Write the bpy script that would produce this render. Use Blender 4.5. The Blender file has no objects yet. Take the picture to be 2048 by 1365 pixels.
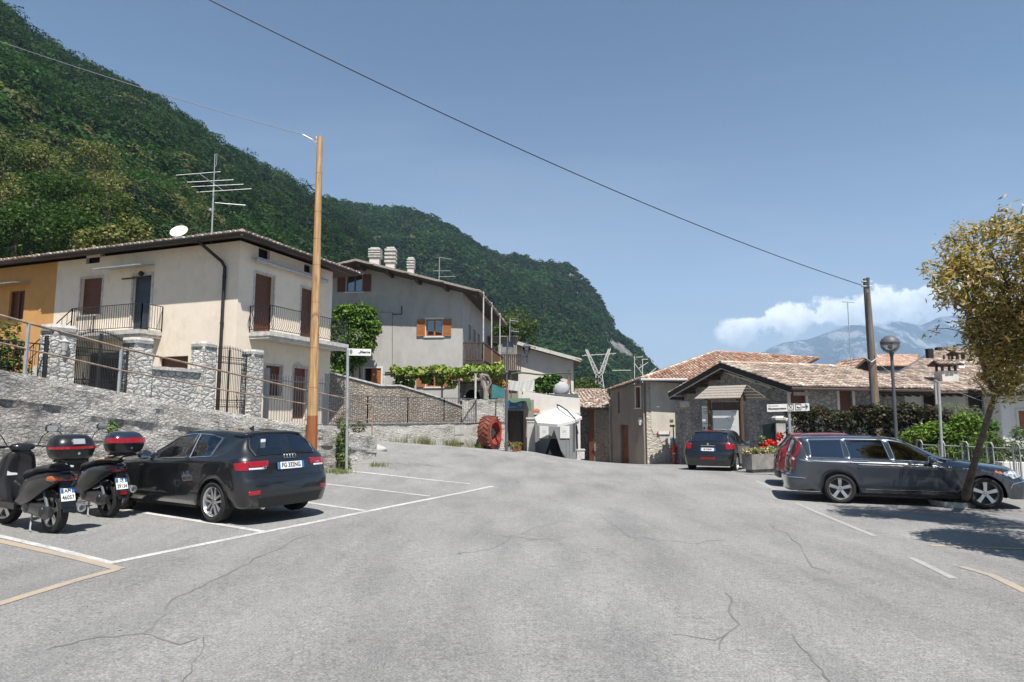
import bpy, bmesh, math, random
import numpy as np
from mathutils import Vector, Matrix, noise

random.seed(7)
scene = bpy.context.scene
COL = scene.collection
R = math.radians
HAZE = 0.00012
WSAG = 0.42

# ---------------------------------------------------------------- camera
F, CX, CY, HOR, EYE = 1300.0, 1024.0, 682.5, 830.0, 1.66
PITCH = math.atan((HOR - CY) / F)
cam_d = bpy.data.cameras.new("camera")
cam = bpy.data.objects.new("camera", cam_d)
COL.objects.link(cam)
cam.location = (0, 0, EYE)
cam.rotation_euler = (R(90) + PITCH, 0, 0)
cam_d.sensor_width = 36.0
cam_d.lens = F / 2048 * 36
cam_d.clip_start = 0.1
cam_d.clip_end = 20000
scene.camera = cam

# ---------------------------------------------------------------- sun and sky
SUN_E = R(61.5)
LX, LY = -0.345, 0.939            # horizontal direction in which the light travels
sd = bpy.data.lights.new("sun", 'SUN')
sd.energy = 5.0
sd.angle = R(0.53)
sd.color = (1.0, 0.955, 0.89)
sun = bpy.data.objects.new("sun", sd)
COL.objects.link(sun)
ldir = Vector((LX * math.cos(SUN_E), LY * math.cos(SUN_E), -math.sin(SUN_E)))
sun.rotation_euler = ldir.to_track_quat('-Z', 'Y').to_euler()
sun.location = (5, -10, 30)

world = bpy.data.worlds.new("World")
scene.world = world
world.use_nodes = True
wn, wl = world.node_tree.nodes, world.node_tree.links
wn.clear()


def wnode(t, **k):
    n = wn.new(t)
    for a, b in k.items():
        setattr(n, a, b)
    return n


def wmath(op, a, b=None, c=None, clamp=False):
    n = wn.new('ShaderNodeMath')
    n.operation = op
    n.use_clamp = clamp
    for i, v in enumerate((a, b, c)):
        if v is None:
            continue
        if isinstance(v, (int, float)):
            n.inputs[i].default_value = v
        else:
            wl.new(v, n.inputs[i])
    return n.outputs[0]


sky = wnode('ShaderNodeTexSky', sky_type='NISHITA', sun_disc=False)
sky.sun_elevation = SUN_E
sky.sun_rotation = math.atan2(-LX, -LY)
sky.altitude = 500
sky.air_density = 1.0
sky.dust_density = 0.9
sky.ozone_density = 1.6
tc = wnode('ShaderNodeTexCoord')
sep = wnode('ShaderNodeSeparateXYZ')
wl.new(tc.outputs['Generated'], sep.inputs[0])
yy = wmath('MAXIMUM', sep.outputs[1], 0.02)
tx = wmath('DIVIDE', sep.outputs[0], yy)
tz = wmath('DIVIDE', sep.outputs[2], yy)
comb = wnode('ShaderNodeCombineXYZ')
wl.new(tx, comb.inputs[0]); wl.new(tz, comb.inputs[1])


def wnoise(scale, det, rough, sx=1, sy=1, off=0):
    mp = wn.new('ShaderNodeMapping')
    mp.inputs['Scale'].default_value = (sx, sy, 1)
    mp.inputs['Location'].default_value = (off, off, off)
    wl.new(comb.outputs[0], mp.inputs[0])
    n = wn.new('ShaderNodeTexNoise')
    n.inputs['Scale'].default_value = scale
    n.inputs['Detail'].default_value = det
    n.inputs['Roughness'].default_value = rough
    wl.new(mp.outputs[0], n.inputs['Vector'])
    return n.outputs['Fac']


# cumulus bank low over the far mountains
mid = wmath('ADD', wmath('MULTIPLY', tx, 0.155), 0.080)
half = wmath('ADD', wmath('MULTIPLY', tx, 0.04), 0.006)
dv = wmath('DIVIDE', wmath('SUBTRACT', tz, mid), half)
below = wmath('MULTIPLY', wmath('LESS_THAN', dv, 0.0), 0.45)
dvs = wmath('MULTIPLY', wmath('ABSOLUTE', dv), wmath('SUBTRACT', 1.0, below))
shp = wmath('SUBTRACT', 1.0, dvs)
lf = wmath('MULTIPLY', wmath('SUBTRACT', tx, 0.30), 14.0, clamp=True)
rf = wmath('MULTIPLY', wmath('SUBTRACT', 0.86, tx), 8.0, clamp=True)
nz = wnoise(20, 9, 0.60)
nz2 = wnoise(6.5, 3, 0.5, off=3.1)
body = wmath('ADD', wmath('MULTIPLY', wmath('SUBTRACT', nz, 0.5), 3.0), wmath('MULTIPLY', wmath('SUBTRACT', nz2, 0.5), 1.6))
body = wmath('ADD', body, shp)
body = wmath('SUBTRACT', wmath('MULTIPLY', wmath('MULTIPLY', body, lf), rf), 0.16)
cl = wmath('MULTIPLY', body, 3.6, clamp=True)
softb = wmath('ADD', wmath('MULTIPLY', dv, 0.30), 0.86, clamp=True)
cl = wmath('MULTIPLY', cl, softb)
# thin high haze streaks
ci = wmath('MULTIPLY', wmath('SUBTRACT', wnoise(2.2, 6, 0.62, 1.0, 4.0, 1.7), 0.44), 1.6, clamp=True)
lowf = wmath('SUBTRACT', 1.0, wmath('MULTIPLY', wmath('ABSOLUTE', wmath('SUBTRACT', tz, 0.16)), 2.4), clamp=True)
ci = wmath('MULTIPLY', wmath('MULTIPLY', ci, lowf), 0.42)
hz = wmath('POWER', wmath('SUBTRACT', 1.0, wmath('MULTIPLY', tz, 1.55), clamp=True), 2.0)
hz = wmath('MULTIPLY', hz, 0.62)


def wmix(fac, a, b):
    m = wn.new('ShaderNodeMix')
    m.data_type = 'RGBA'
    for i, v in ((0, fac), (6, a), (7, b)):
        if isinstance(v, (int, float)):
            m.inputs[i].default_value = v
        elif isinstance(v, tuple):
            m.inputs[i].default_value = v
        else:
            wl.new(v, m.inputs[i])
    return m.outputs[2]


tint = wn.new('ShaderNodeMix'); tint.data_type = 'RGBA'; tint.blend_type = 'MULTIPLY'
tint.inputs[0].default_value = 1.0
wl.new(sky.outputs[0], tint.inputs[6]); tint.inputs[7].default_value = (.90, 1.01, 1.06, 1)
c1 = wmix(hz, tint.outputs[2], (6.2, 6.6, 7.0, 1))
c2 = wmix(ci, c1, (8, 8.4, 8.8, 1))
shade = wmath('ADD', wmath('MULTIPLY', dv, 0.6), wmath('ADD', wmath('MULTIPLY', wmath('SUBTRACT', wnoise(30, 8, 0.6, off=.4), 0.5), 3.2), .55), clamp=True)
cc = wmix(shade, (10.0, 10.6, 11.2, 1), (16.5, 16.6, 16.4, 1))
c3 = wmix(cl, c2, cc)
bg = wnode('ShaderNodeBackground')
bg.inputs[1].default_value = 0.058
wo = wnode('ShaderNodeOutputWorld')
wl.new(c3, bg.inputs[0]); wl.new(bg.outputs[0], wo.inputs[0])

scene.view_settings.view_transform = 'Standard'
scene.view_settings.look = 'None'
scene.view_settings.exposure = 0.62
scene.view_settings.gamma = 1.0
scene.cycles.use_denoising = True
scene.cycles.max_bounces = 6
scene.cycles.transparent_max_bounces = 12
scene.cycles.volume_bounces = 1
scene.render.film_transparent = False


# ---------------------------------------------------------------- pixel rays -> world points at a real distance
def ray(px, py):
    u, v = (px - CX) / F, -(py - CY) / F
    c, s = math.cos(PITCH), math.sin(PITCH)
    return Vector((u, c - s * v, s + c * v))


def P(px, py, Y):
    d = ray(px, py)
    return Vector((d.x / d.y * Y, Y, EYE + d.z / d.y * Y))


# ground heights: smooth surface through surveyed points
GP = [(0, 0, -.06), (-6, -2, .0), (6, -2, -.2), (-8, 9, 0.02), (-4.5, 7.2, 0), (-4.65, 10.3, 0), (-9.5, 9, 0.05),
      (-5.9, 18.3, .0), (-.5, 17, -.17), (7.5, 14.8, -.3), (10, 14.9, -.3), (16, 14, -.35), (12, 5, -.3),
      (-4.25, 21.0, .36), (-5.3, 28.5, .5), (-1.8, 32, .08), (-1, 32.4, -.02), (1, 32.4, -.10), (1.9, 32.3, -.34),
      (3.2, 32.5, -.55), (7.1, 22.8, -.27), (7.75, 37.5, -1.14), (9.7, 37.3, -1.1), (6.3, 42, -1.4), (12.2, 28.6, -.6),
      (3, 24, -.27), (-.3, 24, -.12), (-2.6, 26, .12), (20, 28, -.7), (-14, 6, .1), (-14, 2, .1), (1.5, 40, -.9), (-5, 40, .6),
      (20, 4, -.3), (0, 9, -.1), (4, 12, -.24), (-2.2, 21.5, .0), (-5.2, 15, .0)]
GA = np.array(GP, float)


def _tps_fit():
    n = len(GA)
    d = np.linalg.norm(GA[:, None, :2] - GA[None, :, :2], axis=2)
    K = np.where(d > 0, d * d * np.log(d + 1e-9), 0) + np.eye(n) * 1.5
    Pm = np.hstack([np.ones((n, 1)), GA[:, :2]])
    A = np.zeros((n + 3, n + 3))
    A[:n, :n] = K; A[:n, n:] = Pm; A[n:, :n] = Pm.T
    b = np.zeros(n + 3); b[:n] = GA[:, 2]
    return np.linalg.solve(A, b)


TPS = _tps_fit()


def gz_arr(x, y):
    x = np.clip(x, -16, 24); y = np.clip(y, -4, 44)
    d = np.sqrt((x[..., None] - GA[:, 0]) ** 2 + (y[..., None] - GA[:, 1]) ** 2)
    k = d * d * np.log(d + 1e-9)
    return k @ TPS[:-3] + TPS[-3] + TPS[-2] * x + TPS[-1] * y


def gz(x, y):
    return float(gz_arr(np.array([float(x)]), np.array([float(y)]))[0])


def G(px, py, dz=0.0):
    """point on the ground seen at a pixel of the survey photograph"""
    d = ray(px, py)
    Y = 10.0
    for _ in range(60):
        x = d.x / d.y * Y
        z = gz(x, Y)
        Yn = (EYE - z) / max(1e-4, -d.z / d.y)
        Y = 0.5 * Y + 0.5 * min(Yn, 80)
    return Vector((d.x / d.y * Y, Y, gz(d.x / d.y * Y, Y) + dz))


# ---------------------------------------------------------------- materials
MATS = {}


def nt(name):
    m = bpy.data.materials.new(name)
    m.use_nodes = True
    t = m.node_tree
    return m, t.nodes, t.links, t.nodes['Principled BSDF']


def setin(b, k, v):
    if k in b.inputs:
        b.inputs[k].default_value = v


def ramp(N, L, fac, stops):
    r = N.new('ShaderNodeValToRGB')
    e = r.color_ramp.elements
    while len(e) > 1:
        e.remove(e[-1])
    e[0].position = stops[0][0]; e[0].color = (*stops[0][1], 1)
    for p, c in stops[1:]:
        q = e.new(p); q.color = (*c, 1)
    L.new(fac, r.inputs[0])
    return r.outputs[0]


def tex(N, L, kind, vec, scale, det=4, rough=.55, **k):
    n = N.new('ShaderNodeTex' + kind)
    n.inputs['Scale'].default_value = scale
    if 'Detail' in n.inputs:
        n.inputs['Detail'].default_value = det
    if 'Roughness' in n.inputs:
        n.inputs['Roughness'].default_value = rough
    for a, b in k.items():
        if a in n.inputs:
            n.inputs[a].default_value = b
        else:
            setattr(n, a, b)
    L.new(vec, n.inputs['Vector'])
    return n


def mixc(N, L, fac, a, b, mode='MIX'):
    m = N.new('ShaderNodeMix'); m.data_type = 'RGBA'; m.blend_type = mode
    for i, v in ((0, fac), (6, a), (7, b)):
        if isinstance(v, (int, float)):
            m.inputs[i].default_value = v
        elif isinstance(v, tuple):
            m.inputs[i].default_value = (*v[:3], 1)
        else:
            L.new(v, m.inputs[i])
    return m.outputs[2]


def mth(N, L, op, a, b=None, clamp=False):
    n = N.new('ShaderNodeMath'); n.operation = op; n.use_clamp = clamp
    for i, v in enumerate((a, b)):
        if v is None:
            continue
        if isinstance(v, (int, float)):
            n.inputs[i].default_value = v
        else:
            L.new(v, n.inputs[i])
    return n.outputs[0]


def pos(N, L, scale=(1, 1, 1)):
    g = N.new('ShaderNodeNewGeometry')
    if scale == (1, 1, 1):
        return g.outputs['Position']
    m = N.new('ShaderNodeMapping'); m.inputs['Scale'].default_value = scale
    L.new(g.outputs['Position'], m.inputs[0])
    return m.outputs[0]


def bump(N, L, b, h, dist, strength=1.0):
    n = N.new('ShaderNodeBump'); n.inputs['Distance'].default_value = dist
    n.inputs['Strength'].default_value = strength
    L.new(h, n.inputs['Height']); L.new(n.outputs[0], b.inputs['Normal'])


def M(key, col=(.5, .5, .5), rough=.8, var=.18, scale=3.0, bmp=0.0, bscale=40, metal=0.0, spec=.4, coat=0, vcol=False):
    """general weathered surface"""
    if key in MATS:
        return MATS[key]
    m, N, L, b = nt(key)
    p = pos(N, L)
    n = tex(N, L, 'Noise', p, scale, 6, .62)
    lo = tuple(max(0, c * (1 - var)) for c in col); hi = tuple(min(1, c * (1 + var)) for c in col)
    c = ramp(N, L, n.outputs['Fac'], [(.3, lo), (.7, hi)])
    if vcol:
        a = N.new('ShaderNodeAttribute'); a.attribute_name = 'tint'
        c = mixc(N, L, 1.0, c, a.outputs['Color'], 'MULTIPLY')
    L.new(c, b.inputs['Base Color'])
    setin(b, 'Roughness', rough); setin(b, 'Metallic', metal); setin(b, 'Specular IOR Level', spec)
    if coat:
        setin(b, 'Coat Weight', coat); setin(b, 'Coat Roughness', .03)
    if bmp:
        bump(N, L, b, tex(N, L, 'Noise', p, bscale, 5, .6).outputs['Fac'], bmp)
    MATS[key] = m
    return m


def m_asphalt():
    m, N, L, b = nt('asphalt')
    p = pos(N, L)
    big = tex(N, L, 'Noise', p, .22, 5, .6).outputs['Fac']
    tr = tex(N, L, 'Noise', pos(N, L, (1.4, .35, 1)), .9, 4, .6).outputs['Fac']
    fine = tex(N, L, 'Noise', p, 55, 3, .7).outputs['Fac']
    grit = tex(N, L, 'Voronoi', p, 75).outputs['Distance']
    c = ramp(N, L, big, [(.30, (.225, .222, .217)), (.5, (.265, .263, .258)), (.72, (.305, .304, .30))])
    c = mixc(N, L, 1.0, c, ramp(N, L, tr, [(.30, (.80, .80, .81)), (.58, (1.04, 1.04, 1.03))]), 'MULTIPLY')
    c = mixc(N, L, 1.0, c, ramp(N, L, fine, [(.32, (.58, .58, .58)), (.5, (1., 1., 1.)), (.68, (1.42, 1.41, 1.39))]), 'MULTIPLY')
    mid_ = tex(N, L, 'Noise', p, 14, 4, .75).outputs['Fac']
    c = mixc(N, L, 1.0, c, ramp(N, L, mid_, [(.3, (.80, .80, .80)), (.7, (1.16, 1.16, 1.15))]), 'MULTIPLY')
    c = mixc(N, L, 1.0, c, ramp(N, L, grit, [(.0, (1.1, 1.1, 1.09)), (.5, (.92, .92, .92))]), 'MULTIPLY')
    # hairline cracks, only in some areas
    wv = N.new('ShaderNodeVectorMath'); wv.operation = 'ADD'
    nn = tex(N, L, 'Noise', p, 1.6, 4, .7)
    sc = N.new('ShaderNodeVectorMath'); sc.operation = 'SCALE'; sc.inputs['Scale'].default_value = .9
    L.new(nn.outputs['Color'], sc.inputs[0]); L.new(p, wv.inputs[0]); L.new(sc.outputs[0], wv.inputs[1])
    cr = tex(N, L, 'Voronoi', wv.outputs[0], .33, feature='DISTANCE_TO_EDGE').outputs['Distance']
    cm = ramp(N, L, cr, [(.0, (1, 1, 1)), (.0045, (0, 0, 0))])
    area = ramp(N, L, tex(N, L, 'Noise', p, .35, 3, .5).outputs['Fac'], [(.46, (0, 0, 0)), (.60, (.4, .4, .4))])
    k = mth(N, L, 'MULTIPLY', cm, area)
    c = mixc(N, L, k, c, (.09, .085, .08))
    # oil and rubber stains
    st = ramp(N, L, tex(N, L, 'Noise', p, 1.1, 4, .6).outputs['Fac'], [(.62, (0, 0, 0)), (.76, (.38, .38, .38))])
    c = mixc(N, L, st, c, (.10, .098, .095))
    L.new(c, b.inputs['Base Color'])
    setin(b, 'Roughness', .88); setin(b, 'Specular IOR Level', .35)
    h = mth(N, L, 'ADD', fine, mth(N, L, 'MULTIPLY', grit, .6))
    bump(N, L, b, h, .008)
    return m


def m_paint(key, col):
    m, N, L, b = nt(key)
    p = pos(N, L)
    w = tex(N, L, 'Noise', p, 26, 5, .75).outputs['Fac']
    w2 = tex(N, L, 'Noise', p, 2.2, 4, .6).outputs['Fac']
    c = ramp(N, L, mth(N, L, 'ADD', w, mth(N, L, 'MULTIPLY', w2, .6)), [(.60, (.24, .238, .232)), (.92, col)])
    L.new(c, b.inputs['Base Color'])
    setin(b, 'Roughness', .8)
    bump(N, L, b, tex(N, L, 'Noise', p, 60, 3, .7).outputs['Fac'], .004)
    return m


def m_rubble(key, lo, hi, scale=4.0, zs=1.6, mortar=(.3, .29, .27), bdist=.04, stain=.35, mw=.05):
    """rough stone masonry with mortar joints"""
    m, N, L, b = nt(key)
    p = pos(N, L, (1, 1, zs))
    wv = N.new('ShaderNodeVectorMath'); wv.operation = 'ADD'
    nn = tex(N, L, 'Noise', p, 3.5, 4, .6)
    sc = N.new('ShaderNodeVectorMath'); sc.operation = 'SCALE'; sc.inputs['Scale'].default_value = .16
    L.new(nn.outputs['Color'], sc.inputs[0]); L.new(p, wv.inputs[0]); L.new(sc.outputs[0], wv.inputs[1])
    v = tex(N, L, 'Voronoi', wv.outputs[0], scale)
    e = tex(N, L, 'Voronoi', wv.outputs[0], scale, feature='DISTANCE_TO_EDGE').outputs['Distance']
    sp = N.new('ShaderNodeSeparateColor'); L.new(v.outputs['Color'], sp.inputs[0])
    c = ramp(N, L, sp.outputs[0], [(.0, lo), (1.0, hi)])
    f = tex(N, L, 'Noise', pos(N, L), 22, 5, .7).outputs['Fac']
    c = mixc(N, L, 1.0, c, ramp(N, L, f, [(.3, (.68, .68, .68)), (.7, (1.2, 1.2, 1.2))]), 'MULTIPLY')
    jm = ramp(N, L, e, [(.0, (1, 1, 1)), (mw, (0, 0, 0))])
    c = mixc(N, L, jm, c, mortar)
    s = ramp(N, L, tex(N, L, 'Noise', pos(N, L, (1, 1, .4)), .8, 5, .65).outputs['Fac'], [(.42, (1, 1, 1)), (.68, (1 - stain,) * 3)])
    c = mixc(N, L, 1.0, c, s, 'MULTIPLY')
    L.new(c, b.inputs['Base Color'])
    setin(b, 'Roughness', .92); setin(b, 'Specular IOR Level', .25)
    h = ramp(N, L, e, [(.0, (0, 0, 0)), (.16, (1, 1, 1))])
    bump(N, L, b, mth(N, L, 'ADD', h, mth(N, L, 'MULTIPLY', f, .5)), bdist)
    return m


def m_oldwall():
    """old concrete over rubble: smooth upper band, broken stony face below, dark blotches"""
    m, N, L, b = nt('old_concrete')
    p = pos(N, L)
    n1 = tex(N, L, 'Noise', p, 1.2, 7, .68).outputs['Fac']
    n2 = tex(N, L, 'Noise', pos(N, L, (1, 1, 2.6)), 6.5, 9, .78).outputs['Fac']
    vd = tex(N, L, 'Voronoi', pos(N, L, (1, 1, 1.5)), 9.5, feature='DISTANCE_TO_EDGE').outputs['Distance']
    c = ramp(N, L, n1, [(.3, (.52, .50, .465)), (.5, (.66, .635, .60)), (.7, (.76, .74, .70))])
    c = mixc(N, L, 1.0, c, ramp(N, L, n2, [(.34, (.34, .33, .32)), (.46, (.95, .95, .94)), (.7, (1.15, 1.15, 1.13))]), 'MULTIPLY')
    c = mixc(N, L, mth(N, L, 'MULTIPLY', ramp(N, L, vd, [(.0, (1, 1, 1)), (.06, (0, 0, 0))]), .5), c, (.15, .14, .125))
    st = ramp(N, L, tex(N, L, 'Noise', pos(N, L, (1, 1, .6)), .55, 5, .7).outputs['Fac'], [(.50, (0, 0, 0)), (.66, (.75, .75, .75))])
    st = mth(N, L, 'MULTIPLY', st, ramp(N, L, n2, [(.4, (1, 1, 1)), (.6, (.3, .3, .3))]))
    c = mixc(N, L, st, c, (.085, .08, .075))
    L.new(c, b.inputs['Base Color'])
    setin(b, 'Roughness', .95); setin(b, 'Specular IOR Level', .2)
    h = mth(N, L, 'ADD', mth(N, L, 'MULTIPLY', n2, 1.6), ramp(N, L, vd, [(0, (0, 0, 0)), (.2, (.8, .8, .8))]))
    bump(N, L, b, h, .07)
    return m


def m_stucco(key, col, dirt=.25, dirtc=(.28, .25, .21), dscale=.7, bmp=.006):
    m, N, L, b = nt(key)
    p = pos(N, L)
    n = tex(N, L, 'Noise', p, 2.2, 7, .65).outputs['Fac']
    c = ramp(N, L, n, [(.3, tuple(x * .93 for x in col)), (.7, tuple(min(1, x * 1.04) for x in col))])
    d = ramp(N, L, tex(N, L, 'Noise', pos(N, L, (1, 1, .35)), dscale, 7, .7).outputs['Fac'], [(.48, (0, 0, 0)), (.75, (dirt,) * 3)])
    c = mixc(N, L, d, c, dirtc)
    sk = tex(N, L, 'Noise', pos(N, L, (1, 1, .6)), 1.1, 8, .72).outputs['Fac']
    c = mixc(N, L, 1.0, c, ramp(N, L, sk, [(.34, (.90, .89, .875)), (.46, (1, 1, 1))]), 'MULTIPLY')
    L.new(c, b.inputs['Base Color'])
    setin(b, 'Roughness', .9); setin(b, 'Specular IOR Level', .25)
    bump(N, L, b, tex(N, L, 'Noise', p, 45, 5, .7).outputs['Fac'], bmp)
    return m


def m_wood(key, col, axis=2, rough=.6, var=.35):
    m, N, L, b = nt(key)
    s = [14, 14, 14]; s[axis] = .9
    p = pos(N, L, tuple(s))
    n = tex(N, L, 'Noise', p, 1.6, 6, .65).outputs['Fac']
    c = ramp(N, L, n, [(.3, tuple(x * (1 - var) for x in col)), (.7, tuple(x * (1 + var) for x in col))])
    L.new(c, b.inputs['Base Color']); setin(b, 'Roughness', rough); setin(b, 'Specular IOR Level', .35)
    bump(N, L, b, n, .004)
    return m


def m_leaf(key, hue=(1, 1, 1), rough=.55):
    m, N, L, b = nt(key)
    a = N.new('ShaderNodeAttribute'); a.attribute_name = 'tint'
    c = mixc(N, L, 1.0, a.outputs['Color'], hue, 'MULTIPLY')
    L.new(c, b.inputs['Base Color']); setin(b, 'Roughness', rough); setin(b, 'Specular IOR Level', .12)
    tr = N.new('ShaderNodeBsdfTranslucent')
    L.new(mixc(N, L, 1.0, c, (1.3, 1.5, .7), 'MULTIPLY'), tr.inputs[0])
    ms = N.new('ShaderNodeMixShader'); ms.inputs[0].default_value = .28
    L.new(b.outputs[0], ms.inputs[1]); L.new(tr.outputs[0], ms.inputs[2])
    L.new(ms.outputs[0], N['Material Output'].inputs[0])
    return m


def m_tiles(key, hue=(1, 1, 1)):
    m, N, L, b = nt(key)
    a = N.new('ShaderNodeAttribute'); a.attribute_name = 'tint'
    p = pos(N, L)
    c = mixc(N, L, 1.0, a.outputs['Color'], hue, 'MULTIPLY')
    f = tex(N, L, 'Noise', p, 9, 6, .7).outputs['Fac']
    c = mixc(N, L, 1.0, c, ramp(N, L, f, [(.3, (.66, .66, .66)), (.7, (1.18, 1.18, 1.15))]), 'MULTIPLY')
    li = ramp(N, L, tex(N, L, 'Noise', p, 3.1, 6, .7).outputs['Fac'], [(.52, (0, 0, 0)), (.72, (.6, .6, .6))])
    c = mixc(N, L, li, c, (.23, .21, .17))
    L.new(c, b.inputs['Base Color']); setin(b, 'Roughness', .88); setin(b, 'Specular IOR Level', .25)
    return m


def m_glass(key, tintc=(.35, .4, .42), trans=.55, rough=.02):
    m, N, L, b = nt(key)
    tr = N.new('ShaderNodeBsdfTransparent'); tr.inputs[0].default_value = (*tintc, 1)
    gl = N.new('ShaderNodeBsdfGlossy'); gl.inputs['Roughness'].default_value = rough
    gl.inputs[0].default_value = (.9, .95, 1, 1)
    fr = N.new('ShaderNodeFresnel'); fr.inputs[0].default_value = 1.5
    ms = N.new('ShaderNodeMixShader')
    k = mth(N, L, 'ADD', mth(N, L, 'MULTIPLY', fr.outputs[0], 1.0), 1 - trans, True)
    k2 = mth(N, L, 'MULTIPLY', k, .9)
    L.new(k2, ms.inputs[0]); L.new(tr.outputs[0], ms.inputs[1]); L.new(gl.outputs[0], ms.inputs[2])
    L.new(ms.outputs[0], N['Material Output'].inputs[0])
    return m


MT = {
    'asphalt': m_asphalt(), 'white_paint': m_paint('white_marking', (.52, .52, .5)), 'orange_paint': m_paint('faded_orange_marking', (.38, .295, .20)),
    'oldwall': m_oldwall(), 'faint_paint': m_paint('worn_marking', (.34, .34, .33)),
    'white_stone': m_rubble('white_stone', (.40, .39, .37), (.66, .65, .61), 4.2, 1.9, (.16, .155, .15), .05, .25, .05),
    'rubble': m_rubble('rubble_stone', (.22, .18, .15), (.46, .40, .33), 5.5, 1.7, (.12, .105, .09), .05, .4),
    'grey_rubble': m_rubble('grey_stone', (.12, .12, .11), (.44, .42, .39), 3.4, 1.5, (.20, .19, .175), .04, .35, .07),
    'light_rubble': m_rubble('light_stone', (.30, .28, .25), (.50, .47, .42), 5.0, 1.5, (.30, .28, .25), .04, .3),
    'cream': m_stucco('cream_render', (.77, .675, .56), .22, (.5, .43, .35)),
    'orange': m_stucco('orange_render', (.56, .30, .11), .3, (.3, .17, .08)),
    'greystucco': m_stucco('grey_render', (.42, .41, .39), .6, (.26, .245, .23), .8),
    'palestucco': m_stucco('pale_render', (.60, .57, .53), .25, (.35, .31, .27)),
    'brownstucco': m_stucco('brown_render', (.27, .225, .19), .55, (.15, .125, .11), .9, .02),
    'whitestucco': m_stucco('white_render', (.72, .70, .66), .15, (.4, .37, .33)),
    'shutter': m_wood('brown_shutter', (.13, .05, .028), 0, .5),
    'shutter_o': m_wood('orange_shutter', (.36, .135, .05), 0, .5),
    'darkwood': m_wood('dark_wood', (.07, .05, .04)), 'midwood': m_wood('mid_wood', (.10, .055, .032)),
    'greywood': m_wood('grey_wood', (.26, .23, .20)), 'pole': m_wood('ochre_pole', (.40, .245, .115), 2, .8, .5),
    'poleb': m_wood('brown_pole', (.26, .09, .03), 2, .6, .35), 'polegrey': m_wood('weathered_pole', (.17, .125, .09), 2, .8, .45),
    'leaf': m_leaf('foliage'), 'tile': m_tiles('roof_tiles'),
    'iron': M('iron', (.018, .018, .02), .5, .3), 'rust': M('rusty_rail', (.30, .22, .17), .7, .45, 6, metal=.2),
    'galv': M('galvanised', (.42, .44, .45), .45, .15, 8, metal=.5), 'greypaint': M('grey_paint_metal', (.085, .092, .105), .5, .15),
    'white': M('white_trim', (.62, .62, .60), .6, .06), 'black': M('black_plastic', (.012, .012, .013), .45, .2),
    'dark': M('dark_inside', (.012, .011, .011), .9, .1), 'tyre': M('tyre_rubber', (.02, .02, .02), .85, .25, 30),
    'alloy': M('alloy_rim', (.62, .62, .63), .28, .04, metal=.85), 'chrome': M('chrome', (.75, .75, .76), .12, .02, metal=1.0),
    'stonecap': M('stone_cap', (.48, .47, .44), .9, .3, 6, .02, 30), 'concrete': M('concrete', (.40, .385, .36), .9, .25, 2.5, .012, 30),
    'red': M('red_paint', (.55, .02, .015), .35, .08, coat=.5), 'bark': M('bark', (.13, .10, .075), .95, .45, 9, .04, 22),
    'terracotta': M('terracotta', (.42, .17, .09), .85, .25), 'soil': M('soil', (.07, .05, .035), 1, .3, 10, .03),
    'glass': m_glass('window_glass', (.10, .11, .12), .75), 'carglass': m_glass('car_glass', (.42, .47, .46), .86),
    'darkglass': m_glass('tinted_glass', (.07, .08, .09), .80),
    'cloth': M('white_cloth', (.52, .52, .50), .85, .05), 'tealcloth': M('teal_cloth', (.04, .16, .17), .8, .2),
    'bluesign': M('blue_board', (.03, .10, .20), .4, .1), 'lampglobe': m_glass('globe_glass', (.85, .82, .78), .85),
}


# ---------------------------------------------------------------- mesh building helpers
def mesh_obj(name, V, Fc, mat, parent=None, smooth=False, tint=None):
    me = bpy.data.meshes.new(name)
    root = ROOTM.get(top_of(parent)) if parent is not None else None
    if len(V) and root is not None:
        A = np.asarray(V, float)
        I = np.array(root.inverted())
        A = A @ I[:3, :3].T + I[:3, 3]
        V = A
    if isinstance(Fc, np.ndarray):
        V = np.asarray(V, np.float32)
        k = Fc.shape[1]
        me.vertices.add(len(V)); me.vertices.foreach_set('co', V.ravel())
        me.loops.add(Fc.size); me.loops.foreach_set('vertex_index', Fc.astype(np.int32).ravel())
        me.polygons.add(len(Fc)); me.polygons.foreach_set('loop_start', np.arange(0, Fc.size, k, dtype=np.int32))
        me.update(calc_edges=True)
    else:
        me.from_pydata([tuple(v) for v in V], [], Fc)
        me.update()
    if tint is not None:
        at = me.color_attributes.new('tint', 'FLOAT_COLOR', 'POINT')
        T = np.ones((len(V), 4), np.float32); T[:, :3] = tint
        at.data.foreach_set('color', T.ravel())
    me.materials.append(MT[mat] if isinstance(mat, str) else mat)
    if smooth:
        me.polygons.foreach_set('use_smooth', [True] * len(me.polygons))
        if smooth != 'all':
            me.set_sharp_from_angle(angle=R(smooth if smooth is not True else 38))
    o = bpy.data.objects.new(name, me)
    COL.objects.link(o)
    if parent is not None:
        o.parent = parent
    return o


ROOTM = {}


def top_of(o):
    while o.parent is not None:
        o = o.parent
    return o.name


def thing(name, label, cat, loc=(0, 0, 0), rotz=0.0, group=None):
    o = bpy.data.objects.new(name, None)
    o.empty_display_size = .2
    COL.objects.link(o)
    o.location = loc; o.rotation_euler = (0, 0, rotz)
    ROOTM[o.name] = Matrix.Translation(Vector(loc)) @ Matrix.Rotation(rotz, 4, 'Z')
    o['label'] = label; o['category'] = cat
    if group:
        o['group'] = group
    return o


def tag(o, label, cat, group=None, kind=None):
    if kind:
        o['kind'] = kind
        if label:
            o['label'] = label
        return o
    o['label'] = label; o['category'] = cat
    if group:
        o['group'] = group
    return o


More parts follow.
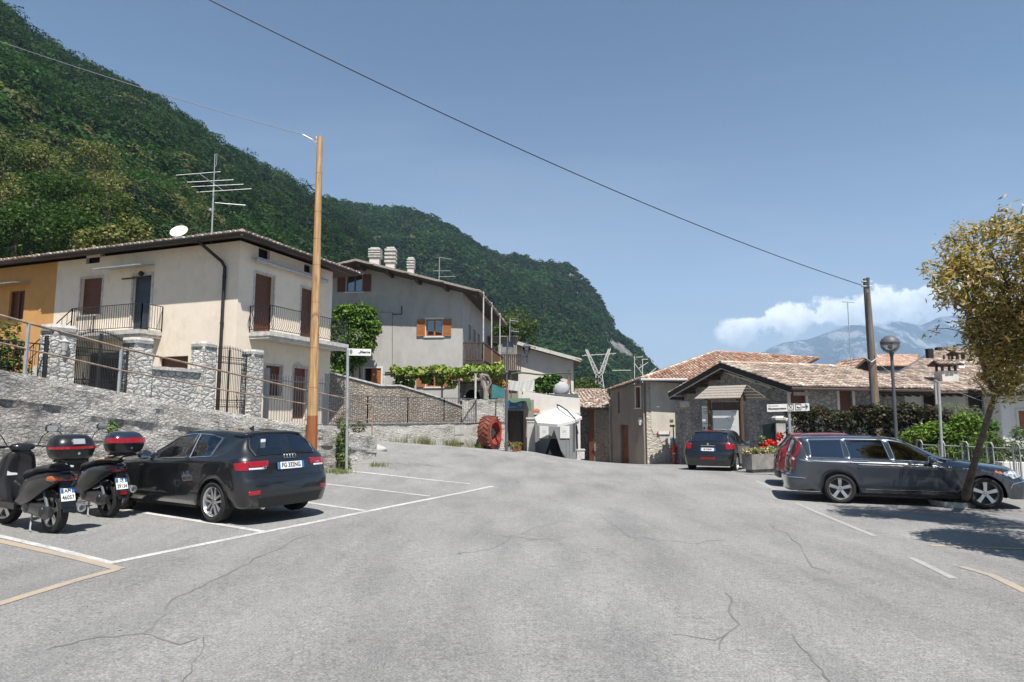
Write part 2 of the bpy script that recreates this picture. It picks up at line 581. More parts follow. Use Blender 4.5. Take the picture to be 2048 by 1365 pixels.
def copy_tree(src, loc, rotz=None, label=None, parent=None):
    c = src.copy(); COL.objects.link(c)
    if parent is None:
        c.location = loc
        if rotz is not None:
            c.rotation_euler = (0, 0, rotz)
        if label:
            c['label'] = label
    else:
        c.parent = parent
    for ch in src.children:
        copy_tree(ch, None, parent=c)
    return c


class MB:
    def __init__(s):
        s.v = []; s.f = []; s.t = []; s.ct = None

    def add(s, vs, fs):
        n = len(s.v)
        s.v += [tuple(v) for v in vs]
        s.f += [tuple(i + n for i in f) for f in fs]
        if s.ct is not None:
            s.t += [s.ct] * len(vs)
        return s

    def quad(s, a, b, c, d):
        return s.add([a, b, c, d], [(0, 1, 2, 3)])

    def box(s, o, ax, ay, az):
        o, ax, ay, az = map(Vector, (o, ax, ay, az))
        V = [o, o + ax, o + ax + ay, o + ay, o + az, o + ax + az, o + ax + ay + az, o + ay + az]
        if ax.cross(ay).dot(az) < 0:
            return s.add(V, [(0, 1, 2, 3), (7, 6, 5, 4), (4, 5, 1, 0), (5, 6, 2, 1), (6, 7, 3, 2), (7, 4, 0, 3)])
        return s.add(V, [(3, 2, 1, 0), (4, 5, 6, 7), (0, 1, 5, 4), (1, 2, 6, 5), (2, 3, 7, 6), (3, 0, 4, 7)])

    def cbox(s, c, sx, sy, sz, rot=0.0, M_=None):
        m = Matrix.Rotation(rot, 3, 'Z') if M_ is None else M_
        ax, ay, az = m @ Vector((sx, 0, 0)), m @ Vector((0, sy, 0)), m @ Vector((0, 0, sz))
        return s.box(Vector(c) - (ax + ay + az) / 2, ax, ay, az)

    def beam(s, p, q, w, h, up=(0, 0, 1)):
        p, q = Vector(p), Vector(q)
        d = q - p
        sd_ = d.cross(Vector(up))
        if sd_.length < 1e-6:
            sd_ = d.cross(Vector((1, 0, 0)))
        sd_ = sd_.normalized() * w
        u = sd_.cross(d).normalized() * h
        return s.box(p - sd_ / 2 - u / 2, d, sd_, u)

    def tube(s, pts, r, n=8, cap=True):
        pts = [Vector(p) for p in pts]
        rs = r if isinstance(r, (list, tuple)) else [r] * len(pts)
        base = len(s.v); V = []; Fc = []
        prev = None
        for i, p in enumerate(pts):
            d = (pts[min(i + 1, len(pts) - 1)] - pts[max(i - 1, 0)]).normalized()
            if prev is None:
                a = d.orthogonal().normalized()
            else:
                a = (prev - d * prev.dot(d))
                a = a.normalized() if a.length > 1e-6 else d.orthogonal().normalized()
            prev = a
            b = d.cross(a)
            for k in range(n):
                t = 2 * math.pi * k / n
                V.append(p + (a * math.cos(t) + b * math.sin(t)) * rs[i])
        for i in range(len(pts) - 1):
            for k in range(n):
                Fc.append((i * n + k, i * n + (k + 1) % n, (i + 1) * n + (k + 1) % n, (i + 1) * n + k))
        if cap:
            Fc.append(tuple(range(n - 1, -1, -1)))
            Fc.append(tuple((len(pts) - 1) * n + k for k in range(n)))
        return s.add(V, Fc)

    def lathe(s, prof, c, axis='Z', n=20, M_=None):
        """prof: (radius, height) pairs"""
        c = Vector(c)
        V = []; Fc = []
        for (r_, h) in prof:
            for k in range(n):
                t = 2 * math.pi * k / n
                v = Vector((r_ * math.cos(t), r_ * math.sin(t), h))
                if axis == 'X':
                    v = Vector((v.z, v.x, v.y))
                elif axis == 'Y':
                    v = Vector((v.y, v.z, v.x))
                if M_ is not None:
                    v = M_ @ v
                V.append(c + v)
        m_ = len(prof)
        for i in range(m_ - 1):
            for k in range(n):
                Fc.append((i * n + k, i * n + (k + 1) % n, (i + 1) * n + (k + 1) % n, (i + 1) * n + k))
        if prof[0][0] > 1e-6:
            Fc.append(tuple(range(n - 1, -1, -1)))
        if prof[-1][0] > 1e-6:
            Fc.append(tuple((m_ - 1) * n + k for k in range(n)))
        return s.add(V, Fc)

    def ball(s, c, rx, ry=None, rz=None, n=12, m_=8):
        ry = ry or rx; rz = rz or rx
        prof = [(max(1e-7, math.sin(math.pi * i / m_)), -math.cos(math.pi * i / m_)) for i in range(m_ + 1)]
        k = len(s.v)
        s.lathe(prof, (0, 0, 0), n=n)
        for i in range(k, len(s.v)):
            x, y, z = s.v[i]
            s.v[i] = (c[0] + x * rx, c[1] + y * ry, c[2] + z * rz)
        return s

    def prism(s, poly, ext):
        """poly: 3D points of a planar outline, ext: extrusion vector"""
        e = Vector(ext); A = [Vector(p) for p in poly]; n = len(A)
        return s.add(A + [p + e for p in A], [tuple(range(n - 1, -1, -1)), tuple(range(n, 2 * n))] + [(i, (i + 1) % n, n + (i + 1) % n, n + i) for i in range(n)])

    def loft(s, rings, cap=True):
        n = len(rings[0]); V = [p for r_ in rings for p in r_]; Fc = []
        for i in range(len(rings) - 1):
            for k in range(n):
                Fc.append((i * n + k, i * n + (k + 1) % n, (i + 1) * n + (k + 1) % n, (i + 1) * n + k))
        if cap:
            Fc.append(tuple(range(n - 1, -1, -1))); Fc.append(tuple((len(rings) - 1) * n + k for k in range(n)))
        return s.add(V, Fc)

    def build(s, name, mat, parent=None, smooth=False, recalc=False, xf=None):
        V = s.v
        if xf is not None:
            V = [xf @ Vector(v) for v in V]
        o = mesh_obj(name, V, s.f, mat, parent, smooth, tint=np.array(s.t) if s.ct is not None else None)
        if recalc:
            bm = bmesh.new(); bm.from_mesh(o.data)
            bmesh.ops.recalc_face_normals(bm, faces=bm.faces); bm.to_mesh(o.data); bm.free()
        return o


class Pl:
    """a vertical wall plane: origin (x, y), direction along the wall, outward normal"""
    def __init__(s, ox, oy, dx, dy, flip=False):
        l = math.hypot(dx, dy)
        s.o = Vector((ox, oy, 0)); s.d = Vector((dx / l, dy / l, 0))
        s.n = Vector((s.d.y, -s.d.x, 0)) * (-1 if flip else 1)

    def uv(s, px, py):
        r_ = ray(px, py)
        c = Vector((0, 0, EYE))
        t = (s.o - c).dot(s.n) / r_.dot(s.n)
        q = c + r_ * t
        return (q - s.o).dot(s.d), q.z

    def pt(s, a, z, off=0.0):
        q = s.o + s.d * a + s.n * off
        return Vector((q.x, q.y, z))


def lerp_poly(pts, x):
    if x <= pts[0][0]:
        return pts[0][1]
    for (a, b), (c, d) in zip(pts, pts[1:]):
        if x <= c:
            return b + (d - b) * (x - a) / (c - a) if c > a else d
    return pts[-1][1]


def wall_mesh(mb, pl, s0, s1, z0, top, ops=(), depth=.18, off=0.0):
    """wall face with real openings and their reveals; z0 a number or polyline; top a polyline [(s,z)...] or number"""
    tp = top if isinstance(top, list) else [(s0, top), (s1, top)]
    bt = z0 if isinstance(z0, list) else [(s0, z0), (s1, z0)]
    br = sorted(set([s0, s1] + [o[0] for o in ops] + [o[1] for o in ops] + [a for a, _ in tp + bt if s0 < a < s1]))
    for a, b in zip(br, br[1:]):
        if b - a < 1e-5:
            continue
        mid_ = (a + b) / 2
        cs = sorted([(o[2], o[3]) for o in ops if o[0] <= mid_ <= o[1]])
        lo = (lerp_poly(bt, a), lerp_poly(bt, b))
        for (za, zb) in cs:
            mb.quad(pl.pt(a, lo[0], off), pl.pt(b, lo[1], off), pl.pt(b, za, off), pl.pt(a, za, off))
            lo = (zb, zb)
        mb.quad(pl.pt(a, lo[0], off), pl.pt(b, lo[1], off), pl.pt(b, lerp_poly(tp, b), off), pl.pt(a, lerp_poly(tp, a), off))
    for (a, b, za, zb) in [o[:4] for o in ops]:
        i = off - depth
        mb.quad(pl.pt(a, za, off), pl.pt(a, zb, off), pl.pt(a, zb, i), pl.pt(a, za, i))
        mb.quad(pl.pt(b, zb, off), pl.pt(b, za, off), pl.pt(b, za, i), pl.pt(b, zb, i))
        mb.quad(pl.pt(a, zb, off), pl.pt(b, zb, off), pl.pt(b, zb, i), pl.pt(a, zb, i))
        mb.quad(pl.pt(b, za, off), pl.pt(a, za, off), pl.pt(a, za, i), pl.pt(b, za, i))


def pbox(mb, pl, a, b, za, zb, o0, o1):
    """box in wall coordinates between offsets o0 and o1"""
    mb.box(pl.pt(a, za, o0), pl.d * (b - a), pl.n * (o1 - o0), (0, 0, zb - za))
    return mb


# ---------------------------------------------------------------- foliage
rng = np.random.default_rng(11)


def leaf_mesh(C, size, cols, asp=.5, up=.3, outw=None, jit=.25, fold=False):
    """C: N x 3 centres; returns verts, faces, tint"""
    n = len(C)
    nrm = rng.normal(size=(n, 3))
    nrm[:, 2] = np.abs(nrm[:, 2]) + up
    if outw is not None:
        nrm = nrm * .7 + outw
    nrm /= np.linalg.norm(nrm, axis=1)[:, None] + 1e-9
    t = rng.normal(size=(n, 3)); t -= (t * nrm).sum(1)[:, None] * nrm
    t /= np.linalg.norm(t, axis=1)[:, None] + 1e-9
    b = np.cross(nrm, t)
    sz = size * (1 + jit * rng.normal(size=n)).clip(.4, 2)
    t = t * sz[:, None]; b = b * (sz * asp)[:, None]
    V = np.empty((n, 4, 3)); V[:, 0] = C - t; V[:, 1] = C - b * 1.0 + t * .1; V[:, 2] = C + t; V[:, 3] = C + b + t * .1
    Fc = np.arange(n * 4).reshape(n, 4)
    T = np.repeat(cols, 4, axis=0)
    return V.reshape(-1, 3), Fc, T


def blob_points(blobs, n, shell=.55):
    """random points through ellipsoids (cx,cy,cz,rx,ry,rz), denser near the surface; returns points, outward dirs, index"""
    B = np.array(blobs, float)
    w = (B[:, 3] * B[:, 4] + B[:, 4] * B[:, 5] + B[:, 3] * B[:, 5]); w /= w.sum()
    k = rng.choice(len(B), n, p=w)
    d = rng.normal(size=(n, 3)); d /= np.linalg.norm(d, axis=1)[:, None]
    r_ = rng.random(n) ** (1 / 3.0)
    r_ = shell * (0.75 + .3 * rng.random(n)) + (1 - shell) * r_
    # lumpy outline
    ph = B[k, :3].sum(1)
    lump = 1 + .16 * np.sin(d[:, 0] * 5 + ph) * np.sin(d[:, 1] * 6 + ph * 2) + .12 * np.sin(d[:, 2] * 9 + ph * 3)
    C = B[k, :3] + d * B[k, 3:6] * (r_ * lump)[:, None]
    return C, d, k


def pal(n, cols, spread=.25, w=None):
    cols = np.array(cols, float)
    i = rng.choice(len(cols), n, p=w)
    return (cols[i] * (1 + spread * rng.normal(size=(n, 1))).clip(.35, 2)).clip(0.004, 1)


def foliage(name, blobs, n, size, cols, parent=None, asp=.5, shell=.55, w=None, mat='leaf', spread=.25, zmin=None, clump=0):
    if clump:
        c0, d0, _ = blob_points(blobs, max(3, n // clump), shell)
        i = rng.integers(0, len(c0), n)
        C = c0[i] + rng.normal(size=(n, 3)) * size * 1.5
        d = d0[i]
        cl_ = pal(len(c0), cols, spread, w)[i] * (1 + .12 * rng.normal(size=(n, 1))).clip(.5, 1.6)
    else:
        C, d, k = blob_points(blobs, n, shell)
        cl_ = pal(n, cols, spread, w)
    if zmin is not None:
        ok = C[:, 2] > zmin
        C, d, cl_ = C[ok], d[ok], cl_[ok]
    V, Fc, T = leaf_mesh(C, size, cl_, asp, outw=d * .6)
    return mesh_obj(name, V, Fc, mat, parent, tint=T)


GREENS = [(.045, .085, .018), (.07, .12, .025), (.03, .06, .015), (.10, .15, .03)]

# ================================================================ GROUND
UX, UY = 0.36, 0.933           # direction of the car park and the houses
VX, VY = -0.933, 0.36
O0 = (-.5, 17.0)


def SN(s, n, z=0.0):
    return Vector((O0[0] + UX * s + VX * n, O0[1] + UY * s + VY * n, z))


def axis_pts(a, b, step, far):
    d = np.arange(a, b + .01, step)
    k = np.array([1.5, 4, 9, 20, 45, 100, 220, 500, 1100, 2400, far])
    return np.concatenate([(a - k)[::-1], d, b + k])


xs = axis_pts(-17, 25, .35, 8000); ys = axis_pts(-4, 45, .35, 8400)
GXX, GYY = np.meshgrid(xs, ys)
GZ = gz_arr(GXX, GYY)
dd = np.maximum(np.maximum(-17 - GXX, GXX - 25), np.maximum(-4 - GYY, GYY - 45)).clip(0)
GZ = GZ - np.minimum(dd * .12, 40) * np.where((GXX < -17) & (GYY < 60), 0, 1)
nx, ny = len(xs), len(ys)
idx = np.arange(nx * ny).reshape(ny, nx)
GF = np.stack([idx[:-1, :-1], idx[:-1, 1:], idx[1:, 1:], idx[1:, :-1]], -1).reshape(-1, 4)
ground = mesh_obj('ground', np.stack([GXX, GYY, GZ], -1).reshape(-1, 3), GF, 'asphalt', smooth='all')
tag(ground, 'worn grey asphalt of the village square and car park', None, kind='structure')


def ribbon(mb, pts, w, dz=.004, step=.3, wob=0.0):
    """flat strip that follows the ground; pts: ground points"""
    P2 = []
    for a, b in zip(pts, pts[1:]):
        n = max(1, int((Vector(b) - Vector(a)).length / step))
        for i in range(n):
            P2.append(Vector(a).lerp(Vector(b), i / n))
    P2.append(Vector(pts[-1]))
    L_, R_ = [], []
    for i, p in enumerate(P2):
        d = (P2[min(i + 1, len(P2) - 1)] - P2[max(0, i - 1)]); d.z = 0; d.normalize()
        q = Vector((d.y, -d.x, 0))
        ww = w * (1 + wob * (random.random() - .5))
        sh = q * wob * w * (random.random() - .5)
        for lst, sg in ((L_, -1), (R_, 1)):
            e = p + q * sg * ww / 2 + sh
            lst.append(Vector((e.x, e.y, gz(e.x, e.y) + dz)))
    for i in range(len(P2) - 1):
        mb.quad(L_[i], R_[i], R_[i + 1], L_[i + 1])


def marking(name, segs, w, mat, lab=None, dz=.004, wob=0.0, step=.3):
    mb = MB()
    for s_ in segs:
        ribbon(mb, [G(*p) for p in s_], w, dz, step, wob)
    o = mb.build(name, mat)
    o['kind'] = 'structure'
    return o


marking('bay_line', [[(215, 1128), (620, 1047), (985, 973)], [(250, 1020), (391, 1042), (533, 1065)], [(560, 998), (730, 1022)],
                     [(645, 968), (860, 993)], [(703, 943), (940, 968)]], .12, 'white_paint')
marking('bay_line', [[(-200, 1032), (0, 1073), (120, 1101), (222, 1127)]], .10, 'white_paint', dz=.0045)
marking('bay_line', [[(1590, 1006), (1660, 1036), (1750, 1073)], [(1822, 1116), (1908, 1158)], [(1512, 962), (1560, 985)]], .10, 'faint_paint')
marking('orange_line', [[(-200, 1040), (0, 1083), (150, 1116), (240, 1139)], [(236, 1139), (150, 1162), (0, 1208), (-60, 1226)]], .12, 'orange_paint', dz=.005)
marking('orange_line', [[(1860, 1092), (2110, 1101)], [(1922, 1134), (1985, 1152), (2060, 1188)]], .12, 'orange_paint', dz=.005)
MT['patchm'] = M('asphalt_patch', (.185, .18, .175), .95, .25, 8)
for pp_ in ([(775, 935), (850, 928)], [(1010, 1068), (1120, 1080)]):
    mb = MB(); ribbon(mb, [G(*p) for p in pp_], .5 if pp_[0][1] < 1000 else .35, .003, .15, .8); mb.build('asphalt_patch', 'patchm')['kind'] = 'structure'
MT['crackm'] = M('crack_fill', (.155, .15, .145), .95, .3)


def crack(pts, w=.022, jit=7):
    out = [pts[0]]
    for a, b in zip(pts, pts[1:]):
        n = max(2, int(math.hypot(b[0] - a[0], b[1] - a[1]) / 16))
        for i in range(1, n + 1):
            t = i / n
            out.append((a[0] + (b[0] - a[0]) * t + random.uniform(-jit, jit) * (i < n), a[1] + (b[1] - a[1]) * t + random.uniform(-jit, jit) * .35 * (i < n)))
    mb = MB()
    ribbon(mb, [G(*p) for p in out], w, .003, .5, .9)
    o = mb.build('pavement_crack', 'crackm'); o['kind'] = 'structure'


crack([(620, 1070), (480, 1135), (345, 1200), (330, 1230), (285, 1268), (200, 1275), (95, 1300)], .02)
crack([(285, 1268), (360, 1290), (405, 1275), (400, 1310), (360, 1375)], .014)
crack([(1450, 1185), (1465, 1205), (1457, 1225), (1480, 1250), (1445, 1275), (1440, 1300)], .014)
crack([(1345, 1270), (1430, 1282), (1445, 1275)], .010)
crack([(1540, 1050), (1600, 1090), (1625, 1135), (1660, 1150)], .018)
crack([(1585, 1270), (1620, 1310), (1665, 1370)], .014)
crack([(1200, 1030), (1260, 1075), (1380, 1088), (1450, 1080)], .012)
crack([(900, 1110), (980, 1100), (1060, 1060), (1130, 1040)], .009)

# side road that climbs to the left behind the retaining wall
mb = MB()
ss = [3.6, 2.4, 1.2, 0, -2, -4, -6, -8, -11, -15]
zz = [None, None, .66, .84, 1.12, 1.4, 1.66, 1.9, 2.2, 2.6]
for i in range(len(ss) - 1):
    for k in range(6):
        n0, n1 = 5.32 + k * .6, 5.32 + (k + 1) * .6

        def zq(j, n_):
            p = SN(ss[j], n_)
            return (gz(p.x, p.y) + .006) if zz[j] is None else zz[j]
        mb.quad(SN(ss[i], n0, zq(i, n0)), SN(ss[i], n1, zq(i, n1)), SN(ss[i + 1], n1, zq(i + 1, n1)), SN(ss[i + 1], n0, zq(i + 1, n0)))
o = mb.build('side_road', 'asphalt', recalc=True); o['kind'] = 'structure'
# raised yards behind (grass and gravel)
MT['yard'] = M('yard_ground', (.16, .14, .10), 1.0, .35, 1.5, .03, 20)
mb = MB()
A = [SN(-26, 8.95, 1.5), SN(5.0, 8.95, 1.2), SN(6.5, 14.5, 1.5), SN(16, 17, 1.5), (-1.5, 36.2, 1.5), (-1.0, 60, 3), (-60, 72, 5), (-70, 10, 2.5)]
mb.add(A, [tuple(range(len(A)))])
o = mb.build('yard', 'yard'); o['kind'] = 'structure'

# ================================================================ HILLS
def hill_surface(name, ridge, base, mat, nu=120, nv=46, rough=3.0, wl_=45.0, prof=1.0, seed=0.0):
    """surface from a base line up to a ridge line. ridge/base: (px, py, Y) survey points"""
    px0, px1 = ridge[0][0], ridge[-1][0]
    rp = [(r_[0], r_[1]) for r_ in ridge]; rY = [(r_[0], r_[2]) for r_ in ridge]
    V = np.zeros((nv + 1, nu + 1, 3))
    for i in range(nu + 1):
        px = px0 + (px1 - px0) * i / nu
        top = P(px, lerp_poly(rp, px), lerp_poly(rY, px))
        Yb = lerp_poly([(b[0], b[1]) for b in base], px); zb = lerp_poly([(b[0], b[2]) for b in base], px)
        d = ray(px, 760)
        bot = Vector((d.x / d.y * Yb, Yb, zb))
        for j in range(nv + 1):
            t = j / nv
            p = bot.lerp(top, t)
            p.z = bot.z + (top.z - bot.z) * (t ** prof)
            w = math.sin(math.pi * min(1, t)) ** .6
            q = Vector((p.x / wl_ + seed, p.y / wl_, p.z / wl_))
            h = noise.fractal(q, 1.0, 2.1, 5)
            rid = abs(noise.noise(Vector((p.x / wl_ / 1.7 + seed + 5, p.z / wl_ / 5, p.y / wl_ / 5)))) - .2
            p.z += w * rough * (h - 1.5 * rid)
            p.y += w * rough * .8 * h
            V[j, i] = p
    idx = np.arange((nu + 1) * (nv + 1)).reshape(nv + 1, nu + 1)
    Fc = np.stack([idx[:-1, :-1], idx[:-1, 1:], idx[1:, 1:], idx[1:, :-1]], -1).reshape(-1, 4)
    o = mesh_obj(name, V.reshape(-1, 3), Fc, mat, smooth='all')
    o['kind'] = 'structure'
    return o, V


def samp(V, u, v):
    nv, nu = V.shape[0] - 1, V.shape[1] - 1
    x, y = u * nu, v * nv
    i = np.minimum(x.astype(int), nu - 1); j = np.minimum(y.astype(int), nv - 1)
    fx, fy = (x - i)[:, None], (y - j)[:, None]
    return V[j, i] * (1 - fx) * (1 - fy) + V[j, i + 1] * fx * (1 - fy) + V[j + 1, i] * (1 - fx) * fy + V[j + 1, i + 1] * fx * fy


def crowns(name, C, r_, k, leaf, cols, label, zsc=.9):
    n = len(C)
    d = rng.normal(size=(n, k, 3)); d /= np.linalg.norm(d, axis=2)[..., None]
    d[:, :, 2] = np.abs(d[:, :, 2]) * 1.15 - .25
    ph = rng.random((n, 1)) * 20
    lump = 1 + .20 * np.sin(d[:, :, 0] * 4.3 + ph) * np.sin(d[:, :, 1] * 5.1 + ph * 1.7) + .16 * np.sin(d[:, :, 2] * 7 + ph * 3 + d[:, :, 0] * 6)
    rr = r_[:, None] * lump * (.84 + .18 * rng.random((n, k)))
    pts = C[:, None, :] + d * rr[..., None] * np.array([1, 1, zsc])
    T = cols[:, None, :] * (1 + .16 * rng.normal(size=(n, k, 1))).clip(.5, 1.6)
    V, Fc, TT = leaf_mesh(pts.reshape(-1, 3), leaf, T.reshape(-1, 3), .62, outw=(d * 1.9).reshape(-1, 3))
    o = mesh_obj(name, V, Fc, 'leaf', tint=TT)
    tag(o, label, None, kind='stuff')
    return o


MT['hillside'] = M('hillside_soil', (.028, .042, .016), 1.0, .4, .05)


def m_rock():
    m, N, L, b = nt('cliff')
    p = pos(N, L, (1, 1, .3))
    n = tex(N, L, 'Noise', p, .17, 9, .78).outputs['Fac']
    c = ramp(N, L, n, [(.36, (.035, .05, .02)), (.47, (.12, .115, .10)), (.56, (.36, .35, .33)), (.7, (.52, .51, .49))])
    L.new(c, b.inputs['Base Color']); setin(b, 'Roughness', 1)
    bump(N, L, b, n, 6)
    return m


MT['cliff'] = m_rock()
ridge1 = [(-1100, -420, 150), (-500, -230, 190), (0, 22, 250), (60, 78, 262), (150, 133, 275), (300, 207, 300), (450, 305, 325), (560, 360, 350), (640, 402, 370),
          (700, 446, 385), (745, 505, 380), (800, 590, 360), (850, 680, 340), (900, 770, 320)]
base1 = [(-1100, 48, 4), (0, 62, 6), (300, 70, 6), (600, 105, 5), (900, 150, 1)]
h1, V1 = hill_surface('wooded_hill', ridge1, base1, 'hillside', 130, 50, 4.0, 42)
ridge2 = [(520, 396, 640), (655, 406, 640), (720, 418, 650), (760, 424, 650), (815, 426, 655), (850, 434, 660), (900, 458, 670), (950, 492, 690), (1000, 518, 700),
          (1050, 517, 715), (1085, 534, 720), (1130, 531, 720), (1165, 560, 715), (1200, 606, 705), (1225, 655, 695), (1250, 680, 685),
          (1275, 706, 675), (1300, 738, 665), (1330, 775, 650), (1380, 850, 640)]
base2 = [(520, 250, -5), (900, 260, -8), (1150, 300, -14), (1380, 360, -20)]
h2, V2 = hill_surface('cliff_mountain', ridge2, base2, 'cliff', 130, 46, 13.0, 120, 1.0, 3.3)


def hill_trees(V, n, u0, u1, v0, v1, r0, r1, name, k, leaf, label, mask=None, pale=.1, palef=None):
    u = u0 + (u1 - u0) * rng.random(n); v = v0 + (v1 - v0) * rng.random(n)
    C = samp(V, u, v)
    X = C[:, 0] / C[:, 1] * F + CX; Yp = HOR - (C[:, 2] - EYE) / C[:, 1] * F
    big = np.array([noise.fractal(Vector((c[0] / 60, c[1] / 60, c[2] / 45)), 1, 2, 3) for c in C])
    ok = np.ones(n, bool)
    if mask is not None:
        ok &= mask(X, Yp, C)
    C, big, X, Yp = C[ok], big[ok], X[ok], Yp[ok]; m_ = len(C)
    r_ = r0 + (r1 - r0) * rng.random(m_) ** 1.5
    C[:, 2] += r_ * .55
    base = np.array(np.array([(.020, .054, .008), (.026, .068, .011), (.014, .042, .007), (.036, .076, .014)]) * .74)[rng.integers(0, 4, m_)]
    cols = base * (1 + .55 * big[:, None]).clip(.5, 1.8) * (.65 + .7 * rng.random((m_, 1)) ** 1.3)
    pp = rng.random(m_) < (pale if palef is None else palef(X, Yp, big))
    cols[pp] = np.array([(.15, .17, .05), (.12, .15, .04), (.19, .18, .075)])[rng.integers(0, 3, pp.sum())] * .6
    crowns(name, C, r_, k, leaf, cols, label)


def pf1(X, Yp, big):
    a = (X < 430) & (Yp > 190)
    return np.where(a, .05 + .22 * (big > .28), .015 + .02 * (big > .3))


hill_trees(V1, 1500, .18, .98, .0, .30, 2.2, 5.6, 'near_forest', 620, .30, 'dark green broadleaf forest low on the near hillside', palef=pf1)
hill_trees(V1, 3600, .18, .99, .27, 1.0, 2.2, 5.8, 'upper_forest', 250, .48, 'dense broadleaf forest covering the upper near hillside', palef=pf1)


def cliffmask(X, Yp, C):
    rk = np.zeros(len(X), bool)
    for i in range(len(X)):
        n_ = noise.noise(Vector((C[i][0] / 22, C[i][1] / 60, C[i][2] / 75)))
        x, y = X[i], Yp[i]
        if 1195 < x < 1300 and y > 640 + abs(x - 1235) * .75:
            rk[i] = n_ > .0 + (.22 if x > 1272 else 0) + (.18 if x < 1215 else 0)
        if 1135 < x < 1190 and 535 < y < 600 and n_ > .32:
            rk[i] = True
    return ~rk


hill_trees(V2, 9500, .0, 1.0, .05, 1.0, 3.2, 6.2, 'mountain_forest', 70, 1.25, 'distant forest covering the mountain that ends in a cliff', mask=cliffmask, pale=.015)

# far blue mountains
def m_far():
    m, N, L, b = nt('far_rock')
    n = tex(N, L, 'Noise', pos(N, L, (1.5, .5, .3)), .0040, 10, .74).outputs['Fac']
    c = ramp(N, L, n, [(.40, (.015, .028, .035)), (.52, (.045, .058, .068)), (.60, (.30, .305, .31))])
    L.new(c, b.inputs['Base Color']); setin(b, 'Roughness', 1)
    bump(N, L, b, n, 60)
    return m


MT['far'] = m_far()
MY = 5600
ridge3 = [(1260, 742, MY), (1330, 738, MY), (1400, 740, MY), (1470, 738, MY), (1515, 712, MY), (1545, 695, 4450), (1590, 683, MY), (1640, 671, MY), (1680, 655, MY),
          (1720, 648, MY), (1760, 650, MY), (1800, 645, MY), (1840, 652, MY), (1880, 636, MY), (1915, 631, MY), (1960, 645, MY), (2040, 625, MY), (2200, 600, MY), (2600, 640, MY)]
ridge3 = [(x, lerp_poly([(r_[0], r_[1]) for r_ in ridge3], x) + 5.5 * noise.fractal(Vector((x / 55, .3, .7)), 1, 2, 5), MY) for x in range(1260, 2601, 6)]
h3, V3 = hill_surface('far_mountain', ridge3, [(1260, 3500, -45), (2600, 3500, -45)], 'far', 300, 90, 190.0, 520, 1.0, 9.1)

# ---------------------------------------------------------------- air
if HAZE:
    mb = MB(); mb.box((-6500, -12, -48), (14500, 0, 0), (0, 6600, 0), (0, 0, 1330))
    m = bpy.data.materials.new('haze'); m.use_nodes = True
    N, L = m.node_tree.nodes, m.node_tree.links; N.clear()
    pv = N.new('ShaderNodeVolumePrincipled'); pv.inputs['Density'].default_value = HAZE
    pv.inputs['Color'].default_value = (.50, .72, 1.0, 1); pv.inputs['Anisotropy'].default_value = .0
    oo = N.new('ShaderNodeOutputMaterial'); L.new(pv.outputs[0], oo.inputs['Volume'])
    o = mb.build('haze', m); tag(o, 'thin blue summer haze in the air', None, kind='stuff')

# ================================================================ BUILDING HELPERS
def op(pl, x0, x1, yt, yb):
    xm, ym = (x0 + x1) / 2, (yt + yb) / 2
    a, b = pl.uv(x0, ym)[0], pl.uv(x1, ym)[0]
    return (min(a, b), max(a, b), pl.uv(xm, yb)[1], pl.uv(xm, yt)[1])


TILE_A = [(.46, .33, .26), (.52, .42, .34), (.38, .27, .21), (.55, .48, .40)]
TILE_R = [(.37, .20, .145), (.43, .27, .20), (.30, .17, .125), (.50, .38, .30), (.40, .32, .26)]
TILE_B = [(.37, .28, .225), (.45, .37, .31), (.31, .235, .195), (.52, .46, .40), (.26, .205, .175)]


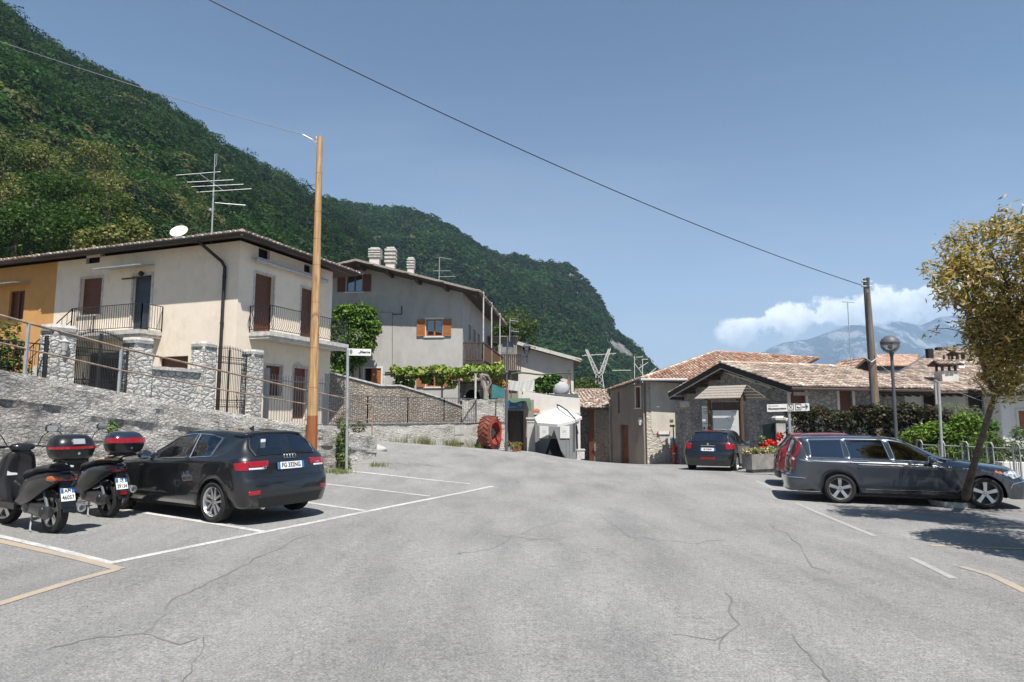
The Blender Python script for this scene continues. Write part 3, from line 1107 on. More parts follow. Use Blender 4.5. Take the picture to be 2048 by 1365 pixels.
def roof_plane(name, poly, eave, parent, cols, thick=.12, pitch=.215, course=.36, sof='darkwood', edge_mat=None, wild=1.0):
    """poly: planar 3D outline; eave: (i, j) indexes of the eave edge. Real pan tiles over a slab"""
    poly = [Vector(p) for p in poly]
    a, b = poly[eave[0]], poly[eave[1]]
    e = (b - a).normalized()
    nrm = Vector((0, 0, 0))
    for i in range(1, len(poly) - 1):
        nrm += (poly[i] - poly[0]).cross(poly[i + 1] - poly[0])
    nrm.normalize()
    if nrm.z < 0:
        nrm = -nrm
    w = nrm.cross(e)
    cen = sum(poly, Vector()) / len(poly)
    if (cen - a).dot(w) < 0:
        w = -w
    q = [((p - a).dot(e), (p - a).dot(w)) for p in poly]
    x0, x1 = min(t[0] for t in q), max(t[0] for t in q)
    V, Fc, T = [], [], []
    cols = np.array(cols)
    x = x0 + pitch / 2
    while x < x1:
        ys_ = []
        for i in range(len(q)):
            (ax, ay), (bx, by) = q[i], q[(i + 1) % len(q)]
            if (ax - x) * (bx - x) < 0:
                ys_.append(ay + (by - ay) * (x - ax) / (bx - ax))
        ys_.sort()
        if len(ys_) >= 2:
            y, yt = ys_[0] - .05, ys_[-1]
            first = True
            while y < yt - .05:
                y2 = min(y + course + .05, yt)
                jx, jy = random.gauss(0, .007) * wild, random.gauss(0, .015) * wild
                n = len(V)
                for (yy_, rr, hh) in ((y + jy, pitch * .47, .045 + random.gauss(0, .006) * wild), (y2 + jy, pitch * .38, .005)):
                    for k in range(5):
                        t = math.pi * k / 4
                        V.append(a + e * (x + jx - math.cos(t) * rr) + w * yy_ + nrm * (hh - .01 + math.sin(t) * rr * .75))
                for k in range(4):
                    Fc.append((n + k, n + k + 1, n + 6 + k, n + 5 + k))
                Fc.append((n, n + 1, n + 2, n + 3)); Fc.append((n, n + 3, n + 4, n))
                Fc[-1] = (n, n + 3, n + 4)
                c = cols[random.randrange(len(cols))] * max(.5, random.gauss(1, .16))
                T += [tuple(c)] * 10
                y += course
                first = False
        x += pitch
    n = len(V); V += [p - nrm * .006 for p in poly]; Fc.append(tuple(range(n, n + len(poly)))); T += [tuple(cols.mean(0) * .62)] * len(poly)
    o = mesh_obj(name, V, Fc, 'tile', parent, tint=np.clip(np.array(T), 0, 1))
    mb = MB()
    mb.prism([p - nrm * .012 for p in poly], -nrm * thick)
    mb.build('soffit', sof, parent)
    return o


def ridge_tiles(name, p, q_, parent, cols, r_=.12):
    p, q_ = Vector(p), Vector(q_)
    L_ = (q_ - p).length; n = max(1, int(L_ / .38)); d = (q_ - p) / n
    mb = MB()
    for i in range(n):
        mb.ct = tuple(np.clip(np.array(cols[random.randrange(len(cols))]) * max(.5, random.gauss(1.05, .12)), 0, 1))
        mb.tube([p + d * i, p + d * (i + 1.12)], [r_, r_ * .85], 8)
    return mb.build(name, 'tile', parent, smooth=True)


def railing(mb, pts, h, sp=.12, r_=.008, rail=.02, bot=.08, bulge=0.0, posts=True):
    for a, b in zip(pts, pts[1:]):
        a, b = Vector(a), Vector(b)
        n = max(1, round((b - a).length / sp))
        side = (b - a).cross(Vector((0, 0, 1))).normalized()
        for i in range(n + 1):
            p = a.lerp(b, i / n)
            z0, z1 = Vector((0, 0, bot)), Vector((0, 0, h))
            if bulge:
                mb.tube([p + z0, p + Vector((0, 0, h * .25)) + side * bulge, p + Vector((0, 0, h * .45)) + side * bulge * .75, p + Vector((0, 0, h * .7)) + side * bulge * .1, p + z1], r_, 4, False)
            else:
                mb.tube([p + z0, p + z1], r_, 4, False)
        mb.beam(a + Vector((0, 0, h)), b + Vector((0, 0, h)), rail * 1.8, rail)
        mb.beam(a + Vector((0, 0, bot)), b + Vector((0, 0, bot)), rail, rail)
        if posts:
            for p in (a, b):
                mb.beam(p, p + Vector((0, 0, h)), rail * 1.5, rail * 1.5, (1, 0, 0))


def shutter_fill(mb, pl, o, off, slat=.055, th=.02):
    a, b, z0, z1 = o
    n = max(2, int((z1 - z0) / slat)); h = (z1 - z0) / n
    for i in range(n):
        mb.box(pl.pt(a, z0 + i * h, off), pl.d * (b - a), pl.n * th, (0, 0, h * .82))
    mb.box(pl.pt(a, z0, off - .02), pl.d * (b - a), pl.n * .018, (0, 0, z1 - z0))


def frame(mb, pl, o, w, o0, o1, sill=True):
    a, b, z0, z1 = o
    pbox(mb, pl, a - w, a, z0, z1, o0, o1); pbox(mb, pl, b, b + w, z0, z1, o0, o1)
    pbox(mb, pl, a - w, b + w, z1, z1 + w, o0, o1)
    if sill:
        pbox(mb, pl, a - w - .03, b + w + .03, z0 - w * .8, z0, o0, o1 + .04)


def inner_frame(mb, pl, o, w, o0, o1, mull=True):
    a, b, z0, z1 = o
    pbox(mb, pl, a, a + w, z0, z1, o0, o1); pbox(mb, pl, b - w, b, z0, z1, o0, o1)
    pbox(mb, pl, a + w, b - w, z1 - w, z1, o0, o1); pbox(mb, pl, a + w, b - w, z0, z0 + w, o0, o1)
    if mull:
        m = (a + b) / 2
        pbox(mb, pl, m - w * .6, m + w * .6, z0 + w, z1 - w, o0, o1)


def backing(mb, pl, o, off):
    a, b, z0, z1 = o
    mb.quad(pl.pt(a - .02, z0 - .02, off), pl.pt(b + .02, z0 - .02, off), pl.pt(b + .02, z1 + .02, off), pl.pt(a - .02, z1 + .02, off))


# ================================================================ CREAM HOUSE AND ORANGE HOUSE
CC = (-9.84, 23.0)
PL = Pl(*CC, -.938, .345, flip=True)
PR = Pl(*CC, .344, .939)
zE = PR.uv(470, 478)[1]                     # wall top under the eaves
zG = 1.45
sB = PL.uv(110, 600)[0]
house = thing('cream_house', 'two storey cream house with brown roller shutters and two iron balconies', 'house', (CC[0], CC[1], zG))
attic1, shut1, door1 = op(PL, 173, 200, 506, 527), op(PL, 161, 203, 556, 630), op(PL, 265, 301, 551, 664)
base1w = op(PL, 318, 376, 713, 730)
base1w = (base1w[0], base1w[1], base1w[2] - .3, base1w[3])
gar = op(PL, 170, 255, 705, 800)
mb = MB()
wall_mesh(mb, PL, 0, sB, zG - .3, zE, [attic1, shut1, door1, base1w, gar], .20)
at2, at3 = op(PR, 517, 540, 498, 522), op(PR, 608, 624, 530, 549)
fd1, fd2 = op(PR, 508, 546, 549, 667), op(PR, 601, 627, 577, 688)
gw, gd = op(PR, 530, 563, 732, 792), op(PR, 586, 612, 737, 838)
LR = PR.uv(664, 600)[0]
wall_mesh(mb, PR, 0, LR, zG - .3, zE, [at2, at3, fd1, fd2, gw, gd], .20)
# back and far walls
mb.quad(PR.pt(LR, zG - .3), PR.pt(LR, zE), PL.pt(sB, zE, -LR), PL.pt(sB, zG - .3, -LR))
mb.build('wall', 'cream', house)
mb = MB()
for o_ in (shut1, fd1, fd2):
    pass
for pl, o_ in ((PL, shut1), (PR, fd1), (PR, fd2), (PR, gw)):
    w_ = MB(); frame(w_, pl, o_, .07, -.01, .025, sill=(o_ in (shut1, gw)))
    wf = w_.build('window', 'stonecap', house)
    s_ = MB(); shutter_fill(s_, pl, o_, -.15)
    s_.build('roller_shutter', 'shutter', wf)
for pl, o_ in ((PL, attic1), (PR, at2), (PR, at3), (PL, base1w)):
    w_ = MB(); backing(w_, pl, o_, -.19); inner_frame(w_, pl, o_, .03, -.17, -.13, False)
    w_.build('small_window', 'dark' if o_ is not base1w else 'shutter', house)
w_ = MB(); frame(w_, PL, door1, .09, -.01, .03, False); df = w_.build('door_frame', 'stonecap', house)
MT['bluedoor'] = M('blue_grey_door', (.035, .045, .06), .45, .15)
w_ = MB(); pbox(w_, PL, *door1, -.15, -.10)
for k in range(3):
    zz0 = door1[2] + .15 + k * (door1[3] - door1[2]) * .32
    pbox(w_, PL, door1[0] + .12, door1[1] - .12, zz0, zz0 + .55, -.10, -.085)
w_.build('door', 'bluedoor', df)
w_ = MB(); frame(w_, PR, gd, .07, -.01, .03, False); df = w_.build('door_frame', 'stonecap', house)
w_ = MB(); pbox(w_, PR, *gd, -.15, -.10); pbox(w_, PR, gd[0] + .1, gd[1] - .1, gd[2] + .2, gd[2] + .8, -.1, -.08); pbox(w_, PR, gd[0] + .1, gd[1] - .1, gd[2] + 1.0, gd[3] - .2, -.1, -.08)
w_.build('door', 'shutter', df)
w_ = MB()
for k in range(7):
    a = gd[0] - .05 + k * (gd[1] - gd[0] + .1) / 6
    w_.tube([PR.pt(a, gd[3] + .05, .04), PR.pt(a + .03, gd[3] + .16 + .09 * math.sin(k * 1.05), .06), PR.pt(a + .08, gd[3] + .1, .04)], .012, 4)
w_.build('door_ornament', 'stonecap', house)
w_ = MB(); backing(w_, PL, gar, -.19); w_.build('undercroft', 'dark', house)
# gutter pipe
w_ = MB()
s_p = PL.uv(447, 650)[0]
w_.tube([PL.pt(s_p + .75, zE + .05, .72), PL.pt(s_p + .7, zE - .1, .6), PL.pt(s_p + .1, zE - .75, .12), PL.pt(s_p, zE - .95, .08), PL.pt(s_p, zG, .08)], .062, 8)
for z_ in (zE - 1.3, zE - 3, zE - 5):
    w_.lathe([(.075, -.03), (.075, .03)], PL.pt(s_p, z_, .08), n=8)
w_.build('drainpipe', 'iron', house, smooth=True)


def add_balcony(pl, a, b, zf, dep, h, name, bulge=0.0, mat='iron', stairs=False, label=None):
    t_ = MB(); pbox(t_, pl, a, b, zf - .16, zf, 0, dep)
    pbox(t_, pl, a + .03, b - .03, zf - .26, zf - .16, 0, dep - .06)
    sl = t_.build(name, 'stonecap', house)
    r_ = MB()
    pts = [pl.pt(a, zf, .03), pl.pt(a, zf, dep - .04), pl.pt(b, zf, dep - .04), pl.pt(b, zf, .03)]
    railing(r_, pts, h, .115, .009, .022, .08, bulge)
    r_.build('balcony_railing', mat, sl)
    return sl


za = PR.uv(497, 667)[1]
a0, a1 = PR.uv(500, 660)[0], PR.uv(664, 660)[0]
add_balcony(PR, a0 - .05, a1 - .1, fd1[2] - .04, .95, .95, 'balcony', bulge=.10)
b0, b1 = PL.uv(325, 650)[0], PL.uv(188, 650)[0]
sl2 = add_balcony(PL, b0, b1, door1[2] - .05, .95, .95, 'balcony')
# stair flight going down to the left from the left balcony
t_ = MB()
zf = door1[2] - .05
for k in range(10):
    pbox(t_, PL, b1 + k * .27, b1 + (k + 1) * .27, zf - (k + 1) * .19 - .35, zf - (k + 1) * .17, .02, .93)
st = t_.build('outside_stair', 'stonecap', house)
t_ = MB()
for k in range(11):
    p = PL.pt(b1 + k * .27, zf - k * .175, .9)
    t_.tube([p, p + Vector((0, 0, .95))], .009, 4, False)
t_.beam(PL.pt(b1, zf + .95, .9), PL.pt(b1 + 2.7, zf - 1.75 + .95, .9), .04, .02)
t_.beam(PL.pt(b1, zf + .5, .9), PL.pt(b1 + 2.7, zf - 1.75 + .5, .9), .02, .02)
t_.build('stair_railing', 'iron', st)
# awning cassettes
for (x0, y0, x1, y1, nm, m_, dz) in ((502, 521, 646, 563, 'awning_cassette', 'greypaint', .16), (530, 678, 664, 704, 'awning_cassette', 'white', .13)):
    s0_, z0_ = PR.uv(x0, y0); s1_, z1_ = PR.uv(x1, y1)
    zc = z0_ if nm else 0
    t_ = MB()
    zc = (PR.uv(x0, y0)[1] + PR.uv(x1, y1)[1]) / 2
    off = .32 if m_ == 'greypaint' else .78
    t_.tube([PR.pt(s0_, zc, off - .1), PR.pt(s1_, zc, off - .1)], .075, 8)
    pbox(t_, PR, s0_, s1_, zc + .05, zc + .08, off - .32 if m_ == 'greypaint' else .5, off)
    for k in range(3):
        a = s0_ + (s1_ - s0_) * (.1 + .4 * k)
        pbox(t_, PR, a, a + .06, zc - .02, zc + .05, 0.0 if m_ == 'greypaint' else .45, off - .1)
    t_.build(nm, 'galv' if m_ == 'greypaint' else 'white', house)
# door canopy of the upper door
s0_, s1_ = PL.uv(222, 533)[0], PL.uv(310, 533)[0]
t_ = MB(); zc = PL.uv(300, 532)[1]
t_.prism([PL.pt(s1_, zc, .02), PL.pt(s1_, zc + .04, .02), PL.pt(s1_, zc - .10, .75), PL.pt(s1_, zc - .14, .75)], PL.d * (s0_ - s1_))
t_.build('door_canopy', 'galv', house)
t_ = MB(); t_.tube([PL.pt(s1_ + .1, zc - .45, .12), PL.pt(s0_ - .8, zc - .45, .12)], .03, 6)
t_.ball(PL.pt((door1[0] + door1[1]) / 2, zc - .3, .1), .1)
t_.build('door_lamp', 'iron', house)
# roof over both houses
OV = .78
rz = zE + .04
DW = LR                           # depth of the block
rise = (DW / 2 + OV) * math.tan(R(15))


def rc(s_, off, z):
    return PL.pt(s_, z, off)


LT = 19.0
E1, E2 = rc(-OV, OV, rz), rc(sB, OV, rz)
E3, E4 = rc(sB, -DW - OV, rz), rc(-OV, -DW - OV, rz)
K1, K2 = rc(DW / 2, -DW / 2, rz + rise), rc(sB, -DW / 2, rz + rise)
roof_plane('roof', [E1, E2, K2, K1], (0, 1), house, TILE_A)
roof_plane('roof', [E4, E1, K1], (0, 1), house, TILE_A)
roof_plane('roof', [E3, E4, K1, K2], (0, 1), house, TILE_A)
ridge_tiles('ridge_tiles', K1, K2, house, TILE_A); ridge_tiles('ridge_tiles', E1, K1, house, TILE_A); ridge_tiles('ridge_tiles', E4, K1, house, TILE_A)
t_ = MB()
t_.tube([rc(-OV, OV + .05, rz - .04), rc(sB, OV + .05, rz - .04)], .06, 8); t_.tube([rc(-OV - .05, OV, rz - .04), rc(-OV - .05, -DW - OV, rz - .04)], .06, 8)
t_.build('gutter', 'iron', house, smooth=True)
# orange house beside it
oh = thing('orange_house', 'orange rendered house joined to the far side of the cream house', 'house', tuple(PL.pt(sB + 3, zG)))
ow = op(PL, 18, 48, 582, 640)
mb = MB()
wall_mesh(mb, PL, sB, LT, zG - .3, zE, [ow], .2)
mb.quad(PL.pt(LT, zG - .3), PL.pt(LT, zE), PL.pt(LT, zE, -DW), PL.pt(LT, zG - .3, -DW))
mb.quad(PL.pt(sB, zG - .3, -DW), PL.pt(sB, zE, -DW), PL.pt(LT, zE, -DW), PL.pt(LT, zG - .3, -DW))
mb.build('wall', 'orange', oh)
w_ = MB(); inner_frame(w_, PL, ow, .06, -.15, -.08); wf = w_.build('window', 'shutter', oh)
w_ = MB(); shutter_fill(w_, PL, ow, -.17); w_.build('shutter', 'shutter', wf)
w_ = MB(); zc = ow[3] + .28
w_.prism([PL.pt(ow[0] - .3, zc, .02), PL.pt(ow[0] - .3, zc + .03, .02), PL.pt(ow[0] - .3, zc - .08, .7), PL.pt(ow[0] - .3, zc - .11, .7)], PL.d * 2.6)
w_.build('window_canopy', 'galv', oh)
roof_plane('roof', [rc(sB, OV, rz), rc(LT + .5, OV, rz), rc(LT + .5, -DW / 2, rz + rise), K2], (0, 1), oh, TILE_A)
roof_plane('roof', [rc(sB, -DW - OV, rz), rc(LT + .5, -DW - OV, rz), rc(LT + .5, -DW / 2, rz + rise), K2], (0, 1), oh, TILE_A)
# television aerial and dish on the cream roof
p0 = P(424, 462, 24.0); p1 = P(430, 308, 24.0)
an = thing('roof_aerial', 'tall television aerial with long rods on the cream house roof', 'antenna', (p0.x, p0.y, p0.z - .3))
t_ = MB(); t_.tube([p0 - Vector((0, 0, .5)), p0.lerp(p1, .6)], .03, 6); t_.tube([p0.lerp(p1, .55), p1], .017, 6); t_.build('mast', 'galv', an)
t_ = MB()
for (xa, ya, xb, yb) in ((352, 351, 441, 344), (374, 365, 467, 360), (383, 374, 487, 369), (393, 385, 503, 378)):
    t_.tube([P(xa, ya, 23.7), P(xb, yb, 24.3)], .011, 5)
t_.tube([P(398, 347, 23.4), P(447, 382, 24.6)], .013, 5); t_.tube([P(430, 406, 24), P(491, 411, 24.3)], .013, 5); t_.tube([P(434, 308, 24), P(433, 330, 24), P(430, 334, 24)], .01, 5)
t_.tube([P(421, 421, 23.9), P(421, 418, 23.9)], .06, 8)
t_.build('aerial_rods', 'galv', an)
p = P(360, 466, 24.2)
ds = thing('satellite_dish', 'round white satellite dish on the cream house roof', 'antenna', tuple(p))
t_ = MB(); Mx = Matrix.Rotation(R(-62), 3, 'X') @ Matrix.Rotation(R(0), 3, 'Z')
t_.lathe([(.001, -.0), (.12, .01), (.24, .05), (.33, .11), (.325, .12), (.23, .06), (.001, .012)], (p.x, p.y, p.z - .02), n=24, M_=Matrix.Rotation(R(55), 3, 'X'))
t_.build('dish', 'white', ds, smooth=True)
t_ = MB(); t_.tube([(p.x, p.y + .05, p.z), (p.x, p.y + .1, p.z - .45)], .025, 6); t_.build('mast', 'galv', ds)

# ================================================================ RETAINING WALL, RAILING, PILLARS, GATES
W1 = Pl(*(SN(0, 5.03).xy), -UX, -UY)          # s grows towards the camera / left
if W1.n.dot(Vector((1, 0, 0))) < 0:
    W1.n = -W1.n
tops = []
for (px, py) in ((752, 874), (735, 869), (700, 864), (650, 856), (535, 838), (400, 815), (270, 790), (100, 758), (0, 740), (-200, 699), (-700, 600)):
    tops.append(W1.uv(px, py))
tops = sorted(tops)
rw = thing('retaining_wall', 'long old concrete and rubble retaining wall along the parking bays', 'wall', tuple(SN(-3, 5.1, 0)))
mb = MB()
th = .35
for (a, za_), (b, zb_) in zip(tops, tops[1:]):
    n = max(1, int((b - a) / .11))
    for i in range(n):
        s0_, s1_ = a + (b - a) * i / n, a + (b - a) * (i + 1) / n
        z0_, z1_ = za_ + (zb_ - za_) * i / n, za_ + (zb_ - za_) * (i + 1) / n
        mz = 24

        def q(s_, zt, k):
            g0 = -.4
            z = g0 + (zt - g0) * k / mz
            rough_ = 0.0 if k == mz else (.05 * noise.fractal(Vector((s_ * 1.7, z * 2.5, 1.0)), 1, 2, 4) + (.03 if z > zt - .55 else 0.0) + .05 * (1 - k / mz) + .022 * noise.noise(Vector((s_ * 6, z * 8, 3))))
            return W1.pt(s_, z, rough_)
        for k in range(mz):
            mb.quad(q(s0_, z0_, k), q(s1_, z1_, k), q(s1_, z1_, k + 1), q(s0_, z0_, k + 1))
        mb.quad(W1.pt(s0_, z0_, 0), W1.pt(s1_, z1_, 0), W1.pt(s1_, z1_, -th), W1.pt(s0_, z0_, -th))
        mb.quad(W1.pt(s0_, z0_, -th), W1.pt(s1_, z1_, -th), W1.pt(s1_, -.4, -th), W1.pt(s0_, -.4, -th))
sE, zE1 = tops[0]
mb.quad(W1.pt(sE, -.4, 0.02), W1.pt(sE, -.4, -th), W1.pt(sE, zE1, -th), W1.pt(sE, zE1, 0))
mb.build('wall_body', 'oldwall', rw, smooth=60, recalc=True)

hr = thing('handrail', 'weathered two bar steel handrail sloping down along the retaining wall', 'railing', tuple(SN(-3, 5.2, 1.3)))
WR = Pl(*(SN(0, 5.20).xy), -UX, -UY)
if WR.n.dot(Vector((1, 0, 0))) < 0:
    WR.n = -WR.n
up_ = [WR.pt(*WR.uv(x, y)) for x, y in ((-420, 530), (0, 631), (58, 647), (249, 698), (441, 742), (615, 782), (690, 797), (738, 809))]
e_ = WR.uv(745, 813)
up_ += [WR.pt(*e_), WR.pt(*WR.uv(747, 820))]
lo_ = [WR.pt(*WR.uv(x, y)) for x, y in ((-420, 606), (0, 686), (246, 742), (499, 790), (615, 809), (690, 830), (745, 842))]
t_ = MB(); t_.tube(up_, .022, 8); t_.tube(lo_, .016, 8); t_.build('rail', 'rust', hr, smooth=True)
for (x, y0, y1) in ((-150, 594, 720), (58, 647, 752), (243, 697, 788), (745, 812, 876)):
    s_, z0_ = WR.uv(x, y0); _, z1_ = WR.uv(x, y1)
    t_ = MB(); p = WR.pt(s_, z1_ - .2); t_.beam(p, WR.pt(s_, z0_), .042, .042, (1, 0, 0)); t_.build('post', 'rust' if x == 745 else 'galv', hr)

RLn = 8.45
PW = Pl(*(SN(0, RLn).xy), UX, UY)
if PW.n.dot(Vector((1, 0, 0))) < 0:
    PW.n = -PW.n
CAPZ = 3.72


def stone_pillar(px0, px1, ytop, label, side=.5):
    a, _ = PW.uv(px0, 740); b, _ = PW.uv(px1, 740)
    c = PW.pt((a + b) / 2, .6, -.2)
    zt = PW.uv((px0 + px1) / 2, ytop)[1]
    t = thing('stone_pillar', label, 'pillar', (c.x, c.y, .6), group='white stone gate pillars')
    wd = side / 2
    rings = []
    for k in range(15):
        z = .6 + (zt - .14 - .6) * k / 14
        r_ = []
        for i in range(20):
            an_ = 2 * math.pi * (i + .5) / 20
            dx, dy = math.cos(an_), math.sin(an_)
            m_ = max(abs(dx), abs(dy))
            rr = wd / m_ * (1 + .05 * noise.noise(Vector((c.x * 3 + dx * 4, dy * 4, z * 6))))
            v = PW.d * (dx / 1 * rr) + PW.n * (dy * rr)
            r_.append(Vector((c.x, c.y, z)) + v)
        rings.append(r_)
    MB().loft(rings).build('shaft', 'white_stone', t, recalc=True)
    rings = []
    for k, (z, sc) in enumerate(((zt - .15, 1.16), (zt - .07, 1.22), (zt, 1.12))):
        rings.append([Vector((c.x, c.y, z + .015 * noise.noise(Vector((i * 2.0, k, c.x))))) + (PW.d * math.cos(2 * math.pi * (i + .5) / 16) + PW.n * math.sin(2 * math.pi * (i + .5) / 16)) * wd * sc
                      / max(abs(math.cos(2 * math.pi * (i + .5) / 16)), abs(math.sin(2 * math.pi * (i + .5) / 16))) for i in range(16)])
    MB().loft(rings).build('cap', 'stonecap', t, recalc=True)
    return t, (a + b) / 2


pil1, sp1 = stone_pillar(100, 147, 650, 'stone pillar with small wall lamp beside the laurel hedge')
pil2, sp2 = stone_pillar(264, 304, 676, 'stone pillar below the upper door balcony of the cream house')
pil3, sp3 = stone_pillar(396, 436, 684, 'stone pillar at the end of the low white stone wall', .48)
pil4, sp4 = stone_pillar(499, 529, 700, 'stone pillar beside the grey metal fence by the ground floor window', .46)
p = PW.pt(*PW.uv(124, 693), .08)
t_ = MB(); t_.lathe([(.04, -.2), (.045, -.12), (.06, -.10), (.085, .08), (.10, .10), (.03, .16), (.001, .18)], p, n=8)
lmp = thing('wall_lantern', 'small square lantern hanging on the first stone pillar', 'lamp', tuple(p)); t_.build('lantern', 'concrete', lmp)
# low wall between pillars 2 and 3
lw = thing('low_stone_wall', 'low white stone wall with a flat stone coping between two pillars', 'wall', tuple(PW.pt((sp2 + sp3) / 2, 1.0, -.2)))
zt = PW.uv(340, 734)[1]
t_ = MB(); pbox(t_, PW, sp2 + .25, sp3 - .25, .5, zt - .1, -.35, -.05); t_.build('masonry', 'white_stone', lw)
t_ = MB()
for k in range(6):
    a = sp2 + .25 + (sp3 - sp2 - .5) * k / 6
    pbox(t_, PW, a + .01, a + (sp3 - sp2 - .5) / 6 - .01, zt - .1, zt - random.uniform(0, .02), -.42, .02)
t_.build('coping', 'stonecap', lw)


def iron_gate(s0_, s1_, z0_, zt_, label, arch=.25, nbar=24, double=True):
    t = thing('iron_gate', label, 'gate', tuple(PW.pt((s0_ + s1_) / 2, z0_, -.2)))
    mid_ = (s0_ + s1_) / 2
    for (a, b) in (((s0_, mid_ - .02), (mid_ + .02, s1_)) if double else ((s0_, s1_),)):
        m_ = MB()
        n = nbar // 2
        for i in range(n + 1):
            s_ = a + (b - a) * i / n
            u_ = abs((s_ - mid_) / (s1_ - s0_) * 2)
            zt = zt_ + arch * (u_ ** 2 if arch < 0 else (1 - u_ ** 2))
            big = i in (0, n)
            m_.tube([PW.pt(s_, z0_, -.2), PW.pt(s_, zt, -.2)], .022 if big else .008, 5)
            m_.lathe([(.002, -.0), (.02, .03), (.012, .06), (.001, .13)], PW.pt(s_, zt, -.2), n=6)
            if i < n:
                for zc in (z0_ + .12, z0_ + .95, zt_ - .22):
                    sm = s_ + (b - a) / n / 2
                    m_.tube([PW.pt(sm + .035 * math.cos(t_), zc + .05 * math.sin(t_), -.2) for t_ in np.linspace(0, 6.283, 9)], .006, 4, False)
        for zc in (z0_ + .05, z0_ + .2, z0_ + .85, z0_ + 1.05, zt_ - .3, zt_ - .12):
            m_.beam(PW.pt(a, zc, -.2), PW.pt(b, zc, -.2), .02, .025)
        sm = (a + b) / 2
        for k in range(-1, 2):
            m_.tube([PW.pt(sm + .05 * math.sin(t_ * 1.5) * (1 - t_ / 6.5), z0_ + .9 + k * .12 + t_ * .05, -.19) for t_ in np.linspace(0, 6, 12)], .009, 4, False)
        m_.build('gate_leaf', 'iron', t)
    return t


zt_ = PW.uv(205, 668)[1]
iron_gate(sp1 + .28, sp2 - .28, 1.45, zt_ - .25, 'wide arched iron gate before the outside stair of the cream house', .28, 34)
iron_gate(sp3 + .27, sp4 - .26, 1.05, PW.uv(470, 704)[1] - .05, 'narrow ornate iron gate with pointed bars between two pillars', .12, 20)
fl = thing('iron_fence', 'black iron fence in front of the laurel hedge', 'fence', tuple(PW.pt(sp1 - 3, 1.5, -.2)))
m_ = MB(); railing(m_, [PW.pt(sp1 - 7, 1.55, -.2), PW.pt(sp1 - .28, 1.5, -.2)], 1.75, .13, .009, .025, .1)
m_.tube([PW.pt(sp1 - .33, 1.0, -.1), PW.pt(sp1 - .33, 3.45, -.1)], .04, 6)
m_.build('bars', 'iron', fl)
# light metal fence on to the grey posts
mf = thing('metal_fence', 'thin grey bar fence between two square grey posts below the cream house', 'fence', tuple(PW.pt(sp4 + 2, 1.2, -.1)))
sf0, sf1 = PW.uv(537, 800)[0], PW.uv(657, 800)[0]
m_ = MB()
n = int((sf1 - sf0) / .13)
for i in range(n + 1):
    s_ = sf0 + (sf1 - sf0) * i / n
    m_.tube([PW.pt(s_, 1.25, -.1), PW.pt(s_, 2.95 + .0 * s_, -.1)], .009, 4)
    m_.lathe([(.012, 0), (.001, .06)], PW.pt(s_, 2.95, -.1), n=5)
for zc in (1.3, 2.8):
    m_.beam(PW.pt(sf0, zc, -.1), PW.pt(sf1, zc, -.1), .015, .03)
m_.build('fence_bars', 'greypaint', mf)
for s_ in (sf0, sf1):
    m_ = MB(); pbox(m_, PW, s_ - .06, s_ + .06, .8, 3.18, -.16, -.04); m_.build('post', 'greypaint', mf)
kb = thing('kerb_wall', 'low pale concrete plinth under the grey bar fence', 'wall', tuple(PW.pt(sp4 + 2, .9, -.1)))
m_ = MB(); pbox(m_, PW, sp4 + .3, sf1 + .2, .5, 1.26, -.3, .08); m_.build('plinth', 'concrete', kb)
# plants behind the fence
hg = thing('laurel_hedge', 'laurel hedge with reddish young shoots behind the black iron fence', 'hedge', tuple(PW.pt(sp1 - 3.2, 1.5, -.8)))
bl = []
for k in range(10):
    p = PW.pt(sp1 - .7 - k * .62, 2.3 + (k < 2) * -.25, -.95)
    bl.append((p.x, p.y, p.z, .55, .6, 1.15)); bl.append((p.x, p.y, p.z + .95 + random.uniform(-.25, .15), .42, .45, .6))
foliage('leaves', bl, 30000, .060, [(.05, .10, .02), (.09, .15, .03), (.13, .17, .05), (.16, .07, .04), (.03, .06, .015)], hg, .42, .6, zmin=1.4)
m_ = MB()
for k in range(9):
    p = PW.pt(sp1 - .8 - k * .7, 1.4, -1.0); m_.tube([p, p + Vector((.1, 0, 1.2)), p + Vector((-.1, .1, 2.2))], [.03, .02, .008], 5)
m_.build('stems', 'bark', hg)

# ================================================================ WALLS AND FENCE OF THE MIDDLE TERRACE
def px_wall(xa, Ya, xb, Yb):
    a = P(xa, 800, Ya); b = P(xb, 800, Yb)
    return Pl(a.x, a.y, b.x - a.x, b.y - a.y, False)


def face_cam(pl):
    if pl.n.dot(Vector((0 - pl.o.x, 0 - pl.o.y, 0))) < 0:
        pl.n = -pl.n
    return pl


W2 = face_cam(px_wall(650, 26.2, 958, 32.2))
L2 = W2.uv(958, 840)[0]
t = thing('terrace_wall', 'rough stone wall under the dark railing at the side road', 'wall', tuple(W2.pt(4, 0.2, 0)))
mb = MB()
zt = 1.28
for i in range(40):
    for k in range(8):
        s0_, s1_ = L2 * i / 40, L2 * (i + 1) / 40
        z0_, z1_ = -.5 + (zt + .5) * k / 8, -.5 + (zt + .5) * (k + 1) / 8
        q = lambda s_, z: W2.pt(s_, z, .05 * noise.fractal(Vector((s_ * 1.6, z * 2.2, 4)), 1, 2, 3))
        mb.quad(q(s0_, z0_), q(s1_, z0_), q(s1_, z1_), q(s0_, z1_))
mb.quad(W2.pt(0, zt, .05), W2.pt(L2, zt, .05), W2.pt(L2, zt, -.5), W2.pt(0, zt, -.5))
mb.build('wall_body', 'oldwall', t, smooth=60)
m_ = MB(); pbox(m_, W2, L2 - 1.6, L2 - 1.0, .35, .68, 0, .07); pbox(m_, W2, L2 - 1.6, L2 - 1.0, .72, 1.15, 0, .07)
m_.build('meter_cover', 'concrete', t)
t = thing('dark_railing', 'dark painted steel railing on the terrace wall', 'railing', tuple(W2.pt(4, 1.3, -.1)))
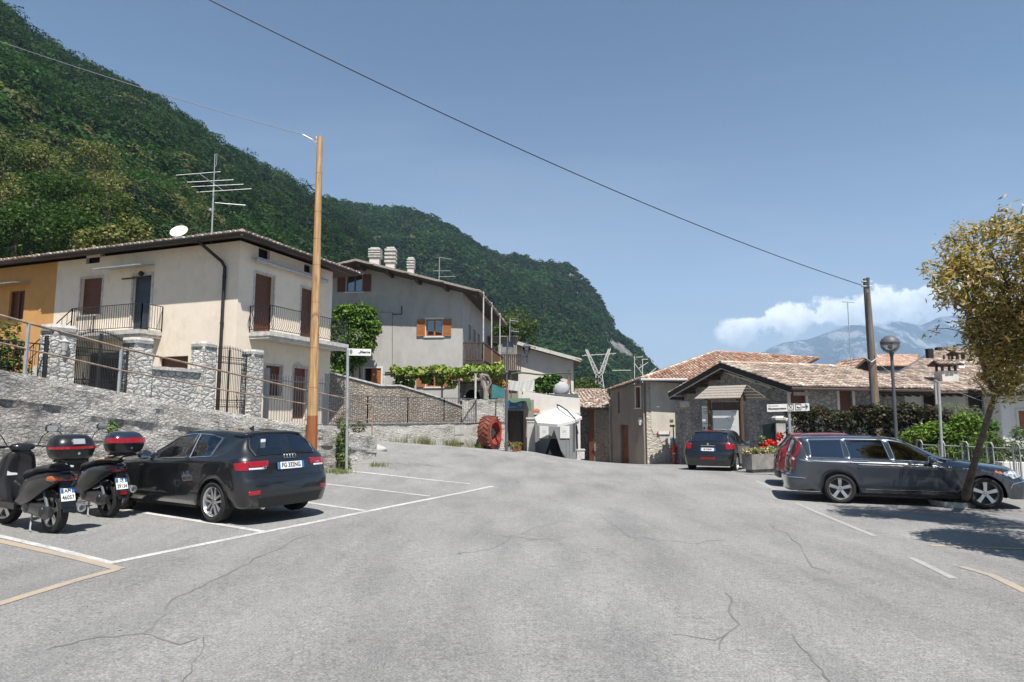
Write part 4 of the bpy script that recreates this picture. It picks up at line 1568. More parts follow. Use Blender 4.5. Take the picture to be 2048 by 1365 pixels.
m_ = MB()
zr = 1.15
pts = [W2.pt(L2 * k / 4 - (.05 if k == 4 else 0), 1.30, -.15) for k in range(0, 5)]
railing(m_, pts, zr, .105, .011, .03, .07)
m_.build('bars', 'greypaint', t)
# garden wall behind, top sloping down to the right
W3 = face_cam(px_wall(655, 28.5, 968, 35.0))
tp3 = sorted([W3.uv(x, y) for x, y in ((655, 745), (760, 772), (800, 772), (875, 795), (968, 830))])
t = thing('garden_wall', 'brown dry stone garden wall sloping down behind the dark railing', 'wall', tuple(W3.pt(4, 1.0, 0)))
mb = MB(); wall_mesh(mb, W3, tp3[0][0], tp3[-1][0], .2, tp3)
mb.build('masonry', 'rubble', t)
m_ = MB()
for (a, za_), (b, zb_) in zip(tp3, tp3[1:]):
    m_.beam(W3.pt(a, za_ + .02, -.15), W3.pt(b, zb_ + .02, -.15), .42, .07)
m_.build('coping', 'stonecap', t)

# block at the right end of the terrace
T1 = face_cam(px_wall(925, 32.35, 1012, 32.35))
t = thing('stone_buttress', 'high rough stone corner block behind the big red tyre', 'wall', tuple(T1.pt(1, 0, 0)))
LT1 = T1.uv(1012, 840)[0]
zt = T1.uv(970, 799)[1]
mb = MB()
for i in range(14):
    for k in range(16):
        s0_, s1_ = LT1 * i / 14, LT1 * (i + 1) / 14
        z0_, z1_ = -.6 + (zt + .6) * k / 16, -.6 + (zt + .6) * (k + 1) / 16
        q = lambda s_, z: T1.pt(s_, z, .06 * noise.fractal(Vector((s_ * 1.9, z * 2.2, 8)), 1, 2, 4) * (0 if s_ >= LT1 - .01 else 1))
        mb.quad(q(s0_, z0_), q(s1_, z0_), q(s1_, z1_), q(s0_, z1_))
mb.quad(T1.pt(0, zt, .0), T1.pt(LT1, zt, .0), T1.pt(LT1, zt, -4), T1.pt(0, zt, -4))
mb.quad(T1.pt(LT1, -.6, .0), T1.pt(LT1, zt, .0), T1.pt(LT1, zt, -4), T1.pt(LT1, -.6, -4))
mb.build('masonry', 'oldwall', t, smooth=60)

# ================================================================ GREY HOUSE
GO = P(925, 700, 40.0)
PG = Pl(GO.x, GO.y, -.995, .1); face_cam(PG)
PGs = Pl(GO.x, GO.y, .1, .995)
if PGs.n.x < 0:
    PGs.n = -PGs.n
gh = thing('grey_house', 'large grey rendered house with brown and orange shutters and a wooden balcony', 'house', (GO.x, GO.y, 2.0))
tp = sorted([PG.uv(x, y) for x, y in ((925, 586), (711, 531), (640, 556))])
g1, g2, g3, g4, g5 = op(PG, 693, 725, 550, 584), op(PG, 852, 885, 639, 673), op(PG, 852, 885, 739, 774), op(PG, 729, 762, 737, 775), op(PG, 664, 682, 733, 752)
mb = MB()
wall_mesh(mb, PG, 0, tp[-1][0], 1.5, tp, [g1, g2, g3, g4, g5], .22)
sd_ops = [op(PGs, 937, 942, 650, 682), op(PGs, 946, 951, 660, 688), op(PGs, 955, 959, 668, 692)]
zS = tp[0][1]
wall_mesh(mb, PGs, 0, 13, 1.5, zS, sd_ops, .2)
mb.build('wall', 'greystucco', gh)
for o_ in sd_ops:
    m_ = MB(); frame(m_, PGs, o_, .08, -.02, .03); backing(m_, PGs, o_, -.18); m_.build('window', 'stonecap', gh)


def casement(pl, o, parent, fr='white', wood='shutter_o', sh='shutter_o', left=True, right=True, wsh=None):
    m_ = MB(); frame(m_, pl, o, .10, -.01, .03); wf = m_.build('window', fr, parent)
    m_ = MB(); inner_frame(m_, pl, o, .07, -.16, -.10); m_.build('sash', wood, wf)
    m_ = MB(); pbox(m_, pl, o[0], o[1], o[2], o[3], -.14, -.13); m_.build('pane', 'glass', wf)
    m_ = MB(); backing(m_, pl, o, -.5); m_.build('room', 'dark', wf)
    wd = (o[1] - o[0]) / 2
    for sde, on in ((0, left), (1, right)):
        if not on:
            continue
        a = o[1] + .04 if sde == 0 else o[0] - .04 - wd
        m_ = MB(); shutter_fill(m_, pl, (a + .03, a + wd - .03, o[2] + .03, o[3] - .03), .05, .07, .02)
        inner_frame(m_, pl, (a, a + wd, o[2], o[3]), .05, .03, .085, False)
        m_.build('shutter', sh, wf)
    return wf


casement(PG, g1, gh, wood='shutter', sh='shutter'); casement(PG, g2, gh); casement(PG, g3, gh)
m_ = MB(); frame(m_, PG, g4, .10, -.01, .03); wf = m_.build('window', 'white', gh)
m_ = MB(); shutter_fill(m_, PG, (g4[0] + .02, g4[0] + (g4[1] - g4[0]) * .6, g4[2], g4[3]), -.06, .08, .03); m_.build('shutter', 'shutter_o', wf)
m_ = MB(); backing(m_, PG, g4, -.21); m_.build('room', 'dark', wf)
m_ = MB(); frame(m_, PG, g5, .08, -.01, .03); backing(m_, PG, g5, -.2); m_.build('window', 'stonecap', gh)
# cables and stains on the facade
m_ = MB()
pc = [PG.pt(*PG.uv(x, y), .03) for x, y in ((757, 625), (785, 625), (785, 742))]
m_.tube(pc, .012, 4); m_.tube([PG.pt(*PG.uv(x, y), .03) for x, y in ((785, 629), (804, 629), (804, 613))], .03, 4)
m_.build('cable', 'iron', gh)
ax = Vector((.1, .995, 0))
pk = P(711, 521, 38.9); er = P(960, 584, 38.9)
el_ = pk + (pk - er) * .5; el_.z = er.z + (pk.z - er.z) * .5
DEP = 15.2
roof_plane('roof', [er, er + ax * DEP, pk + ax * DEP, pk], (0, 1), gh, TILE_B, .10)
roof_plane('roof', [el_, el_ + ax * DEP, pk + ax * DEP, pk], (0, 1), gh, TILE_B, .10)
m_ = MB(); m_.beam(pk + Vector((0, -.02, .03)), er + Vector((0, -.02, .03)), .06, .13); m_.beam(pk + Vector((0, -.02, .03)), el_ + Vector((0, -.02, .03)), .06, .13)
m_.build('verge_board', 'greywood', gh)
m_ = MB()
for k in range(5):
    p = pk.lerp(er, k / 4 * .93 + .02)
    m_ = MB(); m_.beam(p + Vector((0, .1, -.22)), p + Vector((.1, 1.4, -.22)), .2, .2); m_.build('purlin', 'darkwood', gh)
for (x0, x1, yt, yb, Yc, nsl) in ((738, 763, 498, 530, 43.5, 4), (770, 793, 497, 548, 42.0, 4), (814, 830, 517, 552, 43, 4)):
    a, b = P(x0, yb, Yc), P(x1, yt, Yc)
    w = b.x - a.x
    cx_ = (a.x + b.x) / 2
    m_ = MB(); hh = b.z - a.z; zc = a.z + hh * (.40 if nsl else .6)
    m_.cbox((cx_, Yc, (a.z - .8 + zc) / 2), w * .8, w * .7, zc - a.z + .8)
    c_ = m_.build('chimney', 'palestucco', gh)
    m_ = MB()
    for k in range(nsl):
        z = zc + (b.z - zc) * (k + .35) / nsl
        m_.cbox((cx_, Yc, z), w, w * .9, (b.z - zc) / nsl * .5)
    m_.cbox((cx_, Yc, (zc + b.z) / 2), w * .6, w * .5, b.z - zc)
    m_.cbox((cx_, Yc, b.z), w * .7, w * .6, .08)
    m_.build('chimney_cap', 'stonecap', c_)
# balcony along the side
zf_, zr_ = 4.95, 6.12
bw = 1.25
A0, A1, A2, A3 = PGs.pt(.2, zf_, 0), PGs.pt(.2, zf_, bw), PGs.pt(12.5, zf_, bw), PGs.pt(12.5, zf_, 0)
m_ = MB(); m_.box(A0 - Vector((0, 0, .18)), A1 - A0, A2 - A1, (0, 0, .16))
for k in range(7):
    q = PGs.pt(.4 + 2 * k, zf_ - .3, 0); m_.beam(q, PGs.pt(.4 + 2 * k, zf_ - .3, bw), .14, .2)
bl_ = m_.build('wooden_balcony', 'darkwood', gh)
m_ = MB()
for a, b in ((A0, A1), (A1, A2)):
    n = int((b - a).length / .16)
    for i in range(n + 1):
        p = a.lerp(b, i / n); m_.cbox(p + Vector((0, 0, .6)), .07, .04, 1.1, 0)
    m_.beam(a + Vector((0, 0, 1.17)), b + Vector((0, 0, 1.17)), .1, .06); m_.beam(a + Vector((0, 0, .1)), b + Vector((0, 0, .1)), .07, .05)
m_.build('balcony_rail', 'midwood', bl_)
for k, s_ in enumerate((.3, 4.2, 9.0)):
    m_ = MB(); m_.tube([PGs.pt(s_, zf_, bw), PGs.pt(s_, zS + .1, bw)], .045, 6); m_.build('balcony_post', 'stonecap', gh)
# aerial
p0, p1 = P(878, 566, 43), P(879, 515, 43)
t = thing('roof_aerial', 'thin aerial with three rods on the grey house roof', 'antenna', (p0.x, p0.y, p0.z - .5))
m_ = MB(); m_.tube([p0 - Vector((0, 0, .5)), p1], .028, 5); m_.build('mast', 'galv', t)
m_ = MB()
for (xa, ya, xb, yb) in ((879, 515, 903, 519), (866, 542, 901, 542), (879, 554, 911, 553)):
    m_.tube([P(xa, ya, 43), P(xb, yb, 43.2)], .016, 4)
m_.build('aerial_rods', 'galv', t)
# climbing bush on the house front
t = thing('ivy_bush', 'big bright green climbing bush against the grey house', 'bush', tuple(P(705, 730, 37.5)))
bl = []
for (x, y, r_, Yb) in ((690, 640, .9, 38.6), (725, 635, .85, 38.6), (745, 655, .6, 38.8), (680, 680, .95, 38.4), (715, 680, 1.0, 38.4), (735, 690, .55, 38.7), (665, 650, .9, 38.6), (690, 715, .9, 38.8), (670, 740, .9, 38.8), (715, 712, .6, 38.9), (700, 625, .55, 38.6), (740, 628, .45, 38.7)):
    p = P(x, y, Yb); bl.append((p.x, p.y, p.z, r_, .8, r_))
foliage('leaves', bl, 10000, .10, [(.07, .14, .02), (.10, .19, .03), (.05, .10, .015), (.14, .22, .04)], t, .6, .7)
m_ = MB()
for k in range(3):
    m_.tube([P(690 + 15 * k, 770, 38.9), P(695 + 12 * k, 710, 38.8), P(700 + 8 * k, 660, 38.7)], [.07, .05, .02], 6)
m_.build('stems', 'bark', t)

# ================================================================ PERGOLA AND GARDEN THINGS
t = thing('vine_pergola', 'low pergola overgrown with grape vines in front of the grey house', 'pergola', tuple(P(880, 800, 35)))
m_ = MB()
for (xa, ya, Ya, xb, yb, Yb) in ((766, 750, 34, 978, 744, 34), (770, 746, 36.5, 985, 741, 36.5)):
    m_.tube([P(xa, ya, Ya), P(xb, yb, Yb)], .05, 6)
for k in range(7):
    x = 772 + k * 34
    m_.tube([P(x, 750 - k * .9, 33.9), P(x, 745 - k * .8, 36.6)], .03, 5)
m_.build('beams', 'iron', t)
for (x, Yc) in ((768, 34), (884, 36), (918, 34.5), (951, 34)):
    m_ = MB(); m_.tube([P(x, 748, Yc), P(x, 830, Yc)], .055, 6); m_.build('post', 'stonecap', t)
bl = []
for k in range(26):
    x = 792 + k * 8.2; p = P(x, 746 - .25 * k + random.uniform(-3, 5), 35.2 + random.uniform(-1, 1)); bl.append((p.x, p.y, p.z, .32, .9, .24 + .1 * random.random()))
for (x, y) in ((800, 765), (820, 770), (850, 758), (880, 760), (905, 765), (935, 755), (790, 775)):
    p = P(x, y, 34.6); bl.append((p.x, p.y, p.z, .26, .4, .28))
foliage('vine_leaves', bl, 4200, .12, [(.12, .19, .03), (.20, .26, .05), (.28, .30, .09), (.07, .13, .02)], t, .75, .6)
m_ = MB(); m_.tube([P(811, 795, 35), P(812, 780, 35), P(806, 768, 34.8), P(812, 752, 34.8)], [.09, .07, .05, .04], 6); m_.tube([P(812, 782, 35), P(822, 770, 35), P(820, 752, 35)], [.06, .05, .03], 6)
m_.build('vine_trunk', 'bark', t)
# oven hut
PO = face_cam(px_wall(918, 37.4, 978, 37.4))
t = thing('garden_oven', 'small stone garden oven with an arched mouth under a tiled roof', 'oven', tuple(PO.pt(.8, 2, 0)))
LO = PO.uv(978, 780)[0]
zt = PO.uv(945, 762)[1]
ar = op(PO, 931, 960, 779, 803)
mb = MB()
br_ = 10
tpo = zt
wall_mesh(mb, PO, 0, LO, 1.2, zt, [(ar[0], ar[1], 1.2, ar[3] - .02)], .4)
mb.build('masonry', 'grey_rubble', t)
m_ = MB(); backing(m_, PO, (ar[0], ar[1], 1.2, ar[3]), -.39); m_.build('oven_mouth', 'dark', t)
m_ = MB()
ac = (ar[0] + ar[1]) / 2; rr = (ar[1] - ar[0]) / 2
zc = ar[3] - rr
for k in range(8):
    a0_, a1_ = math.pi * k / 8, math.pi * (k + 1) / 8
    pts = [PO.pt(ac + rr * math.cos(a0_), zc + rr * math.sin(a0_), .01), PO.pt(ac + rr * 1.25 * math.cos(a0_), zc + rr * 1.25 * math.sin(a0_), .01),
           PO.pt(ac + rr * 1.25 * math.cos(a1_), zc + rr * 1.25 * math.sin(a1_), .01), PO.pt(ac + rr * math.cos(a1_), zc + rr * math.sin(a1_), .01)]
    m_.prism(pts, PO.n * .06)
for sg in (0, 1):
    aa = [PO.pt(ac + (-1) ** sg * rr, zc, -.01), PO.pt(ac + (-1) ** sg * rr, ar[3] + .02, -.01)] + [PO.pt(ac + (-1) ** sg * rr * math.cos(math.pi / 2 * (1 - u)), zc + rr * math.sin(math.pi / 2 * (1 - u)), -.01) for u in (0, .33, .66)]
    m_.prism(aa, PO.n * .015)
m_.build('arch_stones', 'light_rubble', t)
roof_plane('roof', [PO.pt(-.2, zt - .05, .45), PO.pt(LO * .72, zt - .05, .45), PO.pt(LO * .72, zt + .35, -.9), PO.pt(-.2, zt + .35, -.9)], (0, 1), t, TILE_R)
# carved wooden post, flowers, cloths
t = thing('carved_tree_trunk', 'forked grey tree trunk standing on the terrace corner', 'trunk', tuple(P(970, 806, 33.5)))
m_ = MB(); m_.tube([P(972, 806, 33.5), P(971, 780, 33.5), P(966, 760, 33.5), P(962, 748, 33.5)], [.12, .11, .14, .1], 8)
m_.tube([P(972, 785, 33.5), P(982, 765, 33.4), P(976, 752, 33.3), P(965, 750, 33.3)], [.06, .05, .05, .06], 6); m_.build('trunk', 'greywood', t, smooth=True)
t = thing('flower_box', 'box of orange and yellow flowers behind the terrace corner', 'planter', tuple(P(998, 785, 35.2)))
p = P(997, 768, 35.2)
foliage('flowers', [(p.x, p.y, p.z, .55, .3, .22)], 500, .07, [(.5, .22, .03), (.45, .33, .05), (.3, .12, .04), (.12, .15, .03)], t)
m_ = MB(); m_.cbox((p.x, p.y, p.z - .38), 1.1, .35, .3); m_.build('box', 'terracotta', t)
m_ = MB(); a, b, c = P(984, 768, 33.2), P(1011, 778, 33.0), P(1009, 797, 33.0); d_ = P(983, 797, 33.2)
m_.prism([a, b, c, d_], (0, .04, 0)); o = m_.build('teal_banner', 'tealcloth'); tag(o, 'teal green cloth hung at the terrace edge', 'cloth')
# laundry line cloth
m_ = MB(); V = []
n1, n2 = 16, 6
for j in range(n2 + 1):
    for i in range(n1 + 1):
        x = 1016 + 53 * i / n1; y0 = 760 + 3 * math.sin(i / n1 * math.pi); y1 = 780 + 3 * math.sin(i / n1 * 3)
        q = P(x, y0 + (y1 - y0) * j / n2, 36.5 + .12 * math.sin(i * 1.3 + j * .4))
        V.append(q)
m_.add(V, [(j * (n1 + 1) + i, j * (n1 + 1) + i + 1, (j + 1) * (n1 + 1) + i + 1, (j + 1) * (n1 + 1) + i) for j in range(n2) for i in range(n1)])
o = m_.build('cloth_screen', 'cloth', smooth='all'); tag(o, 'white cloth screen stretched along the upper terrace', 'cloth')
t = thing('rope_garland', 'thin green garland line strung over the upper terrace', 'garland', tuple(P(1090, 800, 37)))
m_ = MB(); pts = [P(1022 + 12 * k, 748 - 2 * math.sin(k * .9), 37) for k in range(11)]; m_.tube(pts, .05, 5); m_.tube([P(1022, 750, 37), P(1022, 800, 37)], .03, 5); m_.tube([P(1139, 740, 37), P(1142, 800, 37)], .04, 5)
m_.build('line', M('dull_green', (.06, .09, .04), .9), t)
p = P(1096, 768, 37.4)
t = thing('fig_tree', 'small broad leaved tree in the middle of the upper terrace', 'tree', tuple(P(1096, 795, 37.4)))
foliage('crown', [(p.x, p.y, p.z, .62, .5, .5), (p.x + .35, p.y, p.z + .2, .4, .4, .35), (p.x - .5, p.y, p.z - .1, .4, .4, .4)], 1100, .12, [(.06, .12, .03), (.10, .18, .04), (.04, .08, .02)], t, .8)
m_ = MB(); m_.tube([P(1096, 800, 37.4), P(1096, 785, 37.4), P(1098, 768, 37.4)], [.06, .05, .03], 6); m_.build('trunk', 'bark', t)
t = thing('garden_sofa', 'white covered round garden seat at the end of the upper terrace', 'seat', tuple(P(1122, 785, 37.2)))
m_ = MB(); q = P(1122, 778, 37.2); m_.ball(q, .5, .35, .42, 14, 8); m_.build('cover', M('dull_cover', (.34, .35, .36), .9), t, smooth=True)
m_ = MB(); m_.cbox(q + Vector((.15, 0, -.6)), 1.6, .6, .6); m_.build('base', 'greypaint', t)

# terrace wall T2 (cream) behind the parasol
T2 = face_cam(px_wall(1046, 36.4, 1162, 36.4))
LT2 = T2.uv(1160, 810)[0]
tp2 = sorted([T2.uv(x, y) for x, y in ((1046, 782), (1070, 786), (1110, 792), (1160, 797))])
t = thing('cream_terrace_wall', 'sunlit cream plaster wall of the upper terrace above the parasol', 'wall', tuple(T2.pt(1.5, 0, 0)))
mb = MB(); wall_mesh(mb, T2, 0, LT2, -.9, tp2)
zt = tp2[-1][1]
mb.quad(T2.pt(LT2, -.9, 0), T2.pt(LT2, zt, 0), T2.pt(LT2, zt, -6), T2.pt(LT2, -.9, -6))
mb.quad(T2.pt(0, tp2[0][1], 0), T2.pt(LT2, zt, 0), T2.pt(LT2, zt, -6), T2.pt(0, tp2[0][1], -6))
mb.build('plaster', 'palestucco', t)
m_ = MB(); pbox(m_, T2, T2.uv(1066, 826)[0], LT2, T2.uv(1100, 830)[1], T2.uv(1100, 826)[1], 0, .25); m_.build('ledge', 'stonecap', t)
m_ = MB(); q = T2.uv(1072, 822); m_.ball(T2.pt(q[0], q[1], .05), .22, .08, .14); m_.build('shell_ornament', 'terracotta', t)
# tent wall with posters and triangular opening
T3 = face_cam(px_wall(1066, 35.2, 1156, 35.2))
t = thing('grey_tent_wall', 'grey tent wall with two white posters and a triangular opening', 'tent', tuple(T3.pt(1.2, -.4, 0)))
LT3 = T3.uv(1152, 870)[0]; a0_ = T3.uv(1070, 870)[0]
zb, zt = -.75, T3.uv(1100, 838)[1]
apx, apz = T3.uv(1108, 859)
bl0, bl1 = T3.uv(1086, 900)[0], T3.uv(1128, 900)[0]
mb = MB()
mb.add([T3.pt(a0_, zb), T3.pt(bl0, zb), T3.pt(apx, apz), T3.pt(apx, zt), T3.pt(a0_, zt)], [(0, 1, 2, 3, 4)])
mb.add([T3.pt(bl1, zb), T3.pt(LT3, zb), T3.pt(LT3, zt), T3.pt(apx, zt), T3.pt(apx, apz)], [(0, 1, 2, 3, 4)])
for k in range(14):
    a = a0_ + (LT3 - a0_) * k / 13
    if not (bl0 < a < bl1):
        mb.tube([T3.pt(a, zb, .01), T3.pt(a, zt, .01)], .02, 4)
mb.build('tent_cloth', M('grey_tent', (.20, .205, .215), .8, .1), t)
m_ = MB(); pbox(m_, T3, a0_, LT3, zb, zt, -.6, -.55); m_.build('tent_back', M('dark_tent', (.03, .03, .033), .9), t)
for k, (x0, x1) in enumerate(((1079, 1097), (1120, 1139))):
    o_ = op(T3, x0, x1, 852, 877)
    m_ = MB(); pbox(m_, T3, *o_, .03, .045); ps = m_.build('poster', 'white', t)
    m_ = MB()
    for j in range(5):
        zz_ = o_[3] - .12 - j * .11
        pbox(m_, T3, o_[0] + .08, o_[1] - .1 - .05 * (j % 3), zz_ - .012, zz_, .045, .047)
    pbox(m_, T3, o_[0] + .14, o_[0] + .34, o_[2] + .3, o_[2] + .42, .045, .048)
    m_.build('print', M('pale_print', (.42, .45, .5), .7), ps)
# parasol
cA = P(1116, 813, 32.6)
t = thing('white_parasol', 'large white cantilever parasol open in front of the grey tent', 'parasol', tuple(P(1155, 914, 31.8)))
cn = [P(1068, 835, 33.4), P(1074, 846, 32.0), P(1115, 849, 31.0), P(1150, 841, 31.6), P(1164, 834, 32.6), P(1152, 828, 34.0), P(1110, 826, 34.6), P(1078, 829, 34.4)]
m_ = MB(); m_.add([cA] + cn + [c + Vector((0, 0, -.13)) for c in cn], [(0, i + 1, (i + 1) % 8 + 1) for i in range(8)] + [(i + 1, (i + 1) % 8 + 1, (i + 1) % 8 + 9, i + 9) for i in range(8)])
m_.build('canopy', 'cloth', t)
m_ = MB()
for c in cn:
    m_.tube([cA + Vector((0, 0, -.06)), c + Vector((0, 0, -.03))], .015, 4)
m_.build('ribs', 'galv', t)
m_ = MB()
bp = P(1155, 912, 31.8)
m_.tube([bp, P(1153, 852, 31.8)], .045, 8); m_.tube([P(1156, 868, 31.8), P(1150, 838, 31.7), P(1135, 822, 31.8), P(1120, 812, 32.2), cA + Vector((-.05, 0, .08)), cA], .03, 6)
m_.tube([P(1148, 905, 31.9), P(1148, 845, 31.9)], .03, 6)
m_.build('mast', 'iron', t)
m_ = MB(); p = P(1161, 909, 31.8); m_.cbox((p.x, p.y, p.z), .36, .36, .42); m_.cbox((p.x, p.y, p.z + .22), .42, .42, .06); m_.build('white_base', 'stonecap', t)
# recess with blue board, door, awning, plants
t = thing('cellar_entrance', 'dark cellar doorway under a blue board and green awning beside the lamp pole', 'doorway', tuple(P(1030, 890, 35.5)))
TD = face_cam(px_wall(1012, 35.0, 1060, 35.0))
mb = MB(); o_ = op(TD, 1016, 1047, 822, 900)
LD = TD.uv(1068, 850)[0]
wall_mesh(mb, TD, 0, LD, -.8, TD.uv(1030, 800)[1], [(o_[0], o_[1], -.8, o_[3])], .4); mb.build('wall', 'brownstucco', t)
m_ = MB(); backing(m_, TD, (o_[0], o_[1], -.8, o_[3]), -.39); pbox(m_, TD, o_[0] + .1, o_[1] - .1, -.6, o_[3] - .4, -.35, -.3); m_.build('door', 'darkwood', t)
m_ = MB(); q = op(TD, 1015, 1048, 803, 819); pbox(m_, TD, *q, .35, .42); bb = m_.build('blue_board', 'bluesign', t)
m_ = MB()
cx_ = q[1] - .22; cz = (q[2] + q[3]) / 2 + .03
for k in range(5):
    a = 2 * math.pi * k / 5; m_.beam(TD.pt(cx_ + .03 * math.cos(a), cz + .03 * math.sin(a), .425), TD.pt(cx_ + .12 * math.cos(a), cz + .12 * math.sin(a), .425), .01, .02)
pbox(m_, TD, q[0] + .1, q[1] - .4, cz - .14, cz - .12, .42, .424)
m_.build('emblem', 'cloth', bb)
m_ = MB(); V = []
for i in range(9):
    x = 1018 + 42 * i / 8
    V += [P(x, 797, 35.2), P(x + 2, 802 + (i > 6) * 3, 34.4), P(x + 3, 804 + 2 * math.sin(i) + (16 if i > 6 else 0), 34.2)]
m_.add(V, [(i * 3 + j, i * 3 + j + 1, i * 3 + j + 4, i * 3 + j + 3) for i in range(8) for j in range(2)])
m_.build('awning', M('green_awning', (.05, .10, .06), .9), t)
t = thing('concrete_pillar', 'pale square concrete gate pillar left of the grey tent', 'pillar', tuple(P(1062, 895, 34.2)))
m_ = MB(); p = P(1062, 850, 34.2); m_.cbox((p.x, p.y, .35), .42, .42, 2.2); m_.build('shaft', 'concrete', t)
m_ = MB(); m_.cbox((p.x, p.y, 1.48), .52, .52, .1); m_.cbox((p.x, p.y, 1.30), .47, .47, .06); m_.build('cap', 'stonecap', t)
g_ = G(1024, 898)
t = thing('potted_fir', 'small bright green conifer in a pot beside the lamp pole', 'plant', tuple(g_))
bl = [(g_.x, g_.y, g_.z + .35 + .22 * k, .42 * (1 - k * .14), .4 * (1 - k * .14), .22) for k in range(6)]
foliage('needles', bl, 2200, .05, [(.08, .15, .02), (.13, .21, .03), (.05, .10, .02)], t, .3)
m_ = MB(); m_.lathe([(.12, 0), (.18, .22), (.20, .24), (.17, .24)], g_, n=12); m_.build('pot', 'terracotta', t)
for k, (x, y, s_, mt_) in enumerate(((1017, 903, 1.0, 'stonecap'), (1029, 904, .8, 'terracotta'), (1037, 903, 1.0, 'terracotta'), (1046, 900, .8, 'stonecap'))):
    g_ = G(x, y)
    t = thing('flower_pot', ['pale stone flower pot closest to the lamp pole', 'low terracotta pot second in the row of pots', 'wide terracotta pot third in the row of pots', 'small pale pot at the wheelbarrow end of the row'][k], 'flower pot', tuple(g_), group='flower pots beside the cellar entrance')
    m_ = MB(); m_.lathe([(.10 * s_, 0), (.17 * s_, .2 * s_), (.19 * s_, .22 * s_), (.15 * s_, .22 * s_)], g_, n=12); m_.build('pot', mt_, t)
    foliage('plant', [(g_.x, g_.y, g_.z + .32 * s_, .2, .2, .14)], 140, .05, [(.09, .15, .03), (.25, .1, .05), (.14, .2, .05)], t)
# wheelbarrow-like cart
g_ = G(1073, 901)
t = thing('black_trolley', 'black tub trolley standing before the grey tent wall', 'trolley', tuple(g_), .0)
m_ = MB(); rings = []
for z, w, d_ in ((.22, .75, .4), (.5, .95, .5), (.62, 1.0, .55)):
    rings.append([Vector((g_.x + sx * w / 2, g_.y + sy * d_ / 2, g_.z + z)) for sx, sy in ((-1, -1), (1, -1), (1, 1), (-1, 1))])
m_.loft(rings); m_.build('tub', 'black', t)
for sx in (-.25, .25):
    m_ = MB(); m_.lathe([(.02, -.03), (.13, -.03), (.13, .03), (.02, .03)], (g_.x + sx, g_.y - .05, g_.z + .13), axis='Y', n=14); m_.build('wheel', 'tyre', t)
m_ = MB()
for k in range(4):
    m_.tube([(g_.x - .45 + .08 * k, g_.y, g_.z + .6), (g_.x - .47 + .06 * k, g_.y, g_.z + .95)], .012, 4)
m_.build('tools', 'iron', t)
# big red tractor tyre leaning on the buttress
MT['redtyre'] = M('red_painted_rubber', (.16, .05, .03), .65, .5, 5)
g_ = G(978, 898)
t = thing('tractor_tyre', 'huge red painted tractor tyre standing upright against the stone corner', 'tyre', (g_.x + .05, g_.y - .15, g_.z), R(0))
Rt, wt = .80, .62
Mx = Matrix.Translation((g_.x + .05, g_.y - .15, g_.z + Rt)) @ Matrix.Rotation(R(-27), 4, 'Z')
m_ = MB(); m_.lathe([(Rt * .60, -wt / 2), (Rt * .72, -wt * .52), (Rt * .90, -wt * .46), (Rt * .95, -wt * .3), (Rt * .95, wt * .3), (Rt * .90, wt * .46), (Rt * .72, wt * .52), (Rt * .60, wt / 2), (Rt * .64, wt * .3), (Rt * .64, -wt * .3), (Rt * .6, -wt / 2)], (0, 0, 0), 'X', 36)
m_.f = [f for f in m_.f if len(f) == 4]
ty = m_.build('tyre_body', 'redtyre', t, smooth=40, xf=Mx)
m_ = MB()
for k in range(22):
    for sg in (-1, 1):
        a = 2 * math.pi * (k + (.5 if sg > 0 else 0)) / 22
        pts = []
        for (xx, da) in ((0.01, 0), (wt * .46, .22)):
            for dd_ in (-.045, .045):
                pts.append((xx * sg, a + da + dd_))
        V = []
        for rr in (Rt * .93, Rt * 1.0):
            for (xx, aa) in (pts[0], pts[1], pts[3], pts[2]):
                V.append((xx, rr * math.cos(aa), rr * math.sin(aa)))
        m_.add(V, [(0, 1, 2, 3), (4, 5, 6, 7), (0, 1, 5, 4), (1, 2, 6, 5), (2, 3, 7, 6), (3, 0, 4, 7)])
m_.build('tread_lugs', 'redtyre', t, xf=Mx)
m_ = MB(); m_.lathe([(Rt * .60, wt * .5), (Rt * .74, wt * .535), (Rt * .72, wt * .50)], (0, 0, 0), 'X', 36); m_.f = [f for f in m_.f if len(f) == 4]
m_.build('painted_side_ring', 'red', ty, smooth=True, xf=Mx)

# ================================================================ DISTANT MIDDLE BUILDINGS
PB = face_cam(px_wall(1036, 56, 1147, 56))
t = thing('pale_gable_house', 'pale house with one long sloping verge behind the upper terrace', 'house', tuple(PB.pt(2.4, 0, 0)))
LB = PB.uv(1147, 750)[0]
tpb = sorted([PB.uv(x, y) for x, y in ((1030, 690), (1147, 722))])
mb = MB(); wall_mesh(mb, PB, tpb[0][0], LB, 0, tpb); mb.quad(PB.pt(LB, 0, 0), PB.pt(LB, tpb[-1][1], 0), PB.pt(LB, tpb[-1][1], -9), PB.pt(LB, 0, -9)); mb.build('wall', 'palestucco', t)
m_ = MB(); a, b = P(1026, 684, 55.2), P(1162, 721, 55.2)
m_.beam(a, b, .1, .28); m_.build('verge', 'stonecap', t)
roof_plane('roof', [b, b + Vector((.5, 9, 0)), a + Vector((.5, 9, 0)), a], (0, 1), t, TILE_R, .15)
m_ = MB(); m_.tube([P(1139, 742, 55.8), P(1136, 790, 55.8)], .06, 6); m_.build('drainpipe', 'terracotta', t)
t = thing('wooden_shed', 'grey board shed with a window and wooden balcony beside the grey house', 'shed', tuple(P(1016, 740, 51)))
PSh = face_cam(px_wall(996, 51, 1034, 51)); Ls = PSh.uv(1034, 700)[0]
zt = PSh.uv(1010, 675)[1]; zb = PSh.uv(1010, 748)[1]
o_ = op(PSh, 1003, 1028, 681, 706)
